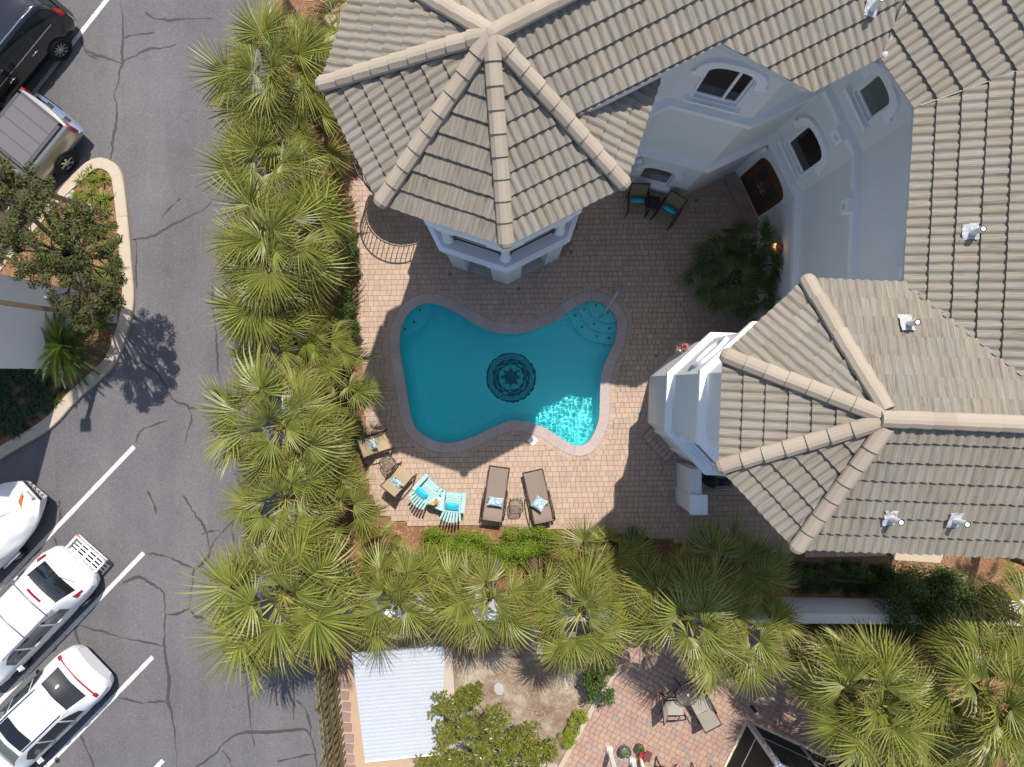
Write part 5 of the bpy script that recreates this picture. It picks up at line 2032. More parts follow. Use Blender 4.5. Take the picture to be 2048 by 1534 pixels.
leaf_tree('oak_tree', 'open dark-leaved tree on the kerb island over the pickup cab', P(165, 520), [
    (30, 345, 4.2, .5), (10, 400, 4.4, .5), (70, 400, 4.8, .5), (120, 432, 4.8, .5), (50, 450, 5.0, .55), (165, 485, 4.8, .5), (95, 492, 5.2, .6), (20, 500, 4.8, .5),
    (150, 545, 4.8, .5), (205, 520, 4.4, .45), (55, 545, 4.6, .4), (190, 590, 4.5, .5), (130, 600, 4.6, .45), (222, 575, 4.2, .4), (160, 640, 4.3, .35), (110, 555, 5.0, .5), (5, 460, 4.6, .5), (185, 440, 4.4, .45), (215, 470, 4.3, .4), (230, 545, 4.2, .4), (75, 365, 4.4, .5), (0, 360, 4.4, .5), (75, 520, 4.9, .5), (150, 420, 4.6, .45), (185, 635, 4.2, .35), (230, 610, 4.0, .35)],
    800, .085, 'oak_leaf', 21, .13)
leaf_tree('magnolia_tree', 'magnolia with olive leaf rosettes in front of the sandy bed at the bottom edge', P(985, 1490), [
    (890, 1420, 2.6, .35), (930, 1405, 2.8, .38), (940, 1450, 3.0, .42), (985, 1440, 3.0, .42), (895, 1470, 2.7, .4), (900, 1520, 2.6, .45), (960, 1500, 3.2, .5), (1010, 1490, 3.0, .42),
    (1045, 1470, 2.7, .35), (1060, 1500, 2.7, .40), (1000, 1530, 2.9, .45), (1090, 1500, 2.5, .28), (850, 1536, 2.4, .35), (940, 1540, 2.9, .45), (945, 1390, 2.5, .25), (1060, 1545, 2.6, .4)],
    0, .155, 'magnolia_leaf', 22, .07, asp=.42, rosette=7)
# tree beyond the top edge, seen by its trunk foot and shadow
leaf_tree('oak_tree', 'tree beyond the top edge whose shadow falls on the asphalt above the palms', P(540, -160), [
    (520, -330, 5.5, .8), (600, -300, 5.5, .8), (470, -280, 5.3, .7), (560, -240, 5.8, .8), (640, -260, 5.2, .7), (500, -200, 5.0, .6)], 1100, .11, 'oak_leaf', 23, .16)


# ------------------------------------------------------------------- cycad
def cycad_frond(seed):
    rg = random.Random(seed)
    vs, fs, al = [], [], []
    L, n = 1.0, 30
    prev = None
    for i in range(n):
        t = (i + 1) / n
        x, z = L * t, .30 * t - .62 * t * t
        ll = .21 * math.sin(PI * min(1, t * .85 + .12)) + .03
        for sg in (-1, 1):
            n0 = len(vs)
            a = Vector((x, 0, z))
            d = Vector((.55 + .3 * t, sg * .85, .12)).normalized()
            w = .012
            vs.extend([tuple(a - Vector((w, 0, 0))), tuple(a + Vector((w, 0, 0))), tuple(a + d * ll * .6 + Vector((w, 0, 0))), tuple(a + d * ll + Vector((0, 0, -.02)))])
            al.extend([0, 0, .3, .5])
            fs.append((n0, n0 + 1, n0 + 2, n0 + 3))
    n0 = len(vs)
    for i in range(9):
        t = i / 8
        x, z = L * t, .30 * t - .62 * t * t
        vs.extend([(x, -.012, z + .004), (x, .012, z + .004)])
        al.extend([0, 0])
    for i in range(8):
        fs.append((n0 + 2 * i, n0 + 2 * i + 1, n0 + 2 * i + 3, n0 + 2 * i + 2))
    return leaf_mesh(vs, fs, al, 'frond', 'cycad_leaf')


CYF = [cycad_frond(i) for i in range(4)]
cyb = P(125, 690, .9)
cy = thing('cycad', 'dark glossy sago cycad with arching feather fronds against the gray wall', 'cycad', (cyb.x, cyb.y, 0))
MB().tube([(0, 0, -.02), (0, 0, .85)], [.2, .17], 12).build('trunk', 'palm_trunk', cy)
rg = random.Random(31)
for i in range(52):
    o = link('frond', CYF[i % 4], cy)
    el = 62 - 66 * (i / 52) ** .8 + rg.uniform(-6, 6)
    o.matrix_basis = (Matrix.Translation((0, 0, .85)) @ Matrix.Rotation(i * 2.39996 + rg.uniform(-.15, .15), 4, 'Z') @ Matrix.Rotation(R(-el), 4, 'Y')
                      @ Matrix.Rotation(R(rg.uniform(-15, 15)), 4, 'X') @ Matrix.Scale(rg.uniform(1.12, 1.38), 4))


# ------------------------------------------------------------------- tufts
def tuft(seed, n=46, L=.30, m='tuft_leaf'):
    rg = random.Random(seed)
    vs, fs, al = [], [], []
    for i in range(n):
        a = rg.uniform(0, 2 * PI)
        el = rg.uniform(.25, 1.45)
        ll = L * rg.uniform(.7, 1.15)
        d = Vector((math.cos(a), math.sin(a), 0))
        s = Vector((-math.sin(a), math.cos(a), 0))
        w = .008
        p0 = d * rg.uniform(0, .04)
        p1 = p0 + d * ll * .5 * math.cos(el) + Vector((0, 0, ll * .5 * math.sin(el)))
        p2 = p1 + d * ll * .45 + Vector((0, 0, -ll * .12 + .1 * ll * math.sin(el)))
        n0 = len(vs)
        vs.extend([tuple(p0 - s * w), tuple(p0 + s * w), tuple(p1 + s * w * 1.2), tuple(p1 - s * w * 1.2), tuple(p2)])
        al.extend([0, 0, .4, .4, .6])
        fs.extend([(n0, n0 + 1, n0 + 2, n0 + 3), (n0 + 3, n0 + 2, n0 + 4)])
    return leaf_mesh(vs, fs, al, 'grass_tuft', m)


TUFT = [tuft(i) for i in range(5)]
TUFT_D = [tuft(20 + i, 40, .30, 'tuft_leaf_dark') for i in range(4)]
rg = random.Random(77)
spots = [(187, 346), (213, 363), (167, 360), (190, 368), (160, 395), (187, 395), (216, 400), (204, 405), (185, 425), (217, 425), (215, 460), (180, 450), (218, 492), (190, 480),
         (228, 508), (222, 540), (240, 535), (205, 548), (228, 570), (212, 590), (232, 600), (200, 612), (180, 600), (222, 625), (200, 640), (160, 560), (140, 470), (110, 440),
         (90, 460), (60, 480), (40, 500), (150, 500), (120, 520), (170, 530), (235, 560), (214, 655), (150, 430), (60, 430), (30, 460), (15, 480), (95, 505), (125, 480),
         (115, 795), (105, 812)]
for i, (x, y) in enumerate(spots):
    p = P(x, y)
    o = link('grass_tuft', TUFT[i % 5], None)
    o.location = (p.x, p.y, .05)
    o.rotation_euler.z = rg.uniform(0, 6)
    s = rg.uniform(.95, 1.45)
    o.scale = (s, s, s)
    tag(o, 'grassy green tuft growing in the orange mulch of the kerb island', 'grass tuft', 'grassy tufts on the kerb island')
p = P(168, 360)
# shaded ground cover below the gray building and along the beds
def cover(name, poly_px, n, meshes, seed, z=.05, sc=(.9, 1.4)):
    rg = random.Random(seed)
    poly = PX(poly_px)
    x0, x1 = min(p[0] for p in poly), max(p[0] for p in poly)
    y0, y1 = min(p[1] for p in poly), max(p[1] for p in poly)
    V, Fc, A = [], [], []
    src = []
    for me in meshes:
        src.append(([v.co.copy() for v in me.vertices], [tuple(f.vertices) for f in me.polygons], [d.value for d in me.attributes['along'].data]))
    k_ = 0
    while k_ < n:
        x, y = rg.uniform(x0, x1), rg.uniform(y0, y1)
        if not inside((x, y), poly):
            continue
        k_ += 1
        sv, sf, sa = src[k_ % len(src)]
        s = rg.uniform(*sc)
        M4 = Matrix.Translation((x, y, z)) @ Matrix.Rotation(rg.uniform(0, 6), 4, 'Z') @ Matrix.Scale(s, 4)
        n0 = len(V)
        V.extend([tuple(M4 @ v) for v in sv])
        Fc.extend([tuple(i + n0 for i in f) for f in sf])
        A.extend(sa)
    o = link(name, leaf_mesh(V, Fc, A, name, meshes[0].materials[0].name.split('.')[0]))
    o['kind'] = 'stuff'
    return o


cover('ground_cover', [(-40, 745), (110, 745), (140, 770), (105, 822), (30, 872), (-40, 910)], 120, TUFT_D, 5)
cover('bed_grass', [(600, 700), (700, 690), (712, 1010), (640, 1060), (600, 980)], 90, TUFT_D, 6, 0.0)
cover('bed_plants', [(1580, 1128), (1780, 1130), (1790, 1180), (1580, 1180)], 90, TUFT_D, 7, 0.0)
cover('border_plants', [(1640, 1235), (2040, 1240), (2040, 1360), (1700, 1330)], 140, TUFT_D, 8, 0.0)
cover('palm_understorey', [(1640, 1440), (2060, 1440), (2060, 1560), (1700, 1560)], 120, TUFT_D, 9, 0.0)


# fallen straw and leaf litter over the beds
def litter(name, poly_px, n, size, m, seed, z):
    rg = random.Random(seed)
    poly = PX(poly_px)
    x0, x1 = min(p[0] for p in poly), max(p[0] for p in poly)
    y0, y1 = min(p[1] for p in poly), max(p[1] for p in poly)
    mb = MB()
    k_ = 0
    while k_ < n:
        x, y = rg.uniform(x0, x1), rg.uniform(y0, y1)
        if not inside((x, y), poly):
            continue
        k_ += 1
        a = rg.uniform(0, PI)
        L = size * rg.uniform(.5, 1.5)
        w = L * .13
        dx, dy = math.cos(a), math.sin(a)
        z0, z1 = z + rg.uniform(.003, .03), z + rg.uniform(.003, .03)
        mb.add([(x - dx * L - dy * w, y - dy * L + dx * w, z0), (x - dx * L + dy * w, y - dy * L - dx * w, z0),
                (x + dx * L + dy * w, y + dy * L - dx * w, z1), (x + dx * L - dy * w, y + dy * L + dx * w, z1)], [(0, 1, 2, 3)])
    o = mb.build(name, m)
    o['kind'] = 'stuff'


mat('straw_litter', (.34, .19, .10), .9, var=.2, piece=.5, hue=.02)
mat('pale_litter', (.40, .31, .21), .9, var=.2, piece=.45, hue=.02)
litter('pine_straw', [(600, 0), (690, 0), (650, 180), (690, 380), (700, 380), (715, 600), (735, 960), (800, 1045), (1350, 1080), (1350, 1180), (620, 1180), (600, 600)], 5200, .07, 'straw_litter', 1, -.03)
litter('pine_straw', [(120, 390), (205, 330), (240, 380), (258, 600), (180, 740), (60, 700), (-20, 560)], 1800, .06, 'straw_litter', 2, .07)
litter('pine_straw', [(1780, 1105), (2048, 1115), (2048, 1180), (1780, 1150)], 900, .06, 'straw_litter', 3, -.03)
litter('leaf_litter', [(890, 1240), (1250, 1245), (1240, 1330), (1170, 1430), (1000, 1440), (890, 1420)], 2600, .035, 'pale_litter', 4, -.022)
# =================================================================== WALLS, FENCE, SHED, POLES
def straight_wall(name, label, pts_px, h, th, m, capm, cat='wall', side=1):
    t = thing(name, label, cat, tuple(P(*pts_px[0])))
    pts = [P2(*p) for p in pts_px]
    off = offset_open(pts, th * side)
    MB().prism(pts + off[::-1], -.03, h).build('wall', m, t, ws=True)
    a = offset_open(pts, -.03 * side)
    b = offset_open(pts, (th + .03) * side)
    MB().prism(a + b[::-1], h + .001, h + .07).build('cap', capm, t, ws=True)
    return t


straight_wall('garden_wall', 'white garden wall running behind the palms beside the parking lot', [(606, 190), (612, 700), (626, 1186)], 1.65, .24, 'garden_wall_white', 'garden_wall_white', side=1)
straight_wall('garden_wall', 'long white garden wall running under the palms south of the pool', [(632, 1186), (1300, 1192), (2100, 1200)], 1.6, .24, 'garden_wall_white', 'garden_wall_white', side=1)

fence = thing('wood_fence', 'weathered woven picket fence beside the parking lot at the bottom', 'fence', tuple(P(690, 1534)))
fa, fb = P(666, 1262), P(694, 1560)
L = (fb - fa).length
fd = (fb - fa).normalized()
fn = Vector((-fd.y, fd.x, 0))
rg = random.Random(12)
npk = int(L / .125)
for i in range(npk):
    c = fa + fd * (i + .5) * L / npk
    sg = 1 if i % 2 else -1
    vs, fs = [], []
    w, th = .118, .022
    hh = 2.15 + rg.uniform(-.05, .04)
    nst = 9
    for q in range(nst):
        z = hh * q / (nst - 1)
        o_ = sg * .045 * math.cos(2 * PI * q / (nst - 1) * 1.5)
        ctr = c + fn * o_
        for (a, b) in ((-1, -1), (1, -1), (1, 1), (-1, 1)):
            p = ctr + fd * (a * w / 2) + fn * (b * th / 2)
            vs.append((p.x, p.y, z))
    for q in range(nst - 1):
        for k_ in range(4):
            fs.append((q * 4 + k_, q * 4 + (k_ + 1) % 4, q * 4 + 4 + (k_ + 1) % 4, q * 4 + 4 + k_))
    fs += [(0, 3, 2, 1), tuple((nst - 1) * 4 + k_ for k_ in range(4))]
    MB().add(vs, fs).build('picket', 'wood_fence', fence, ws=True)
for z in (.36, 1.08, 1.79):
    MB().beam((fa.x, fa.y, z), (fb.x, fb.y, z), .03, .07).build('rail', 'wood_fence', fence, ws=True)
for t in (0.02, .33, .66, .98):
    p = fa.lerp(fb, t) + fn * -.09
    MB().beam((p.x, p.y, -.03), (p.x, p.y, 2.2), .10, .10, up=(1, 0, 0)).build('post', 'wood_pole', fence, ws=True)

shed = thing('shed', 'low shed with a white ribbed metal roof at the bottom edge', 'shed', tuple(P(800, 1420)))
c00, c10, c11, c01 = P(703.5, 1305, 2.25), P(888, 1292, 2.15), P(886, 1506, 2.15), P(730, 1522, 2.25)
nb = 27
vs, fs = [], []
prof = [(0, 0), (.10, .045), (.24, .045), (.34, 0), (.68, .006)]
rows = [(i + t, z) for i in range(nb) for t, z in prof] + [(nb, 0)]
for v, z in rows:
    v /= nb
    a, b = c00.lerp(c01, v), c10.lerp(c11, v)
    for q in range(4):
        p = a.lerp(b, q / 3)
        vs.append((p.x, p.y, p.z + z))
for i in range(len(rows) - 1):
    for q in range(3):
        fs.append((i * 4 + q, i * 4 + q + 1, i * 4 + 5 + q, i * 4 + 4 + q))
rf = MB().add(vs, fs).build('roof', 'shed_roof', shed, ws=True)
sc = MB()
for i in range(1, nb, 3):
    for q in (.04, .5, .96):
        p = c00.lerp(c01, (i + .18) / nb).lerp(c10.lerp(c11, (i + .18) / nb), q)
        sc.lathe([(.012, 0), (.008, .008), (0, .008)], 6, (p.x, p.y, p.z + .026))
sc.build('screws', 'concrete_gray', rf, ws=True)['kind'] = 'stuff'
ins = [c00.lerp(c11, .07), c10.lerp(c01, .07), c11.lerp(c00, .07), c01.lerp(c10, .07)]
MB().prism([(p.x, p.y) for p in ins], -.03, 2.05).build('wall', 'beige_board', shed, ws=True)
MB().beam((c01.x, c01.y - .02, c01.z - .03), (c11.x, c11.y - .02, c11.z - .03), .04, .09).build('fascia', 'trim_white', shed, ws=True)
bd = MB().prism(PX([(880, 1296), (903, 1296), (912, 1420), (888, 1424)], 1.2), 1.05, 1.2).build('counter', 'beige_board')
tag(bd, 'beige board ledge along the right side of the metal roof', 'ledge')

gb = thing('gray_building', 'pale gray building wall at the left edge behind the cycad', 'building', tuple(P(150, 660)))
na, nb_ = P(160, 582), P(135, 739)
poly = [(na.x, na.y), (na.x - 9, na.y + 1.75), (na.x - 9, nb_.y + .1), (nb_.x, nb_.y)]
MB().prism(poly, -.03, 8.2).build('wall', 'gray_wall', gb, ws=True)
MB().prism(offset_closed(poly[::-1] if sum(poly[i - 1][0] * poly[i][1] - poly[i][0] * poly[i - 1][1] for i in range(4)) < 0 else poly, .06), 8.201, 8.35).build('parapet', 'trim_white', gb, ws=True)
q = na.lerp(nb_, .20)
MB().lathe([(.09, 0), (.12, .05), (.10, .12), (0, .16)], 14, (q.x + .10, q.y, 1.15)).build('wall_fixture', 'terracotta_light', gb, ws=True, smooth=True)
MB().box((q.x + .07, q.y + .12, 1.5), (.10, .08, .22)).build('meter_box', 'aluminium', gb, ws=True)

lamp = thing('street_lamp', 'tan lamp post in front of the gray wall with a square head', 'street lamp', tuple(P(229, 638)))
b = P(229, 638)
MB().beam((b.x, b.y, .0), (b.x - .05, b.y - .05, 6.1), .12, .12, up=(1, 0, 0)).build('pole', 'tan_pipe', lamp, ws=True)
MB().box((b.x - .05, b.y - .08, 6.16), (.34, .36, .14)).build('lamp_head', 'dark_iron', lamp, ws=True)
MB().box((b.x, b.y, .09), (.3, .3, .12)).build('base_plate', 'concrete_gray', lamp, ws=True)
wp = thing('wood_pole', 'weathered brown pole rising over the pickup cab from the kerb island', 'pole', tuple(P(186, 418)))
b = P(186, 418)
MB().beam((b.x, b.y, .0), (b.x + .1, b.y - .45, 7.2), .14, .14, up=(1, 0, 0)).build('pole', 'wood_pole', wp, ws=True)
MB().box((b.x, b.y, .14), (.19, .19, .2), rz=.35).build('foot', 'concrete_gray', wp, ws=True)


# =================================================================== VEHICLES
class Body:
    """smooth skin through cross sections; patches of it make glass, lamps and trim"""
    def __init__(self, secs, sub=4):
        # secs: (x, [(y, z) ... from the right sill up to the roof centre])
        self.x = [s[0] for s in secs]
        self.s = [[(-y, z) for y, z in s[1]] + [(y, z) for y, z in s[1][-2::-1]] for s in secs]
        self.n = len(self.x)
        self.m = len(self.s[0])
        self.sub = sub

    def cm(self, p0, p1, p2, p3, t):
        return .5 * (2 * p1 + (p2 - p0) * t + (2 * p0 - 5 * p1 + 4 * p2 - p3) * t * t + (3 * p1 - p0 - 3 * p2 + p3) * t ** 3)

    def pt(self, u, v):
        """u: section index, v: place round the section, both may be fractions"""
        u = min(max(u, 0), self.n - 1)
        v = min(max(v, 0), self.m - 1)
        i = min(int(u), self.n - 2)
        t = u - i
        j = min(int(v), self.m - 2)
        w = v - j
        def row(k_):
            k_ = min(max(k_, 0), self.n - 1)
            a = self.s[k_]
            g = lambda q: Vector((self.x[k_], *a[min(max(q, 0), self.m - 1)]))
            lin_ = g(j).lerp(g(j + 1), w)
            return lin_.lerp(self.cm(g(j - 1), g(j), g(j + 1), g(j + 2), w), .55)
        r0, r1, r2, r3 = row(i - 1), row(i), row(i + 1), row(i + 2)
        return r1.lerp(r2, t).lerp(self.cm(r0, r1, r2, r3, t), .6)

    def ux(self, x):
        for i in range(self.n - 1):
            if self.x[i] <= x <= self.x[i + 1]:
                return i + (x - self.x[i]) / (self.x[i + 1] - self.x[i])
        return 0 if x < self.x[0] else self.n - 1

    def grid(self, us, vs_, off=0.0):
        P_ = [[self.pt(u, v) for v in vs_] for u in us]
        if off:
            Q = []
            for u, rowp in zip(us, P_):
                r_ = []
                for v, p in zip(vs_, rowp):
                    du = self.pt(u + .05, v) - self.pt(u - .05, v)
                    dv = self.pt(u, v + .05) - self.pt(u, v - .05)
                    nrm = dv.cross(du)
                    if nrm.length < 1e-9:
                        nrm = Vector((0, 0, 1))
                    nrm.normalize()
                    if nrm.dot(p - Vector((p.x, 0, .5))) < 0:
                        nrm = -nrm
                    r_.append(p + nrm * off)
                Q.append(r_)
            P_ = Q
        return P_

    def mesh(self, mb, us, vs_, off=0.0, caps=False):
        g = self.grid(us, vs_, off)
        n, m = len(us), len(vs_)
        vs = [tuple(p) for r_ in g for p in r_]
        fs = [(i * m + j, i * m + j + 1, (i + 1) * m + j + 1, (i + 1) * m + j) for i in range(n - 1) for j in range(m - 1)]
        if caps:
            fs.append(tuple(range(m)))
            fs.append(tuple((n - 1) * m + j for j in range(m))[::-1])
        return mb.add(vs, fs)

    def shell(self, name, m, parent):
        us = [i / self.sub for i in range((self.n - 1) * self.sub + 1)]
        vs_ = [j / 3 for j in range((self.m - 1) * 3 + 1)]
        o = self.mesh(MB(), us, vs_, 0, True).build(name, m, parent)
        return autosmooth(o, 50)

    def patch(self, name, m, parent, x0, x1, v0, v1, off=.008, nu=9, nv=9, taper=None):
        """taper(t) -> (v0, v1) at fraction t of the length"""
        vs, fs = [], []
        rows = []
        for i in range(nu):
            t = i / (nu - 1)
            a, b = (v0, v1) if taper is None else taper(t)
            u = self.ux(x0 + (x1 - x0) * t)
            rows.append(self.grid([u], [a + (b - a) * j / (nv - 1) for j in range(nv)], off)[0])
        vs = [tuple(p) for r_ in rows for p in r_]
        fs = [(i * nv + j, i * nv + j + 1, (i + 1) * nv + j + 1, (i + 1) * nv + j) for i in range(nu - 1) for j in range(nv - 1)]
        o = MB().add(vs, fs).build(name, m, parent)
        me = o.data
        me.polygons.foreach_set('use_smooth', [True] * len(me.polygons))
        return o

    def line(self, pts, off=.0):
        return [tuple(self.grid([self.ux(x)], [v], off)[0][0]) for x, v in pts]


def section(hs, zs, hm, zm, hb, zb, hr, zr, zc):
    """sill, widest, belt, roof edge, roof centre"""
    return [(hs, zs), (hm, zm), (hb, zb), (hr, zr - .03), (hr * .72, zr), (0, zc)]


def wheel(parent, x, y, r, w, spokes=10, dark=False):
    t = MB()
    sg = 1 if y > 0 else -1
    prof = [(r * .62, -w / 2), (r * .93, -w / 2), (r, -w * .32), (r, w * .32), (r * .93, w / 2), (r * .62, w / 2)]
    M4 = Matrix.Translation((x, y, r)) @ Matrix.Rotation(-PI / 2 * sg, 4, 'X')
    t.lathe(prof, 28, (0, 0, 0), M4, cap=False)
    o = link('wheel', t.mesh('wheel', 'rubber'), parent)
    autosmooth(o, 35)
    k_ = MB()
    k_.lathe([(r * .63, w * .12), (r * .63, w * .40), (r * .58, w * .42), (r * .56, w * .22)], 28, (0, 0, 0), M4, cap=False)
    k_.lathe([(r * .16, w * .05), (r * .15, w * .36), (0, w * .38)], 16, (0, 0, 0), M4)
    for i in range(spokes):
        a = 2 * PI * i / spokes
        M5 = M4 @ Matrix.Rotation(a, 4, 'Z')
        k_.box((r * .36, 0, w * .28), (r * .46, r * (.09 if spokes > 7 else .17), w * .10), 0, M5)
    k_.build('rim', 'rim', o)
    MB().lathe([(r * .6, w * .02), (0, w * .02)], 24, (0, 0, 0), M4).build('brake_disc', 'black_plastic', o)
    return o


def car_at(name, label, cat, R_px, z, ang, **kw):
    p = P(R_px[0], R_px[1], z)
    return thing(name, label, cat, (p.x, p.y, -.012), R(ang + 180), **kw)


def arch(parent, x, y, r):
    sg = 1 if y > 0 else -1
    M4 = Matrix.Translation((x, y, r)) @ Matrix.Rotation(-PI / 2 * sg, 4, 'X')
    MB().lathe([(r * 1.16, -.10), (r * 1.16, .0), (r * .98, .004)], 28, (0, 0, 0), M4).build('wheel_arch', 'black_plastic', parent)


# white minivan -----------------------------------------------------
van = car_at('minivan', 'white minivan with roof bars and a white carrier rack behind it', 'van', (154, 1126), .75, 46)
B = Body([
    (.00, section(.60, .36, .66, .55, .64, .70, .50, .74, .76)),
    (.14, section(.78, .30, .86, .55, .84, .86, .66, .93, .97)),
    (.34, section(.86, .28, .94, .58, .91, 1.00, .70, 1.10, 1.15)),
    (.62, section(.90, .27, .975, .60, .94, 1.05, .67, 1.48, 1.54)),
    (.86, section(.92, .27, .99, .60, .95, 1.06, .66, 1.66, 1.70)),
    (1.30, section(.92, .27, .995, .60, .95, 1.06, .68, 1.72, 1.765)),
    (2.40, section(.92, .27, .995, .60, .95, 1.04, .69, 1.73, 1.785)),
    (3.20, section(.92, .27, .99, .60, .95, 1.02, .66, 1.66, 1.71)),
    (3.70, section(.92, .27, .98, .58, .94, 1.00, .66, 1.38, 1.45)),
    (4.20, section(.90, .27, .97, .56, .92, .95, .72, 1.06, 1.10)),
    (4.75, section(.84, .28, .90, .52, .86, .82, .66, .90, .93)),
    (5.08, section(.60, .34, .66, .50, .62, .62, .48, .66, .68))])
B.shell('body', 'car_white', van)
B.patch('rear_window', 'car_glass', van, .40, .80, 3.2, 6.8, .008, taper=lambda t: (3.30 - .12 * (1 - t), 6.70 + .12 * (1 - t)))
for sg in (0, 1):
    f = (lambda v: v) if sg == 0 else (lambda v: 10 - v)
    for a, b in ((.98, 1.62), (1.70, 2.62), (2.70, 3.42)):
        B.patch('side_window', 'car_glass', van, a, b, f(2.10), f(2.86), .008, taper=(lambda t, a=a: (f(2.10), f(2.86 - (.3 * (1 - t) if a < 1 else 0) - (.45 * max(0, t - .4) if a > 2.6 else 0)))))
    B.patch('tail_light', 'tail_red', van, .32, .54, f(2.3), f(2.72), .010)
    B.patch('tail_lens', 'plate', van, .30, .44, f(2.05), f(2.35), .012)
    y = (-1 if sg == 0 else 1)
    MB().tube(B.line([(1.0, f(3.02)), (1.2, f(3.05)), (2.9, f(3.05)), (3.1, f(3.02))], .045), .018, 8).build('roof_rail', 'gray_metal', van, smooth=True)
    for x in (1.5, 2.5):
        p = B.line([(x, f(2.0))], .01)[0]
        MB().box(p, (.16, .03, .035)).build('door_handle', 'car_white', van)
    MB().box((3.45, y * 1.10, 1.02), (.10, .18, .14), top=.7).build('mirror', 'car_white', van)
    for x in (.98, 4.0):
        arch(van, x, y * .93, .33)
        wheel(van, x, y * .90, .33, .22)
for x in (1.22, 2.12):
    a, b = B.line([(x, 2.98), (x, 7.02)], .085)
    MB().tube([a, tuple((Vector(a) + Vector(b)) / 2 + Vector((0, 0, .0 + .06))), b], .021, 8).build('roof_bar', 'gray_metal', van, smooth=True)
for sg in (0, 1):
    f = (lambda v: v) if sg == 0 else (lambda v: 10 - v)
    for x in (1.66, 2.66, 3.5):
        MB().tube(B.line([(x, f(.5)), (x, f(1.2)), (x, f(2.0))], .0015), .005, 4).build('door_seam', 'black_plastic', van)
MB().tube(B.line([(.24, 3.1), (.235, 4), (.23, 5), (.235, 6), (.24, 6.9)], .0015), .004, 4).build('gate_seam', 'black_plastic', van)
B.patch('brake_light', 'tail_red', van, 1.0, 1.08, 4.45, 5.55, .014, 4, 7)
B.patch('windshield', 'car_glass_green', van, 3.28, 4.0, 3.15, 6.85)
B.patch('license_plate', 'plate', van, .20, .29, 4.2, 5.8, .014, 4, 5)
MB().tube(B.line([(.30, 5.9), (.42, 5.0), (.52, 4.3)], .02), .010, 6).build('wiper', 'black_plastic', van)
B.patch('rear_bumper', 'car_white', van, .015, .16, 1.2, 8.8, .02, 4, 18)
MB().lathe([(.035, 0), (.02, .05), (0, .06)], 8, (3.0, -.35, 1.70)).build('antenna', 'black_plastic', van)

# white crossover -----------------------------------------------------
suv = car_at('crossover', 'white crossover with a full width red light bar and a dark sunroof', 'car', (184, 1329), .72, 44)
B = Body([
    (.00, section(.58, .36, .64, .52, .62, .72, .48, .80, .83)),
    (.12, section(.78, .30, .86, .52, .84, .84, .66, .93, .97)),
    (.34, section(.88, .27, .955, .55, .91, .95, .68, 1.06, 1.10)),
    (.62, section(.91, .26, .985, .58, .93, 1.00, .64, 1.28, 1.33)),
    (.98, section(.92, .26, .985, .58, .93, 1.01, .60, 1.50, 1.55)),
    (1.35, section(.92, .26, .98, .58, .93, 1.01, .60, 1.60, 1.655)),
    (2.20, section(.92, .26, .98, .58, .93, 1.00, .61, 1.645, 1.70)),
    (2.85, section(.92, .26, .975, .58, .93, .99, .60, 1.60, 1.65)),
    (3.35, section(.92, .26, .97, .57, .92, .98, .62, 1.36, 1.42)),
    (3.80, section(.91, .26, .97, .56, .91, .96, .70, 1.06, 1.10)),
    (4.35, section(.86, .27, .92, .52, .87, .86, .68, .92, .96)),
    (4.72, section(.58, .34, .64, .50, .60, .62, .46, .66, .68))])
B.shell('body', 'car_white', suv)
B.patch('rear_window', 'car_glass', suv, .50, 1.08, 3.2, 6.8, .008, taper=lambda t: (3.15 + .08 * t, 6.85 - .08 * t))
B.patch('rear_spoiler', 'car_white', suv, .98, 1.22, 3.05, 6.95, .028, 5, 15)
B.patch('light_bar', 'tail_red', suv, .35, .395, 2.2, 7.8, .012, 4, 30)
B.patch('bumper_strip', 'black_plastic', suv, .055, .10, 3.05, 6.95, .012, 4, 15)
B.patch('rear_bumper', 'car_white', suv, .015, .13, 1.2, 8.8, .018, 4, 18)
B.patch('license_plate', 'plate', suv, .22, .29, 4.3, 5.7, .014, 4, 5)
B.patch('sunroof', 'car_glass', suv, 2.28, 2.78, 3.55, 6.45, .008)
B.patch('windshield', 'car_glass_green', suv, 2.95, 3.68, 3.12, 6.88)
for sg in (0, 1):
    f = (lambda v: v) if sg == 0 else (lambda v: 10 - v)
    y = (-1 if sg == 0 else 1)
    B.patch('tail_light', 'tail_red', suv, .32, .43, f(2.2), f(2.75), .013, 5, 8)
    for a, b in ((.95, 1.36), (1.44, 2.25), (2.32, 3.15)):
        B.patch('side_window', 'car_glass', suv, a, b, f(2.12), f(2.86), .008, taper=(lambda t, a=a: (f(2.12), f(2.86 - (.45 * (1 - t) if a < 1 else 0) - (.6 * max(0, t - .4) if a > 2.3 else 0)))))
    B.patch('window_trim', 'chrome', suv, .95, 3.2, f(2.02), f(2.07), .010, 12, 2)
    B.patch('roof_rail', 'black_plastic', suv, 1.18, 2.72, f(3.22), f(3.40), .030, 10, 3)
    for x in (1.55, 2.4):
        p = B.line([(x, f(1.86))], .015)[0]
        MB().box(p, (.2, .03, .035)).build('door_handle', 'chrome', suv)
    MB().box((3.05, y * 1.08, 1.03), (.10, .18, .14), top=.7).build('mirror', 'car_white', suv)
    for x in (.92, 3.72):
        arch(suv, x, y * .92, .35)
        wheel(suv, x, y * .89, .35, .23)
for sg in (0, 1):
    f = (lambda v: v) if sg == 0 else (lambda v: 10 - v)
    for x in (1.4, 2.28, 3.2):
        MB().tube(B.line([(x, f(.5)), (x, f(1.2)), (x, f(2.0))], .0015), .005, 4).build('door_seam', 'black_plastic', suv)
MB().tube([(1.22, .05, 1.69), (1.12, .05, 1.76)], .012, 6).build('antenna', 'car_white', suv)

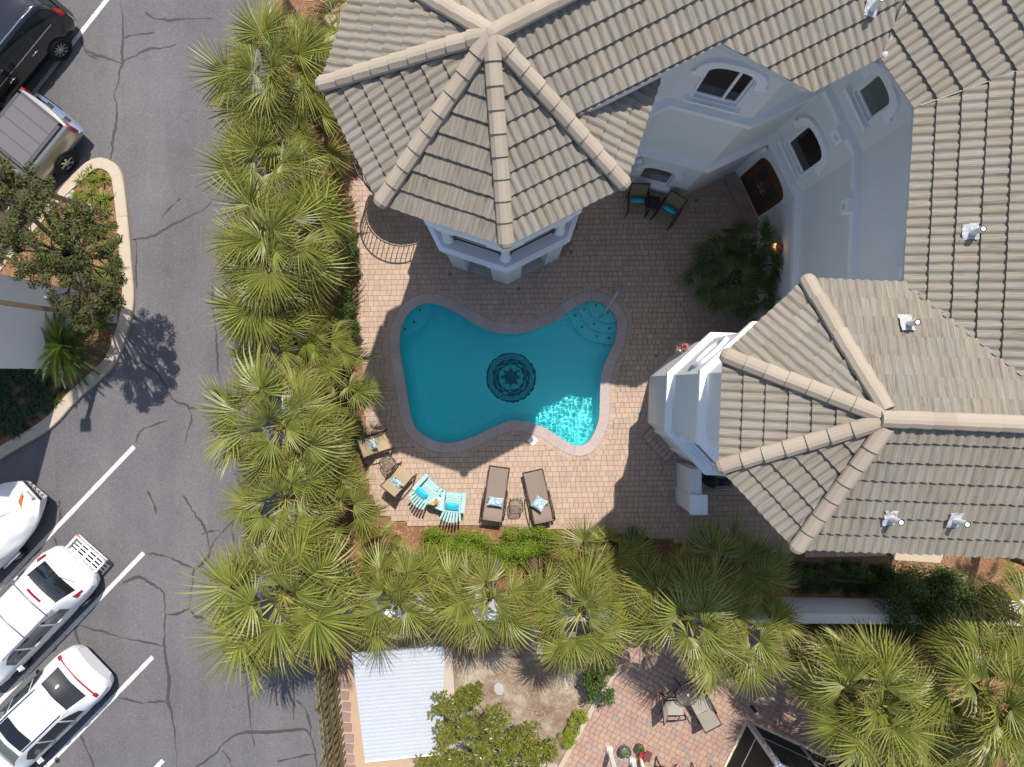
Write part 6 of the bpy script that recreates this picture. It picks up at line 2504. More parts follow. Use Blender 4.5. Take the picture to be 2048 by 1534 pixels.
# dark SUV -----------------------------------------------------
bs = thing('suv', 'black SUV with chrome door handles parked at the top left corner', 'car', (-14.62, 12.30, -.012), R(50 + 180))
B = Body([
    (.00, section(.66, .45, .74, .62, .72, .90, .62, 1.00, 1.04)),
    (.14, section(.86, .38, .94, .62, .92, 1.05, .78, 1.20, 1.24)),
    (.36, section(.93, .36, 1.00, .66, .96, 1.16, .76, 1.60, 1.66)),
    (.62, section(.94, .36, 1.01, .68, .97, 1.18, .74, 1.80, 1.85)),
    (1.10, section(.94, .36, 1.01, .68, .97, 1.18, .74, 1.86, 1.92)),
    (2.60, section(.94, .36, 1.01, .68, .97, 1.16, .75, 1.87, 1.93)),
    (3.40, section(.94, .36, 1.01, .68, .97, 1.15, .73, 1.80, 1.85)),
    (3.95, section(.94, .36, 1.00, .66, .96, 1.14, .74, 1.40, 1.46)),
    (4.30, section(.93, .36, 1.00, .64, .96, 1.10, .80, 1.18, 1.22)),
    (5.00, section(.90, .36, .96, .62, .93, 1.02, .78, 1.10, 1.12)),
    (5.25, section(.66, .42, .74, .60, .72, .80, .62, .86, .88))])
B.shell('body', 'car_black', bs)
B.patch('rear_window', 'car_glass', bs, .20, .52, 3.2, 6.8)
B.patch('windshield', 'car_glass', bs, 3.45, 4.2, 3.15, 6.85)
B.patch('rear_bumper', 'car_black', bs, .015, .14, 1.1, 8.9, .03, 4, 18)
for sg in (0, 1):
    f = (lambda v: v) if sg == 0 else (lambda v: 10 - v)
    y = (-1 if sg == 0 else 1)
    for a, b in ((.72, 1.42), (1.52, 2.42), (2.52, 3.50)):
        B.patch('side_window', 'car_glass', bs, a, b, f(2.10), f(2.84), .008, taper=(lambda t, a=a: (f(2.10), f(2.84 - (.5 * max(0, t - .5) if a > 2.5 else 0)))))
    B.patch('window_trim', 'chrome', bs, .70, 3.6, f(2.02), f(2.065), .011, 14, 2)
    B.patch('tail_light', 'tail_red', bs, .14, .30, f(1.9), f(2.8), .012, 5, 8)
    B.patch('rocker_trim', 'chrome', bs, 1.5, 3.9, f(.28), f(.34), .012, 10, 2)
    MB().tube(B.line([(.75, f(3.1)), (1.2, f(3.1)), (3.1, f(3.1)), (3.4, f(3.08))], .06), .02, 8).build('roof_rail', 'chrome', bs, smooth=True)
    for x in (1.62, 2.68):
        q = B.line([(x, f(1.72)), (x + .11, f(1.75)), (x + .22, f(1.72))], .03)
        MB().tube(q, .018, 8).build('door_handle', 'chrome', bs, smooth=True)
    for x in (1.46, 2.47, 3.62):
        q = B.line([(x, f(.4)), (x, f(1.2)), (x, f(2.0))], .004)
        MB().tube(q, .005, 4).build('door_seam', 'black_plastic', bs)
    MB().box((2.4, y * 1.06, .42), (1.9, .16, .05)).build('running_board', 'black_plastic', bs)
    MB().box((3.72, y * 1.14, 1.22), (.12, .26, .2), top=.8).build('mirror', 'car_black', bs)
    for x in (1.14, 4.12):
        arch(bs, x, y * .975, .41)
        wheel(bs, x, y * .95, .40, .27)

# silver pickup -----------------------------------------------------
pk = thing('pickup_truck', 'silver pickup truck with a gray folding cover over its bed', 'pickup truck', (-14.42, 8.66, -.012), R(51 + 180))
B = Body([
    (.12, section(.90, .48, .975, .70, .93, 1.18, .84, 1.30, 1.32)),
    (.22, section(.93, .46, 1.00, .72, .95, 1.20, .85, 1.32, 1.34)),
    (1.2, section(.93, .46, 1.005, .74, .955, 1.20, .855, 1.32, 1.345)),
    (2.0, section(.93, .46, 1.00, .72, .95, 1.20, .855, 1.32, 1.345))])
B.shell('bed', 'car_silver', pk)
for i, (a, b) in enumerate(((.26, .66), (.68, 1.08), (1.10, 1.50), (1.52, 1.92))):
    MB().box(((a + b) / 2, 0, 1.362), (b - a, 1.50, .03), top=.985).build('cover_panel', 'tonneau', pk)
for x in (.67, 1.09, 1.51):
    MB().box((x, 0, 1.354), (.05, 1.52, .02)).build('cover_seam', 'tonneau_seam', pk)
fr = MB()
fr.box((1.09, .80, 1.358), (1.78, .10, .035)).box((1.09, -.80, 1.358), (1.78, .10, .035)).box((.22, 0, 1.358), (.10, 1.70, .035)).box((1.97, 0, 1.358), (.08, 1.70, .035))
fr.build('cover_frame', 'tonneau_seam', pk)
tg_ = MB()
n = 11
vs, fs = [], []
for j in range(n):
    y = -.80 + 1.6 * j / (n - 1)
    bow = .07 * (1 - (y / .8) ** 2)
    for (x, z) in ((.135 - bow, .62), (.115 - bow, 1.30), (.20 - bow * .4, 1.345), (.26, 1.345)):
        vs.append((x, y, z))
for j in range(n - 1):
    for q in range(3):
        fs.append((j * 4 + q, j * 4 + q + 1, j * 4 + 5 + q, j * 4 + 4 + q))
tg_.add(vs, fs)
autosmooth(tg_.build('tailgate', 'car_silver', pk), 35)
bp = MB()
vs, fs = [], []
for j in range(n):
    y = -.96 + 1.92 * j / (n - 1)
    bow = .05 * (1 - (y / .96) ** 2)
    x0 = -.06 - bow
    for (x, z) in ((x0 + .02, .44), (x0, .62), (x0 + .03, .66), (.13, .665)):
        vs.append((x, y, z))
for j in range(n - 1):
    for q in range(3):
        fs.append((j * 4 + q, j * 4 + q + 1, j * 4 + 5 + q, j * 4 + 4 + q))
bp.add(vs, fs)
autosmooth(bp.build('rear_bumper', 'chrome', pk), 35)
MB().box((.02, .35, .672), (.10, .22, .012)).box((.02, -.35, .672), (.10, .22, .012)).build('bumper_step', 'black_plastic', pk)
for sg in (0, 1):
    f = (lambda v: v) if sg == 0 else (lambda v: 10 - v)
    y = (-1 if sg == 0 else 1)
    MB().box((.13, y * .905, 1.02), (.14, .16, .40), top=.9).build('tail_light', 'tail_red', pk)
    for x in (1.17, 4.6):
        arch(pk, x, y * .965, .41)
        wheel(pk, x, y * .94, .40, .27, 6)
C_ = Body([
    (2.06, section(.92, .46, .985, .72, .95, 1.22, .80, 1.30, 1.33)),
    (2.14, section(.93, .46, 1.00, .74, .96, 1.24, .76, 1.62, 1.66)),
    (2.34, section(.93, .46, 1.00, .74, .96, 1.24, .74, 1.86, 1.90)),
    (3.10, section(.93, .46, 1.00, .74, .96, 1.23, .75, 1.88, 1.93)),
    (3.70, section(.93, .46, 1.00, .74, .96, 1.22, .73, 1.82, 1.86)),
    (4.25, section(.93, .46, 1.00, .72, .95, 1.20, .76, 1.42, 1.46)),
    (4.55, section(.92, .46, 1.00, .70, .95, 1.16, .82, 1.24, 1.27)),
    (5.40, section(.90, .46, .97, .68, .93, 1.10, .80, 1.17, 1.19)),
    (5.60, section(.70, .5, .78, .66, .76, .9, .66, .94, .96))])
C_.shell('cab', 'car_silver', pk)
C_.patch('rear_window', 'car_glass', pk, 2.11, 2.26, 3.2, 6.8)
C_.patch('windshield', 'car_glass', pk, 3.78, 4.45, 3.15, 6.85)
for sg in (0, 1):
    f = (lambda v: v) if sg == 0 else (lambda v: 10 - v)
    for a, b in ((2.30, 3.0), (3.1, 3.95)):
        C_.patch('side_window', 'car_glass', pk, a, b, f(2.1), f(2.85), .008)
    for x in (2.45, 3.2):
        q = C_.line([(x, f(1.75)), (x + .11, f(1.78)), (x + .22, f(1.75))], .03)
        MB().tube(q, .018, 8).build('door_handle', 'chrome', pk, smooth=True)
    MB().box((3.3, (-1 if sg == 0 else 1) * 1.06, .46), (2.1, .15, .05)).build('running_board', 'black_plastic', pk)
C_.patch('brake_light', 'tail_red', pk, 2.36, 2.40, 4.3, 5.7, .014, 3, 5)

# cargo carrier -----------------------------------------------------
cc = P(172.6, 1109, .48)
cg = thing('cargo_carrier', 'white slatted hitch carrier rack with amber reflectors behind the minivan', 'carrier rack', (cc.x, cc.y, 0), R(-41.5))
fr = MB()
for z in (.44, .58):
    for y in (-.29, .29):
        fr.beam((-.60, y, z), (.60, y, z), .04, .04)
    for x in (-.60, .60):
        fr.beam((x, -.31, z), (x, .31, z), .04, .04)
for x in (-.6, -.2, .2, .6):
    for y in (-.29, .29):
        fr.beam((x, y, .42), (x, y, .60), .03, .03)
fr.build('frame', 'white_post', cg)
for y in (-.17, -.05, .07, .19):
    MB().beam((-.52, y, .452), (.52, y, .452), .055, .012).build('slat', 'white_post', cg)
for x in (-.30, .0, .30):
    MB().beam((x, -.26, .466), (x, .26, .466), .05 if x else .10, .012).build('cross_slat', 'white_post', cg)
for x in (-.58, -.0, .58):
    MB().box((x, .32, .57), (.10, .03, .05)).build('reflector', 'amber', cg)
MB().beam((0, -.25, .36), (0, -.60, .36), .06, .06).build('hitch_bar', 'black_steel', cg)

# covered boat -----------------------------------------------------
bo = thing('boat', 'small boat under a white cloth cover with an orange flag at its stern', 'boat', tuple(P(104, 972, 0)) , R(44 + 180))
secs = []
for (x, hw, zt, zk) in ((0, .42, .92, .62), (.14, .54, 1.08, .60), (.5, .78, 1.25, .55), (1.0, .92, 1.36, .50), (1.7, 1.0, 1.42, .46), (2.6, 1.0, 1.40, .44), (3.6, .98, 1.34, .44), (4.6, .8, 1.24, .5), (5.3, .3, 1.1, .7)):
    secs.append((x, [(hw * .80, zk), (hw * .97, zk + .2), (hw, zk + .36), (hw * .78, zt - .13), (hw * .42, zt - .04), (0, zt)]))
B = Body(secs, 6)
us = [i / 6 for i in range((B.n - 1) * 6 + 1)]
vs_ = [j / 4 for j in range((B.m - 1) * 4 + 1)]
g = B.grid(us, vs_)
vv = []
for r_ in g:
    for p in r_:
        d = mnoise.noise(Vector((p.x * .9, p.y * 2.4, p.z * 2.4))) * .13 + mnoise.noise(Vector((p.x * 2.2, p.y * 4, p.z * 4))) * .05
        vv.append((p.x, p.y * (1 + d * .4), p.z + d))
m_ = len(vs_)
ff = [(i * m_ + j, i * m_ + j + 1, (i + 1) * m_ + j + 1, (i + 1) * m_ + j) for i in range(len(us) - 1) for j in range(m_ - 1)]
ff.append(tuple(range(m_)))
autosmooth(MB().add(vv, ff).build('cover', 'boat_cloth', bo), 45)
MB().tube([(.15, .26, 1.10), (.5, .22, 1.26), (1.0, .05, 1.385), (1.6, -.12, 1.42), (2.2, -.15, 1.41)], .012, 5).build('seam', 'concrete_gray', bo)
MB().prism([(.06, -.06), (.44, .30), (.54, .14)], 1.22, 1.25).build('flag', 'orange_paint', bo)
sp = MB()
for i in range(5):
    y = -.36 + i * .16
    sp.beam((-.02, y, .95), (-.14, y + .05, .90), .025, .025)
    sp.beam((-.14, y + .05, .90), (-.02, y + .12, .95), .02, .02)
sp.beam((-.02, -.4, .92), (-.02, .42, .96), .05, .05)
sp.build('stern_hooks', 'black_steel', bo)
MB().box((.06, .10, 1.10), (.06, .30, .10)).build('stern_plate', 'plate', bo)
for y in (-.95, .95):
    wheel(bo, 2.2, y, .30, .18, 5)
    MB().prism([(1.85, y - .12), (2.55, y - .12), (2.55, y + .12), (1.85, y + .12)], .58, .64).build('fender', 'aluminium', bo)
MB().beam((.2, 0, .35), (5, 0, .38), .9, .08).build('trailer_frame', 'black_steel', bo)

# =================================================================== FURNITURE
def sling(mb, pts, w, th=.014, sag=.02):
    """a cloth strip along (x, z) points, w wide"""
    vs, fs = [], []
    n = len(pts)
    ys = [-w / 2, -w / 4, 0, w / 4, w / 2]
    for lay in (0, 1):
        for x, z in pts:
            for y in ys:
                vs.append((x, y, z - sag * (1 - (2 * y / w) ** 2) - (th if lay else 0)))
    m = len(ys)
    for lay in (0, 1):
        o_ = lay * n * m
        for i in range(n - 1):
            for j in range(m - 1):
                f = (o_ + i * m + j, o_ + i * m + j + 1, o_ + (i + 1) * m + j + 1, o_ + (i + 1) * m + j)
                fs.append(f if lay == 0 else f[::-1])
    return mb.add(vs, fs)


def lounger(label, foot, head, seed):
    a, b = P(foot[0], foot[1], .36), P(head[0], head[1], .70)
    d = b - a
    ang = math.atan2(d.y, d.x)
    t = thing('sun_lounger', label, 'sun lounger', (a.x, a.y, .035), ang, 'brown sun loungers by the pool')
    hx = 1.18
    top = math.hypot(d.x, d.y)
    bz = .70
    w = .60
    sling(MB(), [(.02, .34), (.4, .345), (.8, .335), (hx, .335)], w).build('seat_sling', 'sling_taupe', t, smooth=True)
    bk = sling(MB(), [(hx + .02, .345), (hx + .25, .44), (hx + .5, .58), (top, bz)], w).build('back_sling', 'sling_taupe', t, smooth=True)
    MB().tube([(top + .01, -w / 2 - .02, bz - .01), (top + .01, w / 2 + .02, bz - .01)], .018, 8).build('head_bar', 'sling_taupe', t, smooth=True)
    for s in (-1, 1):
        y = s * (w / 2 + .025)
        MB().tube([(0, y, .33), (hx, y, .33), (hx + .55, y, .31)], .02, 8).build('side_rail', 'bronze_metal', t, smooth=True)
        MB().tube([(hx, y, .34), (top, y, bz - .01)], .017, 8).build('back_rail', 'bronze_metal', t, smooth=True)
        MB().tube([(.72, y + s * .03, .34), (.85, y + s * .04, .56), (1.15, y + s * .045, .60), (1.62, y + s * .04, .56), (1.70, y + s * .03, .30)], .021, 8).build('arm', 'bronze_metal', t, smooth=True)
        for x in (.10, hx + .48):
            MB().tube([(x, y, .32), (x + .04, y, 0)], .019, 8).build('leg', 'bronze_metal', t, smooth=True)
    MB().tube([(0, -w / 2 - .03, .335), (0, w / 2 + .03, .335)], .02, 8).build('foot_bar', 'bronze_metal', t, smooth=True)
    return t


lounger('brown sun lounger nearer the turquoise chairs, with an oblong pillow', (999, 934), (984, 1040), 1)
lounger('brown sun lounger farther right, with a diamond-turned pillow', (1065, 942), (1088, 1043), 2)


def pillow(name, label, pos, size, rz, tilt, m, grp=None, seed=1, roll=0.0):
    """pillow: plump, pinched at the corners"""
    n = 9
    rg = random.Random(seed)
    vs, fs = [], []
    for lay in (1, -1):
        for i in range(n):
            for j in range(n):
                u, v = i / (n - 1) * 2 - 1, j / (n - 1) * 2 - 1
                k_ = max(0, (1 - u ** 4) * (1 - v ** 4)) ** .6
                pin = 1 - .10 * (1 - abs(u) ** 2) * abs(v) ** 3
                pin2 = 1 - .10 * (1 - abs(v) ** 2) * abs(u) ** 3
                vs.append((u * size[0] / 2 * pin2, v * size[1] / 2 * pin, lay * size[2] / 2 * k_ + rg.uniform(-.003, .003)))
    for lay in (0, 1):
        o_ = lay * n * n
        for i in range(n - 1):
            for j in range(n - 1):
                f = (o_ + i * n + j, o_ + (i + 1) * n + j, o_ + (i + 1) * n + j + 1, o_ + i * n + j + 1)
                fs.append(f if lay == 0 else f[::-1])
    o = MB().add(vs, fs).build(name, m, None, smooth=True)
    o.matrix_basis = Matrix.Translation(pos) @ Matrix.Rotation(rz, 4, 'Z') @ Matrix.Rotation(tilt, 4, 'Y') @ Matrix.Rotation(roll, 4, 'Z')
    return tag(o, label, 'pillow', grp)


PP = 'patterned pillows on the sunny seats'
pillow('pillow', 'oblong patterned pillow on the left brown lounger', tuple(P(991, 1003, .60)), (.30, .50, .13), R(-98), R(-20), 'pillow_print', PP, 1)
pillow('pillow', 'diamond-turned square patterned pillow on the right brown lounger', tuple(P(1079, 1007, .60)), (.42, .42, .14), R(-77), R(-22), 'pillow_print', PP, 2, R(45))


def armchair(label, pos, ang, cloth, grp, frame='bronze_metal', name='armchair'):
    t = thing(name, label, 'armchair', (pos[0], pos[1], .035), R(ang), grp)
    w = .54
    sling(MB(), [(.30, .44), (.15, .445), (0, .42), (-.20, .39)], w, sag=.012).build('seat', cloth, t, smooth=True)
    sling(MB(), [(-.21, .40), (-.27, .55), (-.36, .78), (-.46, .98)], w, sag=.0).build('back', cloth, t, smooth=True)
    for s in (-1, 1):
        y = s * (w / 2 + .02)
        MB().tube([(.30, y, .43), (-.2, y, .385), (-.28, y, .56), (-.47, y, .99)], .017, 8).build('side_frame', frame, t, smooth=True)
        MB().tube([(.34, y + s * .03, .0), (.33, y + s * .03, .40), (.30, y + s * .035, .63), (.18, y + s * .04, .66), (-.30, y + s * .035, .64)], .022, 8).build('arm', frame, t, smooth=True)
        MB().tube([(-.18, y, .40), (-.36, y + s * .02, 0)], .018, 8).build('leg', frame, t, smooth=True)
        MB().tube([(.29, y, .43), (.34, y + s * .03, .0)], .018, 8).build('leg', frame, t, smooth=True)
    MB().tube([(-.47, -w / 2 - .02, .99), (-.47, w / 2 + .02, .99)], .017, 8).build('top_bar', frame, t, smooth=True)
    return t


AC = 'sling armchairs round the pool deck'
c1 = P(757, 886, .4)
armchair('tan sling armchair by the hedge, upper of the pair left of the pool', (c1.x, c1.y), 18, 'sling_tan', AC)
pillow('pillow', 'patterned pillow leaning in the upper tan armchair by the hedge', (c1.x - .17, c1.y - .02, .62), (.40, .38, .13), R(18), R(-32), 'pillow_print', PP, 3, R(8))
c2 = P(801, 955, .4)
armchair('tan sling armchair next to the turquoise wooden chairs', (c2.x, c2.y), 50, 'sling_tan', AC)
pillow('pillow', 'patterned pillow in the tan armchair next to the turquoise wooden chairs', (c2.x - .12, c2.y - .15, .60), (.36, .46, .13), R(50), R(-32), 'pillow_print', PP, 4)
c3 = P(1274, 408, .4)
armchair('brown sling armchair under the courtyard window, left of its small table', (c3.x, c3.y), -91, 'sling_brown', AC, 'dark_iron')
pillow('pillow', 'turquoise lumbar pillow in the armchair under the courtyard window', (c3.x, c3.y + .08, .54), (.20, .48, .12), R(-91), R(-35), 'turquoise_fabric', 'turquoise lumbar pillows', 5)
c4 = P(1334, 426, .4)
armchair('brown sling armchair turned toward the pool, right of the small courtyard table', (c4.x, c4.y), -122, 'sling_brown', AC, 'dark_iron')
pillow('pillow', 'turquoise lumbar pillow in the armchair right of the small courtyard table', (c4.x + .05, c4.y + .08, .54), (.20, .48, .12), R(-122), R(-35), 'turquoise_fabric', 'turquoise lumbar pillows', 6)
c5 = P(1347, 1412, .4)
armchair('beige sling chair left of the round glass table on the brick patio', (c5.x, c5.y), 4, 'sling_gray', 'sling chairs on the brick patio', 'dark_iron', 'patio_chair')
c6 = P(1402, 1412, .4)
armchair('beige sling chair right of the round glass table on the brick patio', (c6.x, c6.y), 118, 'sling_gray', 'sling chairs on the brick patio', 'dark_iron', 'patio_chair')
c7 = P(1330, 1552, .4)
armchair('dark-framed chair cut off by the bottom edge beside the flower pots', (c7.x, c7.y), 160, 'wicker', 'sling chairs on the brick patio', 'dark_iron', 'patio_chair')
c8 = P(1405, 1562, .4)
armchair('dark-framed chair cut off by the bottom edge nearer the screen enclosure', (c8.x, c8.y), 80, 'wicker', 'sling chairs on the brick patio', 'dark_iron', 'patio_chair')


def side_table(label, px, rz, m='table_glass', s=.43):
    p = P(px[0], px[1], .5)
    t = thing('side_table', label, 'side table', (p.x, p.y, .035), R(rz), 'small iron side tables')
    h = s / 2
    MB().box((0, 0, .485), (s * .94, s * .94, .010)).build('table_top', m, t)
    fr = MB()
    pts = []
    for q in range(33):
        a = 2 * PI * q / 32
        k_ = 4.5
        r_ = h / ((abs(math.cos(a)) ** k_ + abs(math.sin(a)) ** k_) ** (1 / k_))
        pts.append((r_ * math.cos(a), r_ * math.sin(a), .49))
    fr.tube(pts, .014, 8, cap=False)
    fr.tube([(h * .78 * math.cos(2 * PI * q / 24), h * .78 * math.sin(2 * PI * q / 24), .472) for q in range(25)], .008, 6, cap=False)
    fr.tube([(h * .9 * math.cos(2 * PI * q / 24), h * .9 * math.sin(2 * PI * q / 24), .12) for q in range(25)], .009, 6, cap=False)
    fr.build('frame', 'bronze_metal', t, smooth=True)
    for i in range(4):
        a = PI / 4 + i * PI / 2
        c, s_ = math.cos(a), math.sin(a)
        MB().tube([(h * 1.12 * c, h * 1.12 * s_, .48), (h * .95 * c, h * .95 * s_, .3), (h * 1.05 * c, h * 1.05 * s_, .12), (h * 1.3 * c, h * 1.3 * s_, 0)], .012, 6).build('leg', 'bronze_metal', t, smooth=True)


side_table('small square iron table with a glass top between the two loungers', (1032, 1013), 3)
side_table('small square iron table with a glass top between the two tan armchairs', (775, 927), 35)
side_table('small dark square table between the two courtyard armchairs', (1306, 405), -8, 'black_plastic', .40)


def adirondack(label, front, ang):
    p = P(front[0], front[1], .35)
    t = thing('adirondack_chair', label, 'garden chair', (p.x, p.y, .035), R(ang), 'turquoise wooden chairs')
    w = .50
    z = lambda x: .37 + .16 * x             # seat falls to the back (x is negative backwards)
    for i in range(6):
        x = -.04 - .085 * i
        MB().box((x, 0, z(x)), (.078, w, .02)).build('seat_slat', 'aqua_wood', t)
    MB().box((.015, 0, .31), (.02, w + .02, .13)).build('front_apron', 'aqua_wood', t)
    for i in range(7):
        f = (i - 3) / 3
        y0, y1 = f * .215, f * .31
        L = .74 - .13 * f * f
        a = Vector((-.47, y0, .30))
        b = Vector((-.47 - L * .50, y1, .30 + L * .84))
        MB().beam(a, b, .064, .018, up=(.84, 0, .5)).build('back_slat', 'aqua_wood', t)
    MB().beam((-.56, -.27, .50), (-.56, .27, .50), .03, .06).build('back_brace', 'aqua_wood', t)
    for s in (-1, 1):
        MB().box((-.24, s * .335, .575), (.66, .125, .022), top=.98).build('arm', 'aqua_wood', t)
        MB().box((-.02, s * .275, .28), (.09, .025, .57)).build('leg', 'aqua_wood', t)
        MB().beam((-.05, s * .25, .33), (-.78, s * .25, .04), .025, .10).build('leg', 'aqua_wood', t)
        MB().beam((-.48, s * .30, .30), (-.50, s * .30, .56), .025, .06).build('arm_brace', 'aqua_wood', t)
    return t


adirondack('turquoise slatted wooden chair turned toward the pool, left of the straw hat', (868, 965), 47)
adirondack('turquoise slatted wooden chair facing straight up to the pool, right of the straw hat', (909, 986), 83)
pillow('pillow', 'plain turquoise pillow in the left turquoise wooden chair', tuple(P(843, 986, .62)), (.30, .46, .13), R(47), R(-30), 'turquoise_fabric', 'plain turquoise pillows on the wooden chairs', 8)
pillow('pillow', 'plain turquoise pillow in the right turquoise wooden chair', tuple(P(904, 1013, .62)), (.30, .46, .13), R(83), R(-30), 'turquoise_fabric', 'plain turquoise pillows on the wooden chairs', 9)
tb = thing('garden_table', 'turquoise slatted table with a straw hat between the wooden chairs', 'table', tuple(P(872, 1004, 0)))
qa, qb, qc, qd = P(866, 982, .56), P(889, 989, .56), P(887, 1024, .56), P(846, 1006, .56)
for i in range(6):
    t0, t1 = i / 6 + .012, (i + 1) / 6 - .012
    pl = [qa.lerp(qd, t0), qb.lerp(qc, t0), qb.lerp(qc, t1), qa.lerp(qd, t1)]
    MB().prism([(p.x, p.y) for p in pl][::-1], .535, .56).build('slat', 'aqua_wood', tb, ws=True)
for p in (qa, qb, qc, qd):
    q = p.lerp((qa + qb + qc + qd) / 4, .15)
    MB().beam((q.x, q.y, .035), (q.x, q.y, .534), .05, .05, up=(1, 0, 0)).build('leg', 'aqua_wood', tb, ws=True)
h0 = P(866, 1006, .58)
ht = thing('straw_hat', 'straw sun hat with a dark band lying on the turquoise table', 'hat', (h0.x, h0.y, .565), R(20))
prof = [(.175, .012), (.15, .0), (.10, .006), (.088, .02), (.083, .09), (.06, .115), (.03, .108), (0, .10)]
m = MB().lathe(prof, 28)
m.v = [(x, y * .9, z + .012 * math.sin(3 * math.atan2(y, x))) for x, y, z in m.v]
m.build('crown', 'straw', ht, smooth=True)
m = MB().lathe([(.0895, .02), (.0865, .045)], 28)
m.v = [(x, y * .9, z + .012 * math.sin(3 * math.atan2(y, x))) for x, y, z in m.v]
m.build('band', 'brown_band', ht, smooth=True)
t0 = P(880, 996, .58)
tw_ = thing('folded_towel', 'folded white and navy printed cloth beside the straw hat', 'towel', (t0.x, t0.y, .562), R(-35))
MB().box((0, 0, .012), (.26, .17, .024), top=.95).build('cloth', 'towel', tw_)
MB().box((-.02, .055, .027), (.10, .05, .008)).build('print', 'navy', tw_)

# round glass table on the brick patio
tp = P(1373.6, 1388.7, .72)
rt = thing('round_table', 'round glass table on a dark iron frame on the brick patio', 'table', (tp.x, tp.y, .03))
MB().lathe([(.345, .70), (.345, .708), (0, .708)], 36).build('glass_top', 'table_glass', rt)
fr = MB()
for r_, z in ((.36, .705), (.20, .69), (.24, .28)):
    fr.tube([(r_ * math.cos(2 * PI * q / 32), r_ * math.sin(2 * PI * q / 32), z) for q in range(33)], .013 if r_ > .3 else .009, 8, cap=False)
for i in range(8):
    a = 2 * PI * i / 8
    fr.tube([(.05 * math.cos(a), .05 * math.sin(a), .69), (.36 * math.cos(a), .36 * math.sin(a), .695)], .008, 6)
fr.build('frame', 'dark_iron', rt, smooth=True)
for i in range(4):
    a = PI / 4 + PI / 2 * i
    c, s = math.cos(a), math.sin(a)
    MB().tube([(.33 * c, .33 * s, .69), (.16 * c, .16 * s, .42), (.22 * c, .22 * s, .2), (.36 * c, .36 * s, 0)], .014, 8).build('leg', 'dark_iron', rt, smooth=True)
gl = MB().lathe([(.03, .71), (.035, .80), (.032, .80), (.028, .715), (0, .715)], 14).build('candle_glass', 'white_plastic', None)
gl.location = (tp.x + .02, tp.y + .02, .03)
tag(gl, 'small white candle glass on the round glass table', 'candle')

# pots and plants at the bottom edge
p = P(1249, 1500, .2)
bp = thing('flower_pot', 'blue glazed pot with mixed trailing plants at the bottom edge', 'flower pot', (p.x, p.y, .03))
MB().lathe([(.10, 0), (.15, .12), (.19, .30), (.195, .34), (.17, .34), (.15, .28), (0, .28)], 20).build('pot', 'blue_pot', bp, smooth=True)
rg = random.Random(8)
m = MB()
spiky(m, (0, 0, .30), .2, 70, rg, up=.9, w=.03)
m.build('foliage', 'plant_mix', bp)
p = P(1279, 1497, .2)
fp = thing('flower_pot', 'pot with red blooms and dark leaves beside the blue pot', 'flower pot', (p.x, p.y, .03))
MB().lathe([(.09, 0), (.13, .12), (.15, .26), (.13, .26), (0, .24)], 18).build('pot', 'maroon', fp, smooth=True)
m = MB()
spiky(m, (0, .04, .26), .17, 60, rg, up=.9, w=.04)
m.build('foliage', 'hedge_leaf', fp)
m = MB()
for i in range(16):
    a, r_ = rg.uniform(0, 6.28), rg.uniform(0, .11)
    m.lathe([(0, -.012), (.026, 0), (.02, .016), (0, .02)], 7, (r_ * math.cos(a) + .03, r_ * .6 * math.sin(a) - .10, .38 + rg.uniform(-.03, .03)))
m.build('bloom', 'red_flower', fp)
p = P(1293, 1506, .3)
o = MB().prism([(-.11, -.18), (.10, -.22), (.14, .13), (-.07, .17)], -.012, .012).build('maroon_tray', 'maroon')
o.location = (p.x, p.y, .45)
o.rotation_euler = (.15, -.2, -.2)
tag(o, 'tilted maroon tray behind the red flower pot', 'tray')
p = P(1283, 1522, .2)
o = MB().tube([(p.x - .02, p.y + .08, .03), (p.x - .02, p.y + .06, .3), (p.x, p.y - .04, .46), (p.x + .22, p.y - .22, .5)], .055, 12).build('drain_pipe', 'cream', None, smooth=True)
tag(o, 'bent cream pipe standing by the red flower pot', 'pipe')
for (x, y, lab) in ((1218, 1497, 'white square porch post left of the blue pot'), (1264, 1520, 'white square porch post right of the blue pot')):
    p = P(x, y)
    t = thing('porch_post', lab, 'post', (p.x, p.y, .03))
    MB().beam((0, 0, 0), (0, 0, 2.5), .13, .13, up=(1, 0, 0)).build('shaft', 'white_post', t)
    MB().box((0, 0, .07), (.19, .19, .14)).build('base', 'white_post', t)
    MB().box((0, 0, 2.46), (.2, .2, .1)).build('capital', 'white_post', t)
p = P(1503, 1412)
pl_ = thing('path_light', 'short black path light with a pale top in the palm shadow on the patio', 'path light', (p.x, p.y, .03))
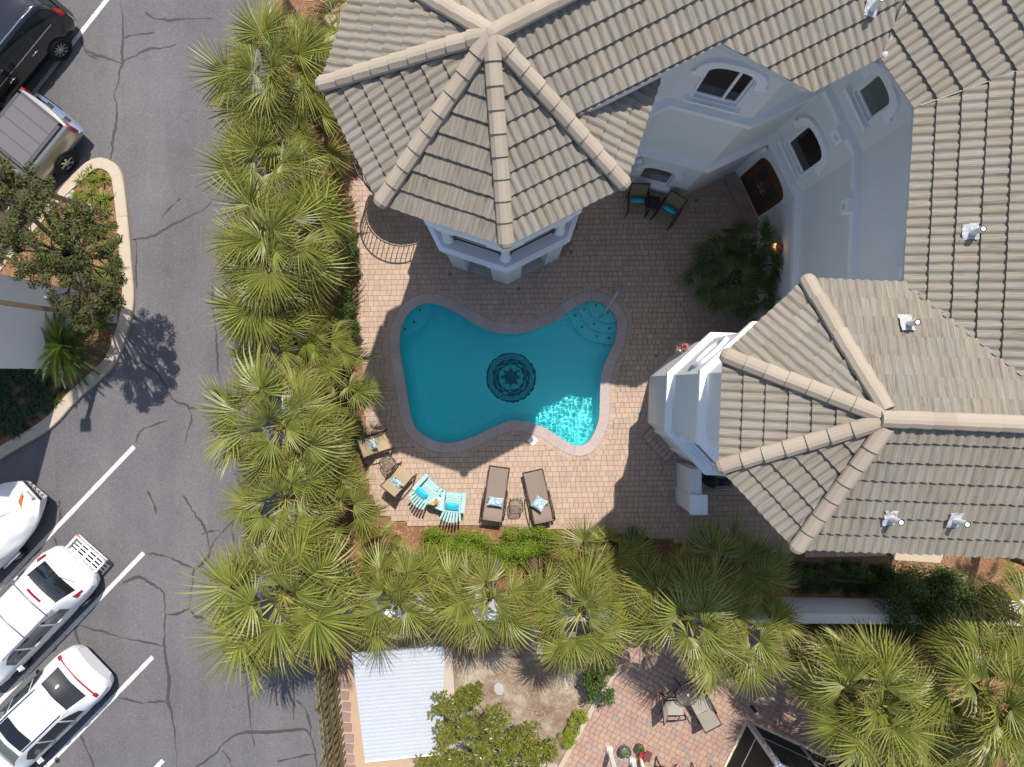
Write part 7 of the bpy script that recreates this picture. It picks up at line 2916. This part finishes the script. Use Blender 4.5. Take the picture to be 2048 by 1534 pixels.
MB().lathe([(.05, 0), (.045, .4), (.06, .42), (.06, .5)], 12).build('body', 'black_steel', pl_)
MB().lathe([(.055, .501), (.04, .53), (0, .54)], 12).build('lens', 'white_plastic', pl_)

# screen enclosure at the bottom
se = thing('screen_enclosure', 'dark screened enclosure with gray aluminium posts at the bottom edge', 'enclosure', tuple(P(1494.5, 1441)))
co = P(1494.5, 1441)
le, ri = P(1440, 1550), P(1660, 1518)
HT = 2.55
def se_post(p, w=.10):
    MB().beam((p.x, p.y, .0), (p.x, p.y, HT), w, w, up=(1, 0, 0)).build('post', 'aluminium', se, ws=True)
def se_wall(a, b, fr_):
    d = (b - a)
    MB().beam((a.x, a.y, .06), (b.x, b.y, .06), .14, .12).build('sill', 'cream', se, ws=True)
    MB().beam((a.x, a.y, HT + .05), (b.x, b.y, HT + .05), .12, .10).build('top_beam', 'aluminium', se, ws=True)
    ts = [0] + fr_ + [1]
    for t0, t1 in zip(ts[:-1], ts[1:]):
        p, q = a.lerp(b, t0), a.lerp(b, t1)
        n_ = Vector((d.y, -d.x, 0)).normalized()
        MB().beam((p.x, p.y, (HT + .12) / 2), (q.x, q.y, (HT + .12) / 2), .008, HT - .14).build('screen_panel', 'screen_mesh', se, ws=True)
        MB().beam((p.x, p.y, .95), (q.x, q.y, .95), .03, .035).build('mid_rail', 'aluminium', se, ws=True)
    for t in fr_:
        se_post(a.lerp(b, t), .09)
se_wall(co, le + (le - co) * 1.2, [.5])
se_wall(co, ri, [.62])
se_post(co, .14)
se_post(ri, .09)
far_ = ri + (le - co) * 2.2
se_wall(ri, far_, [.5])
MB().prism([(co.x, co.y), (ri.x, ri.y), (far_.x, far_.y), (co.x + (le - co).x * 2.2, co.y + (le - co).y * 2.2)], .0, .04).build('floor', 'concrete_gray', se, ws=True)
rb = MB()
for t in (.33, .66):
    a = co.lerp(ri, t)
    b = a + (le - co) * 2.2
    rb.beam((a.x, a.y, HT + .06), (b.x, b.y, HT + .3), .06, .08)
rb.build('roof_beams', 'white_post', se, ws=True)
